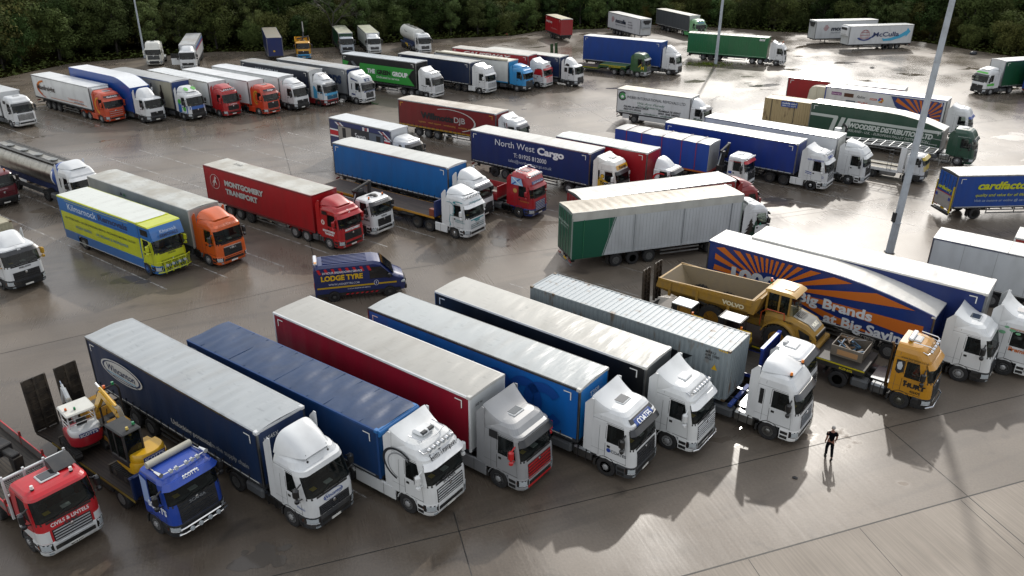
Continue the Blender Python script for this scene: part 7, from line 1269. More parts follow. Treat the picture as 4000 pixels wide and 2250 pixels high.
    if text: letters(e, text, lambda u, v: (-.965, .42-u, 1.22+v) if True else 0, .16, .84, W_, bold=.03); m = MB(); m.box(-.96, -.945, -.46, .46, 1.19, 1.42, ('#24326a', 'film')); m.build('name_plate', e)
    return e
def W2(fx, fy, yaw, l, q): a = radians(yaw); return fx+l*cos(a)-q*sin(a), fy+l*sin(a)+q*cos(a)
# blue plant lorry with two excavators and a site dumper
FX, FY, YW = -12.78, 25.87, -35.8
t = thing('plant_lorry', 'blue cab plant lorry at front left, raised dark ramps at its rear', 'plant lorry', (FX, FY, 0), YW, LG)
m = MB(); m.box(-9.6, -2.7, -1.27, 1.27, .98, 1.1, ('#2a211a', 'planks')); m.prism([(-9.6, .98), (-9.6, 1.1), (-11.2, .92), (-11.2, .8)], -1.27, 1.27, ('#2a211a', 'planks')); [m.box(-9.6, -2.7, sg*1.27, sg*1.285, .94, 1.06, ('#7d6a24', 'dull')) for sg in (-1, 1)]; [m.box(-10.5, -2.7, sg*.4, sg*.5, .7, .98, DARK) for sg in (-1, 1)]; m.build('plant_deck', t)
m = MB(); m.box(-2.8, -2.72, -1.27, 1.27, 1.1, 2.15, ('#172547', 'paint'), .01); [m.box(-2.72, -2.66, y-.05, y+.05, 1.1, 2.2, ('#172547', 'paint')) for y in (-1.2, -.4, .4, 1.2)]; m.box(-2.85, -2.66, -1.3, 1.3, 2.1, 2.2, ('#172547', 'paint'), .02); m.build('headboard', t)
ramp(t, -11.2, -1.3, -.2, .95, 3.7, .02, '#1c1815'); ramp(t, -11.2, .2, 1.25, .95, 3.7, .02, '#1c1815')
axles(t, (-4.0, -7.6, -8.95), wd=.36); m = MB(); [m.box(-7.0, -4.7, sg*1.0, sg*1.2, .45, .9, ('#25272a', 'dull'), .04) for sg in (-1, 1)]; m.build('side_locker', t)
BC = '#1b3f98'
cab, C = tractor(t, 0, col=BC, zt=3.05, D=1.95, defl=None, bump='#1f2226', fend='#1f2226', visor=BC, hatch=None, mir='#141517', fair=False, chassis=False, gz=(.98, 1.9), gw=.98, ns=5, slat='#2b2f34', grille='#191b1e', hl=(.64, .86)); FL(cab, C, "SCOTT'S", 2.83, .11, .75, W_, bold=.04, off=.12); FL(cab, C, 'SCANIA', 1.72, .12, .75, '#6d7175', bold=.03, off=.06); DL(cab, C, "SCOTT'S", 1.6, 1.42, .3, 1.3, '#d9dee6', bold=.05, shear=.1)
cabpanel(cab, C, [(1.9, 1.5), (1.45, 1.45), (1.45, 2.7), (1.9, 2.85)], '#8fa6cf', 'pale_fade', 1.2432)
m = MB(); m.cyl((-1.62, -1.0, 3.2), (-1.62, 1.0, 3.2), .15, ('#a9a79a', 'vinyl'), 12); m.build('rolled_sheet', cab); m = MB(); m.tube([(-1.5, -.95, 3.12), (-.65, -1.0, 3.16), (-.55, 0, 3.16), (-.65, 1.0, 3.16), (-1.5, .95, 3.12)], .03, CHR); m.build('light_bar', cab)
for y in (-.6, -.35, .35, .6, .1): m = MB(); m.cyl((-.6, y, 3.2), (-.5, y, 3.2), .09, CHR, 12); m.cyl((-.5, y, 3.2), (-.485, y, 3.2), .08, LAMPW, 12); m.build('spot_lamp', cab)
for sg in (-1, 1): m = MB(); m.cyl((-1.0, sg*1.02, 3.2), (-.55, sg*1.02, 3.22), .05, CHR, 10, .1); m.build('air_horn', cab)
m = MB(); m.tube([C.p(.62, q, .2) for q in (-1.3, -1, -.4, .4, 1, 1.3)], .045, CHR); m.tube([C.p(.85, q, .2) for q in (-1.2, -.9, -.4, .4, .9, 1.2)], .035, CHR); m.build('bull_bar', t)
for q in (-.7, -.25, .25, .7): m = MB(); p = C.p(.72, q, .25); m.cyl(p, (p[0]+.06, p[1], p[2]), .1, LAMPW, 12); m.build('spot_lamp', t)
px, py = W2(FX, FY, YW, -3.95, .05); excavator(px, py, 1.1, YW+180, 1.06, YEL, YEL, 'yellow excavator with black cab, behind the blue lorry cab', False, YEL, boom=[(.75, -.12, 1.0), (1.55, -.12, 2.3), (2.6, -.12, 2.85), (3.6, -.12, 1.5), (3.3, -.12, .7)], text="SCOTT'S")
px, py = W2(FX, FY, YW, -7.9, -.5); excavator(px, py, 1.1, YW+172, .9, '#c0c3c3', '#8a1420', 'white and red mini excavator with an open canopy on the plant lorry', True, '#b5b9ba', boom=[(.8, -.05, .9), (1.35, -.05, 2.0), (1.9, -.05, 2.6), (2.4, -.05, 1.6), (2.3, -.05, .8)], text="SCOTT'S")
px, py = W2(FX, FY, YW, -7.9, .72); d = thing('site_dumper', 'small yellow site dumper with black roll bar behind the mini excavator', 'dumper', (px, py, 1.1), YW+180, 'plant machines on lorries')
m = MB(); m.prism([(.2, .75), (.35, 1.35), (1.5, 1.45), (1.75, 1.2), (1.2, .6), (.5, .55)], -.62, .62, ('#b8860f', 'mud')); m.build('skip', d); m = MB(); m.box(.42, 1.5, -.5, .5, 1.33, 1.425, ('#6d6250', 'mud')); m.build('skip_floor', d)
m = MB(); m.box(-1.2, .2, -.45, .45, .45, 1.0, ('#b8860f', 'mud'), .08); m.box(-1.25, -.5, -.42, .42, .9, 1.15, ('#b8860f', 'mud'), .06); m.build('body', d); m = MB(); m.tube([(-.55, -.5, .9), (-.55, -.5, 2.55), (-.5, -.4, 2.75), (-.5, .4, 2.75), (-.55, .5, 2.55), (-.55, .5, .9)], .045, BLK); m.build('roll_bar', d); m = MB(); m.box(-.4, 0, -.25, .25, 1.0, 1.15, BLK, .04); m.tube([(.1, 0, 1.0), (0, 0, 1.4)], .02, BLK); m.build('seat', d)
for yy, cc in ((-.3, '#0f7a4a'), (.1, '#c95a12')): m = MB(); m.cyl((-.5, yy, 2.78), (-.5, yy, 2.91), .06, (cc, 'lamp'), 12); m.build('beacon', d)
axles(d, (-.85, .75), r=.42, wd=.3, kind='trailer', rc=('#b8860f', 'mud'), y=.55)
# red and white dropside lorry
FX, FY, YW = -17.45, 24.75, -37.2
t = thing('dropside_lorry', 'red and white lorry with mesh headboard at the bottom left corner', 'dropside lorry', (FX, FY, 0), YW, LG); CR = '#b01822'
cab, C = tractor(t, 0, col=CR, zt=3.05, D=1.95, defl=None, bump='#c9cccc', fend='#2a2c2f', visor=None, hatch='#1c1e20', mir='#141517', fair=False, chassis=False, gz=(.72, 1.48), gw=.85, ns=6, slat='#b5b8ba', grille='#17191b', beacon='#d6d6d2', hl=(.6, .88)); FL(cab, C, 'CIVILS & LINTELS', 1.62, .15, 1.5, W_, bold=.02); FL(cab, C, 'DAF', 1.5, .1, .55, '#2b2d30', bold=.04, off=.06)
m = MB(); C.patch(m, -2.0, -.95, .98, 1.5, ('#c9cccc', 'paint'), .012, 6, 2); m.build('white_panel', cab); m = MB(); C.patch(m, .95, 2.0, .98, 1.3, ('#c9cccc', 'paint'), .012, 6, 2); m.build('white_panel', cab); cabpanel(cab, C, [(1.9, 1.0), (.4, 1.0), (.4, 1.5), (1.9, 1.2)], '#c9cccc', 'white_panel', 1.25)
FLp = MB(); C.patch(FLp, -.32, .32, .4, .53, ('#d3d3cd', 'film'), .045, 2, 1); FLp.build('number_board', t); FL(cab, C, 'RK19 EYC', .43, .08, .5, '#1b1c1d', bold=.02, off=.055)
m = MB(); m.prism([(-1.9, 3.05), (-1.35, 3.08), (-1.1, 3.15), (-1.6, 3.42), (-1.9, 3.4)], .25, 1.1, ('#2a2c2f', 'dull')); m.build('roof_pod', cab)
m = MB(); m.box(-2.45, -2.35, -1.27, 1.27, 3.0, 3.1, ('#c9cccc', 'paint'), .02); [m.box(-2.45, -2.36, y-.045, y+.045, 1.1, 3.2, ('#c9cccc', 'paint'), .01) for y in (-1.22, -.4, .4, 1.22)]; m.box(-2.44, -2.37, -1.25, 1.25, 2.2, 2.28, ('#c9cccc', 'paint')); [m.box(-2.41, -2.4, -1.2+i*.08, -1.19+i*.08, 2.28, 3.0, ('#9b9e9f', 'dull')) for i in range(31)]; [m.box(-2.412, -2.402, -1.22, 1.22, 2.3+i*.08, 2.31+i*.08, ('#9b9e9f', 'dull')) for i in range(9)]; m.build('mesh_headboard', t)
m = MB(); m.box(-9.5, -2.5, -1.24, 1.24, 1.1, 1.22, ('#3a342c', 'planks')); m.box(-2.55, -2.47, -1.24, 1.24, 1.22, 2.2, ('#8a1a20', 'paint'))
for sg in (-1, 1): m.box(-9.5, -2.6, sg*1.2, sg*1.24, 1.22, 1.62, ('#6d6a68', 'dull')); m.box(-9.5, -2.6, sg*1.2, sg*1.245, 1.62, 1.67, (CR, 'paint')); m.box(-9.5, -2.6, sg*1.2, sg*1.245, 1.18, 1.24, (CR, 'paint')); [m.box(x-.05, x+.05, sg*1.19, sg*1.27, 1.1, 1.9, ('#7d2420', 'dull')) for x in (-9.4, -7.2, -5.0, -2.8)]
m.build('dropside_body', t); m = MB(); m.box(-9.4, -.8, -.45, .45, .7, 1.1, DARK); m.build('chassis', t); axles(t, (-4.4, -7.4, -8.75))
m = MB(); m.box(-2.42, -2.0, -.5, .5, 1.0, 1.9, ('#1b1c1e', 'dull')); m.build('crane_base', t)
px, py = W2(FX, FY, YW, -6.3, .1); g = thing('grab_attachment', 'black hydraulic brick grab lying in the dropside lorry bed, left edge', 'grab', (px, py, 1.22), YW+8)
m = MB(); m.box(-1.2, 1.2, -.18, .18, .7, .95, ('#151617', 'dull'), .04); m.box(-.4, .4, -.35, .35, .6, 1.1, ('#1a1b1d', 'dull'), .05); m.build('beam', g)
for xx in (-1.1, 1.1): m = MB(); m.prism([(xx-.2, .8), (xx+.2, .8), (xx+.12, .1), (xx+.3, 0), (xx-.3, 0), (xx-.12, .1)], -.2, .2, ('#151617', 'mud')); m.box(xx-.18, xx+.18, -.75, .75, 0, .12, ('#2a241f', 'mud')); m.build('grab_jaw', g)
m = MB(); [m.tube([(-.4, k, 1.0), (-.9, k*2, 1.35), (-1.3, k, .9)], .03, BLK) for k in (-.1, .1)]; m.build('hose', g)
# yellow plant lorry, low loader and articulated dump truck
FX, FY, YW = 22.15, 35.54, -38.4; YH = '#b07c12'
t = thing('low_loader_lorry', 'mustard yellow lorry with roof lamp bar and tall exhaust, towing a loaded low loader', 'low loader', (FX, FY, 0), YW, LG)
low_loader(t, -3.3, -6.6, -16.2, '#1d1c1a', .92, 1.5); ramp(t, -16.9, -1.25, -.4, .95, 3.5, .03, '#332a22'); ramp(t, -16.9, .2, 1.05, .95, 3.5, .03, '#332a22')
cab, C = tractor(t, 0, col=YH, zt=3.6, defl=None, bump='#1c1e20', fend='#1c1e20', visor=YH, mir='#141517', ax=2, wb=3.2, hatch='#3d4a55', bar=5, gz=(.98, 1.7), ns=5, slat='#26282a', tank='#7d8083', rim=('#7f8078', 'steel'), fair=False, D=2.05, hl=(.62, .86))
DL(cab, C, 'HURT', 1.35, 1.42, .24, 1.05, '#17181a', bold=.06); DL(cab, C, '432475', 1.0, 1.14, .13, .5, '#2a2415', bold=.03); DL(cab, C, 'www.hurtplant.co.uk', 1.75, 2.95, .12, 1.35, '#3a2f12', bold=.01); cabpanel(cab, C, [(1.9, 2.15), (1.72, 2.0), (1.5, 2.15), (1.5, 2.8), (1.9, 2.8)], '#1b1c1e', 'shield', 1.2432); cabpanel(cab, C, [(1.78, 2.25), (1.62, 2.25), (1.58, 2.5), (1.66, 2.72), (1.82, 2.66), (1.85, 2.45)], '#b5bcc2', 'emblem', 1.2446)
m = MB(); m.tube([(-2.25, -.9, .95), (-2.25, -.9, 3.3), (-2.35, -.9, 3.5)], .075, ('#6d5a45', 'steel'), 10); m.build('exhaust_stack', t); m = MB(); m.box(-1.75, -1.5, -.6, .6, 3.66, 3.82, ('#c9cccd', 'lamp'), .05); m.build('light_bar', cab); m = MB(); [m.tube([(-.5, sg*.7, 3.6), (-.6, sg*.72, 3.7), (-1.4, sg*.78, 3.74)], .03, CHR) for sg in (-1, 1)]; m.build('roof_rail_bar', cab); m = MB(); m.tube([C.p(.55, q, .18) for q in (-1.6, -1, 0, 1, 1.6)], .045, CHR); m.build('bull_bar', t)
letters(t, 'KING', sideR(-4.6, 1.268, 1.2), .12, .7, '#b5a51c', bold=.04)
HURT = (t, C)
px, py = W2(FX, FY, YW, -4.55, .35); k = thing('scrap_crate', 'open grey metal crate of timber and scrap behind the yellow cab', 'crate', (px, py, 1.5), YW)
m = MB(); [m.box(-.85, .85, sg*.8, sg*.84, 0, .6, ('#6d665c', 'mud')) for sg in (-1, 1)]; m.box(-.85, -.81, -.8, .8, 0, .6, ('#6d665c', 'mud')); m.box(.81, .85, -.8, .8, 0, .6, ('#6d665c', 'mud')); m.box(-.85, .85, -.8, .8, 0, .04, ('#4a443c', 'mud')); m.box(-.5, .6, -.85, -.84, .12, .42, ('#a9825a', 'film')); m.build('crate_wall', k)
R = random.Random(4); m = MB()
for i in range(26): a = R.uniform(0, pi); x, y, z = R.uniform(-.55, .55), R.uniform(-.6, .6), R.uniform(.15, .6); l = R.uniform(.15, .42); m.tube([(x-l*cos(a), y-l*sin(a), z), (x+l*cos(a), y+l*sin(a), z+R.uniform(-.1, .15))], R.uniform(.03, .08), (R.choice(('#5a4632', '#7a6248', '#3a3f48', '#2d5a7a', '#4a3a2c')), 'mud'), 4)
m.build('scrap', k)
def dump_truck(x, y, z, yaw):
    d = thing('dump_truck', 'yellow articulated dump truck with muddy open skip, on the low loader', 'dump truck', (x, y, z), yaw, 'plant machines on lorries'); c = ('#94701f', 'mud'); r = .83
    for xx in (-2.0, -6.0, -7.75):
        for sg in (-1, 1):
            o = wheel(d, xx, sg, r, .62, 'trailer', (YH, 'mud'), y=1.08)
            m = MB(); [m.box(-.045, .045, -.33, .33, r-.02, r+.035, ('#1f1b17', 'mud')) for _ in (0,)]; v0, f0 = m.v[:], m.f[:]; m2 = MB()
            for i in range(24):
                a = 2*pi*i/24; m2.add([(v[0]*cos(a)+v[2]*sin(a), v[1]+(.0 if i % 2 else 0), v[2]*cos(a)-v[0]*sin(a)) for v in v0], f0, ('#1f1b17', 'mud'))
            m2.build('tread', o)
    # front body: hood with drooping nose
    R_ = []
    for xx, w_, z0, z1 in ((-3.0, .95, 1.15, 2.0), (-2.6, 1.0, 1.15, 2.1), (-1.5, 1.0, 1.1, 2.08), (-.6, .95, .95, 1.85), (-.15, .85, .9, 1.5), (0, .75, .95, 1.3)):
        q = .18; R_.append([(xx, -w_, z0), (xx, -w_, z1-q), (xx, -w_+q, z1), (xx, w_-q, z1), (xx, w_, z1-q), (xx, w_, z0)])
    m = MB(); m.rings(R_, c); m.build('hood', d)
    m = MB(); m.prism([(-1.5, 2.09), (-.62, 1.87), (-.2, 1.57), (-.6, 1.9), (-1.5, 2.12)], -.6, .6, ('#8d8c86', 'dull')); [m.box(-1.45+i*.07, -1.42+i*.07, -.4, .4, 2.06, 2.14-i*.01, BLK) for i in range(7)]; m.build('hood_grille', d)
    m = MB(); m.box(-.16, .02, -.72, .72, 1.0, 1.4, BLK, .04); m.build('front_grille', d); m = MB(); m.box(-.5, .2, -1.15, 1.15, .55, .9, c, .08); m.build('bumper', d)
    for sg in (-1, 1):
        m = MB(); R2 = []
        for i in range(9): a = radians(15+150*i/8); R2.append([(-2.0+(r+.12)*cos(a), sg*.7, r+(r+.12)*sin(a)), (-2.0+(r+.12)*cos(a), sg*1.42, r+(r+.12)*sin(a)), (-2.0+(r+.2)*cos(a), sg*1.42, r+(r+.2)*sin(a)), (-2.0+(r+.2)*cos(a), sg*.7, r+(r+.2)*sin(a))])
        m.rings(R2, c); m.build('mudguard', d)
        m = MB(); m.prism([(-1.0, 1.62), (-.35, 1.42), (-.3, 1.2), (-.8, 1.1)], sg*1.0, sg*1.012, BLK); m.build('side_vent', d)
    letters(d, 'HURT', sideR(-.75, 1.0, 1.0), .2, .6, '#1b1a16', bold=.05); letters(d, 'VOLVO', sideR(-1.9, 1.02, 1.78), .13, .55, '#2b2820', bold=.04); letters(d, 'HURT', lambda u, v: (-.34-v*.8, -.4+u, 1.72+v*.5), .26, .8, '#e0dccb', bold=.08)
    m = MB(); m.box(-3.1, -1.55, -.7, .7, 1.9, 2.1, c, .03); [m.box(xx-.05, xx+.05, yy-.05, yy+.05, 2.1, 3.3, c) for xx in (-3.05, -2.35, -1.75) for yy in (-.72, .72)]; m.build('cab', d)
    m = MB(); [m.box(-3.0, -1.75, sg*.71, sg*.72, 2.12, 3.28, GLS) for sg in (-1, 1)]; m.add([(-1.72, -.7, 3.28), (-1.72, .7, 3.28), (-1.5, .7, 2.1), (-1.5, -.7, 2.1)], [(0, 1, 2, 3)], GLS); m.box(-3.07, -3.06, -.68, .68, 2.15, 3.25, GLS); m.build('cab_glass', d)
    m = MB(); m.prism([(-3.2, 3.28), (-3.2, 3.42), (-2.9, 3.5), (-1.8, 3.48), (-1.5, 3.38), (-1.42, 3.28)], -.85, .85, ('#b8924a', 'paint')); m.box(-2.3, -1.75, -.4, .4, 3.48, 3.52, ('#b8924a', 'paint'), .02); m.build('cab_roof', d); m = MB(); m.box(-2.8, -2.3, -.3, .3, 2.1, 2.45, BLK, .05); m.box(-2.85, -2.7, -.3, .3, 2.4, 3.0, BLK, .05); m.build('seat', d)
    m = MB(); m.cyl((-3.35, .6, 2.0), (-3.35, .6, 3.4), .09, BLK, 10); m.cyl((-3.35, .35, 3.4), (-3.35, .35, 3.62), .06, ('#b52a1a', 'lamp'), 10); m.cyl((-3.35, .35, 3.2), (-3.35, .35, 3.4), .06, ('#0f7a4a', 'lamp'), 10); m.build('exhaust_stack', d)
    m = MB(); m.tube([(-3.2, -1.0, 1.2), (-3.2, -1.0, 2.0), (-2.9, -1.0, 2.3), (-1.9, -1.0, 2.3), (-1.85, -1.0, 1.9)], .03, ('#a9401a', 'paint')); m.build('hand_rail', d)
    m = MB(); m.box(-4.4, -3.0, -.35, .35, .7, 1.2, c, .08); m.box(-8.6, -4.2, -.4, .4, .75, 1.25, c, .05); [m.cyl((xx, -1, r), (xx, 1, r), .16, ('#3a3024', 'mud'), 8) for xx in (-2, -6, -7.75)]; m.build('frame', d)
    # skip: open tub with thick rim
    T = [(-3.6, 1.42), (-9.55, 1.42), (-9.55, -1.42), (-3.6, -1.42)]
    o_t = [(-3.55, 1.45, 2.75), (-9.6, 1.45, 2.45), (-9.6, -1.45, 2.45), (-3.55, -1.45, 2.75)]; o_b = [(-4.3, .95, 1.3), (-8.4, .95, 1.3), (-8.4, -.95, 1.3), (-4.3, -.95, 1.3)]
    o_m = [(-3.75, 1.45, 1.95), (-9.75, 1.45, 1.85), (-9.75, -1.45, 1.85), (-3.75, -1.45, 1.95)]
    i_t = [(-3.7, 1.34, 2.75), (-9.48, 1.34, 2.45), (-9.48, -1.34, 2.45), (-3.7, -1.34, 2.75)]; i_b = [(-4.35, .85, 1.42), (-8.3, .85, 1.42), (-8.3, -.85, 1.42), (-4.35, -.85, 1.42)]
    m = MB(); m.rings([o_b, o_m, o_t, i_t], c, cap=False); m.add(o_b, [(0, 1, 2, 3)], c); m.rings([i_t, i_b], ('#6d5f45', 'mud'), cap=False); m.add(i_b, [(0, 1, 2, 3)], ('#7d7568', 'mud'))
    [m.box(-9.6, -3.6, sg*1.44, sg*1.5, 2.36, 2.5, c) for sg in (-1, 1)]; [m.prism([(xx-.08, 1.5), (xx+.08, 1.5), (xx+.08, 2.4), (xx-.08, 2.4)], sg*1.4, sg*1.5, c) for xx in (-5, -7, -8.8) for sg in (-1, 1)]
    m.prism([(-3.55, 2.7), (-3.2, 3.05), (-3.1, 3.05), (-3.45, 1.9), (-3.8, 1.9)], -1.5, 1.5, c); sk = m.build('skip', d, ang=20)
    letters(sk, 'VOLVO', sideR(-5.4, 1.512, 2.08), .24, 1.35, '#c9bfa0', bold=.06); m = MB(); [m.cyl((-4.6, sg*.8, 1.0), (-7.0, sg*1.2, 1.6), .1, ('#2b2a28', 'dull'), 10) for sg in (-1, 1)]; m.build('tipping_ram', d); return d
px, py = W2(FX, FY, YW, -6.2, .1); dump_truck(px, py, .95, YW)
# blue flatbed with rollers between container lorry and low loader
FX, FY, YW = 15.75, 35.95, -37.4
t = thing('flatbed_lorry', 'white lorry with dark blue headboard hidden between container lorry and low loader', 'flatbed lorry', (FX, FY, 0), YW, LG)
cab, C = tractor(t, 0, zt=2.98, D=1.9, defl=None, bump='#1d1f22', visor='#17181a', hatch='#d3d5d5', mir='#17181a', fair=False, chassis=False, gz=(.9, 1.5)); m = MB(); m.box(-1.75, -1.5, -.2, .2, 2.98, 3.15, ('#b9bcbd', 'dull'), .05); m.build('roof_pod', cab)
m = MB(); m.box(-10.5, -2.4, -1.25, 1.25, 1.1, 1.22, ('#3a342c', 'planks')); [m.box(-10.5, -2.4, sg*1.25, sg*1.28, 1.05, 1.25, ('#1b2f7a', 'paint')) for sg in (-1, 1)]; m.build('flatbed', t); m = MB(); m.box(-2.45, -2.38, -1.27, 1.27, 1.2, 2.9, ('#1b2f7a', 'paint'), .01); [m.box(-2.38, -2.3, y-.06, y+.06, 1.2, 2.95, ('#1b2f7a', 'paint')) for y in (-1.2, 1.2)]; m.box(-2.5, -2.3, -1.3, 1.3, 2.86, 2.98, ('#2a48a8', 'paint'), .02); m.build('headboard', t); m = MB(); m.box(-10, -.8, -.45, .45, .7, 1.1, DARK); m.build('chassis', t); axles(t, (-4.4, -7.4, -8.75))
def roller(l, q, label, slots):
    x, y = W2(FX, FY, YW, l, q); d = thing('road_roller', label, 'roller', (x, y, 1.22), YW, 'plant machines on lorries'); g = ('#c9a21a', 'paint')
    for xx in (-.75, .75): m = MB(); m.cyl((xx, -.5, .36), (xx, .5, .36), .36, ('#8d9092', 'steel'), 22); m.build('drum', d)
    m = MB(); m.box(-1.1, 1.1, -.45, .45, .55, .95, g, .08); m.box(.2, 1.05, -.42, .42, .9, 1.2, g, .06); m.build('body', d); m = MB(); [m.tube([(px, py, .9), (px, py, 1.95)], .03, BLK) for px in (-.6, .6) for py in (-.5, .5)]; m.build('canopy_frame', d)
    m = MB()
    if slots: [m.box(-.6, .6, -.45+i*.1, -.4+i*.1, 1.95, 2.0, ('#d3d5d5', 'paint')) for i in range(10)]; m.box(-.68, -.6, -.5, .55, 1.94, 2.01, ('#1b1c1e', 'dull')); m.box(.6, .68, -.5, .55, 1.94, 2.01, ('#1b1c1e', 'dull'))
    else: m.box(-.65, .6, -.5, .5, 1.95, 2.02, ('#c9caca', 'paint'), .02)
    m.build('canopy_roof', d); m = MB(); m.cyl((.75, -.6, 1.7), (.75, -.6, 1.85), .06, AMB, 10); m.build('beacon', d); m = MB(); m.box(-.3, .1, -.2, .2, .95, 1.1, BLK, .04); m.build('seat', d)
roller(-7.8, .75, 'small roller with a plain white canopy, beyond the grey container', False); roller(-4.9, .75, 'small roller with a slotted white canopy, beyond the grey container', True)
# ================================================================ PEOPLE
def skin(name, par, pts, edges, col, kind='skin', root=0, sub=2, loc=None):
    me = bpy.data.meshes.new(name); me.from_pydata([p[:3] for p in pts], edges, []); ob = bpy.data.objects.new(name, me); COL.objects.link(ob)
    md = ob.modifiers.new('skin', 'SKIN'); sv_ = me.skin_vertices[0].data
    for i, p in enumerate(pts): r = p[3]; sv_[i].radius = r if isinstance(r, tuple) else (r, r); sv_[i].use_root = (i == root)
    md.use_smooth_shade = True; s2 = ob.modifiers.new('sub', 'SUBSURF'); s2.levels = sub; s2.render_levels = sub
    dg = bpy.context.evaluated_depsgraph_get(); dg.update(); m2 = bpy.data.meshes.new_from_object(ob.evaluated_get(dg)); m2.name = name; bpy.data.objects.remove(ob)
    m2.materials.clear(); m2.materials.append(mat(col, kind)); m2.polygons.foreach_set('use_smooth', [True]*len(m2.polygons)); return link(name, m2, par, loc)
def hand(pts, edges, wi, p, d, side, s=1):
    """palm and five curled fingers continuing a wrist vertex wi at p, pointing along d; side = axis of the knuckle row"""
    d = Vector(d).normalized(); sd_ = Vector(side).normalized(); nn = d.cross(sd_); p = Vector(p); b = len(pts); pts.append((*(p+d*.05), (.034, .02))); edges.append((wi, b))
    for k, (o, ln) in enumerate(((-.028, .065), (-.009, .075), (.01, .07), (.027, .055))):
        q = p+d*.085+sd_*o; i = len(pts); pts.append((*q, .0095)); pts.append((*(q+d*ln*.5+nn*.012), .009)); pts.append((*(q+d*ln*.85+nn*.04), .0075)); edges += [(b, i), (i, i+1), (i+1, i+2)]
    i = len(pts); q = p+d*.03-sd_*.04; pts.append((*q, .0115)); pts.append((*(q+d*.04-sd_*.018+nn*.015), .0095)); edges += [(b, i), (i, i+1)]
def head(par, x, y, z, hair, bald=False):
    m = MB(); R = []
    for zz, rx, ry, ox in ((-.115, .03, .03, .025), (-.105, .055, .045, .03), (-.07, .078, .062, .02), (-.02, .09, .072, .01), (.04, .098, .078, 0), (.085, .09, .07, -.005), (.115, .06, .05, -.008), (.125, .02, .02, -.01)): R.append([(x+ox+rx*cos(a), y+ry*sin(a), z+zz) for a in [2*pi*i/16 for i in range(16)]])
    m.rings(R, ('#b98a72', 'skin')); m.prism([(x+.09, z+.02), (x+.125, z-.03), (x+.09, z-.035)], y-.014, y+.014, ('#b58268', 'skin')); m.box(x+.084, x+.1, y-.024, y+.024, z-.068, z-.058, ('#8a4f48', 'skin'))
    for sg in (-1, 1): m.box(x+.083, x+.097, y+sg*.032-.012, y+sg*.032+.012, z+.008, z+.02, ('#1d1a18', 'skin')); m.cyl((x-.005, y+sg*.072, z-.005), (x-.008, y+sg*.09, z), .03, ('#b58268', 'skin'), 8, .022)
    m.build('head', par)
    m = MB(); R = []
    for zz, rx, ry, ox in ((.0, .07, .078, -.035), (.04, .09, .083, -.02), (.09, .092, .075, -.008), (.12, .066, .055, -.008), (.135, .02, .02, -.01)): R.append([(x+ox+rx*cos(a), y+ry*sin(a), z+zz) for a in [2*pi*i/16 for i in range(16)]])
    m.rings(R, (hair, 'skin')); m.build('hair', par)
# walking man, dark clothes, grey hair, seen from behind, walking away to the right
t = thing('person', 'walking person in black polo shirt and dark trousers, grey hair, on the open concrete', 'person', (15.15, 31.15, 0), 78)
pts = [(-.01, 0, .98, .11), (0, 0, 1.12, .115), (.01, 0, 1.3, .14), (.01, 0, 1.44, .10), (.015, 0, 1.53, .055), (.02, 0, 1.58, .05),
       (.0, .19, 1.42, .062), (-.08, .225, 1.17, .045), (.02, .24, .93, .034), (.0, -.19, 1.42, .062), (-.02, -.23, 1.17, .045), (.1, -.22, .95, .034),
       (.0, .09, .92, .095), (.13, .1, .52, .062), (.05, .1, .13, .042), (.0, -.09, .92, .095), (-.1, -.1, .52, .062), (-.33, -.1, .2, .042)]
ed = [(0, 1), (1, 2), (2, 3), (3, 4), (4, 5), (3, 6), (6, 7), (7, 8), (3, 9), (9, 10), (10, 11), (0, 12), (12, 13), (13, 14), (0, 15), (15, 16), (16, 17)]
hand(pts, ed, 8, (.02, .24, .93), (.3, .05, -1), (1, 0, .3)); hand(pts, ed, 11, (.1, -.22, .95), (.3, -.05, -1), (1, 0, .3))
skin('body', t, pts, ed, '#7d5646'); head(t, .03, 0, 1.66, '#8d8a86')
P2 = [(-.01, 0, .93, .125), (0, 0, 1.12, .13), (.01, 0, 1.3, .155), (.01, 0, 1.43, .115), (.0, .19, 1.42, .078), (-.035, .225, 1.27, .07), (.0, -.19, 1.42, .078), (-.01, -.23, 1.27, .07), (.012, 0, 1.49, .07)]
skin('polo_shirt', t, P2, [(0, 1), (1, 2), (2, 3), (3, 4), (4, 5), (3, 6), (6, 7), (3, 8)], '#0d0e12', 'soil')
P3 = [(-.01, 0, 1.0, .128), (-.01, 0, .93, .13), (.0, .09, .86, .108), (.13, .1, .52, .078), (.06, .1, .12, .066), (.0, -.09, .86, .108), (-.1, -.1, .52, .078), (-.31, -.1, .22, .066)]
skin('trousers', t, P3, [(0, 1), (1, 2), (2, 3), (3, 4), (1, 5), (5, 6), (6, 7)], '#0f1013', 'soil')
for (a, b, zz, tl) in ((.05, .1, 0, 0), (-.36, -.1, .1, .8)):
    m = MB(); m.box(-.09, .19, -.048, .048, 0, .09, ('#141212', 'dull'), .03); m.box(-.09, .05, -.045, .045, .05, .13, ('#141212', 'dull'), .03); o = m.build('shoe', t, loc=(a, b, zz)); o.rotation_euler = (0, tl, 0)
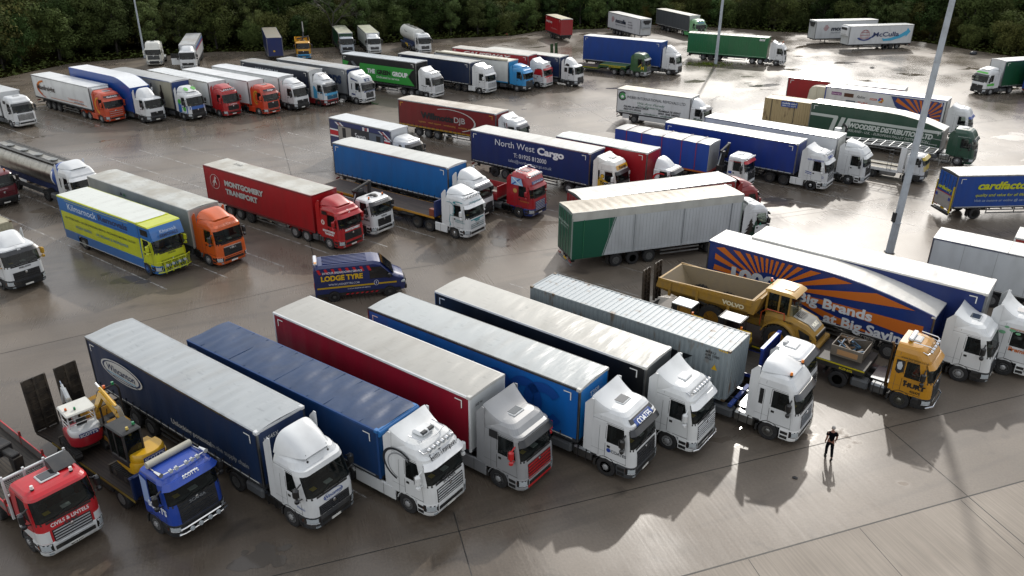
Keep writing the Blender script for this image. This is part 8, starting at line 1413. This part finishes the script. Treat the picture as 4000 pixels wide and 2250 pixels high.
# drivers in orange vests
def driver(tC, label, side=-.6):
    tt, C = tC; M4 = Matrix.Rotation(tt.rotation_euler.z, 4, 'Z'); x, y, z = tt.location; v = M4 @ Vector((C.F-1.05, side, 0)); p = thing('person', label, 'person', (x+v.x, y+v.y, 1.3), math.degrees(tt.rotation_euler.z), 'drivers in orange vests')
    pts = [(0, 0, .42, .13), (.02, 0, .62, .13), (.04, 0, .85, .13), (.05, 0, .98, .055), (.06, 0, 1.03, .05), (.04, -.2, .9, .06), (.2, -.26, .68, .045), (.42, -.2, .74, .034), (.04, .2, .9, .06), (.2, .24, .68, .045), (.42, .16, .74, .034), (.3, -.1, .4, .08), (.55, -.1, .12, .055), (.3, .1, .4, .08), (.55, .1, .12, .055)]
    ed = [(0, 1), (1, 2), (2, 3), (3, 4), (2, 5), (5, 6), (6, 7), (2, 8), (8, 9), (9, 10), (0, 11), (11, 12), (0, 13), (13, 14)]; hand(pts, ed, 7, (.42, -.2, .74), (1, .2, .2), (0, 0, 1)); hand(pts, ed, 10, (.42, .16, .74), (1, -.2, .2), (0, 0, 1))
    skin('body', p, pts, ed, '#b5846c'); head(p, .08, 0, 1.12, '#3a3028'); skin('vest', p, [(0, 0, .4, .15), (.02, 0, .62, .155), (.04, 0, .86, .15), (.04, -.2, .9, .08), (.12, -.23, .78, .07), (.04, .2, .9, .08), (.12, .22, .78, .07)], [(0, 1), (1, 2), (2, 3), (3, 4), (2, 5), (5, 6)], '#d9480f')
    m = MB(); m.lathe([(.16, .0), (.166, .025), (.16, .05)], ('#c9ccc8', 'film'), 16, 'z', (.02, 0, .6)); m.build('reflective_band', p)
driver(HURT, 'person in an orange vest at the wheel of the mustard yellow lorry'); driver(MORG, 'person in an orange vest at the wheel of the green low loader lorry')
# ================================================================ LITTER
for (x, y, c, s, lb) in ((-14.6, 21.3, '#a01822', .14, 'crumpled red scrap of litter on the concrete in front of the red lorry'), (-15.9, 20.6, '#c9c9c4', .07, 'small white scrap of litter on the concrete in front of the red lorry'), (13.1, 29.6, '#17181a', .12, 'small dark scrap of litter on the concrete near the walking person')):
    m = MB(); R = random.Random(int(x*10)); m.rings([[(s*k*(1+.4*R.random())*cos(a), s*k*(.6+.4*R.random())*sin(a), z+.02*R.random()) for a in [2*pi*i/9 for i in range(9)]] for z, k in ((.004, .9), (.03, 1), (.06, .5))], (c, 'film')); o = m.build('litter', None, (x, y, 0)); tag(o, lb, 'litter')

for x, y, c, lb in ((-1.6, 174.2, '#8a3a1c', 'orange and dark refuse dumped at the foot of the wood, behind the tanker row'), (85.2, 153.0, '#232833', 'dark refuse bags dumped at the foot of the wood, right of the arrow trailer')):
    t = thing('refuse_heap', lb, 'refuse', (x, y, 0)); R = random.Random(int(x))
    for i in range(4):
        m = MB(); q = R.uniform(.2, .4); cx, cy = R.uniform(-.5, .5), R.uniform(-.4, .4); m.rings([[(cx+q*k*(1+.25*R.random())*cos(a), cy+q*k*(1+.25*R.random())*sin(a), z*q) for a in [2*pi*j/10 for j in range(10)]] for z, k in ((0, .8), (.5, 1.1), (1.1, .9), (1.5, .3))], (c if i % 2 == 0 else '#1d2027', 'vinyl')); m.build('refuse_bag', t)
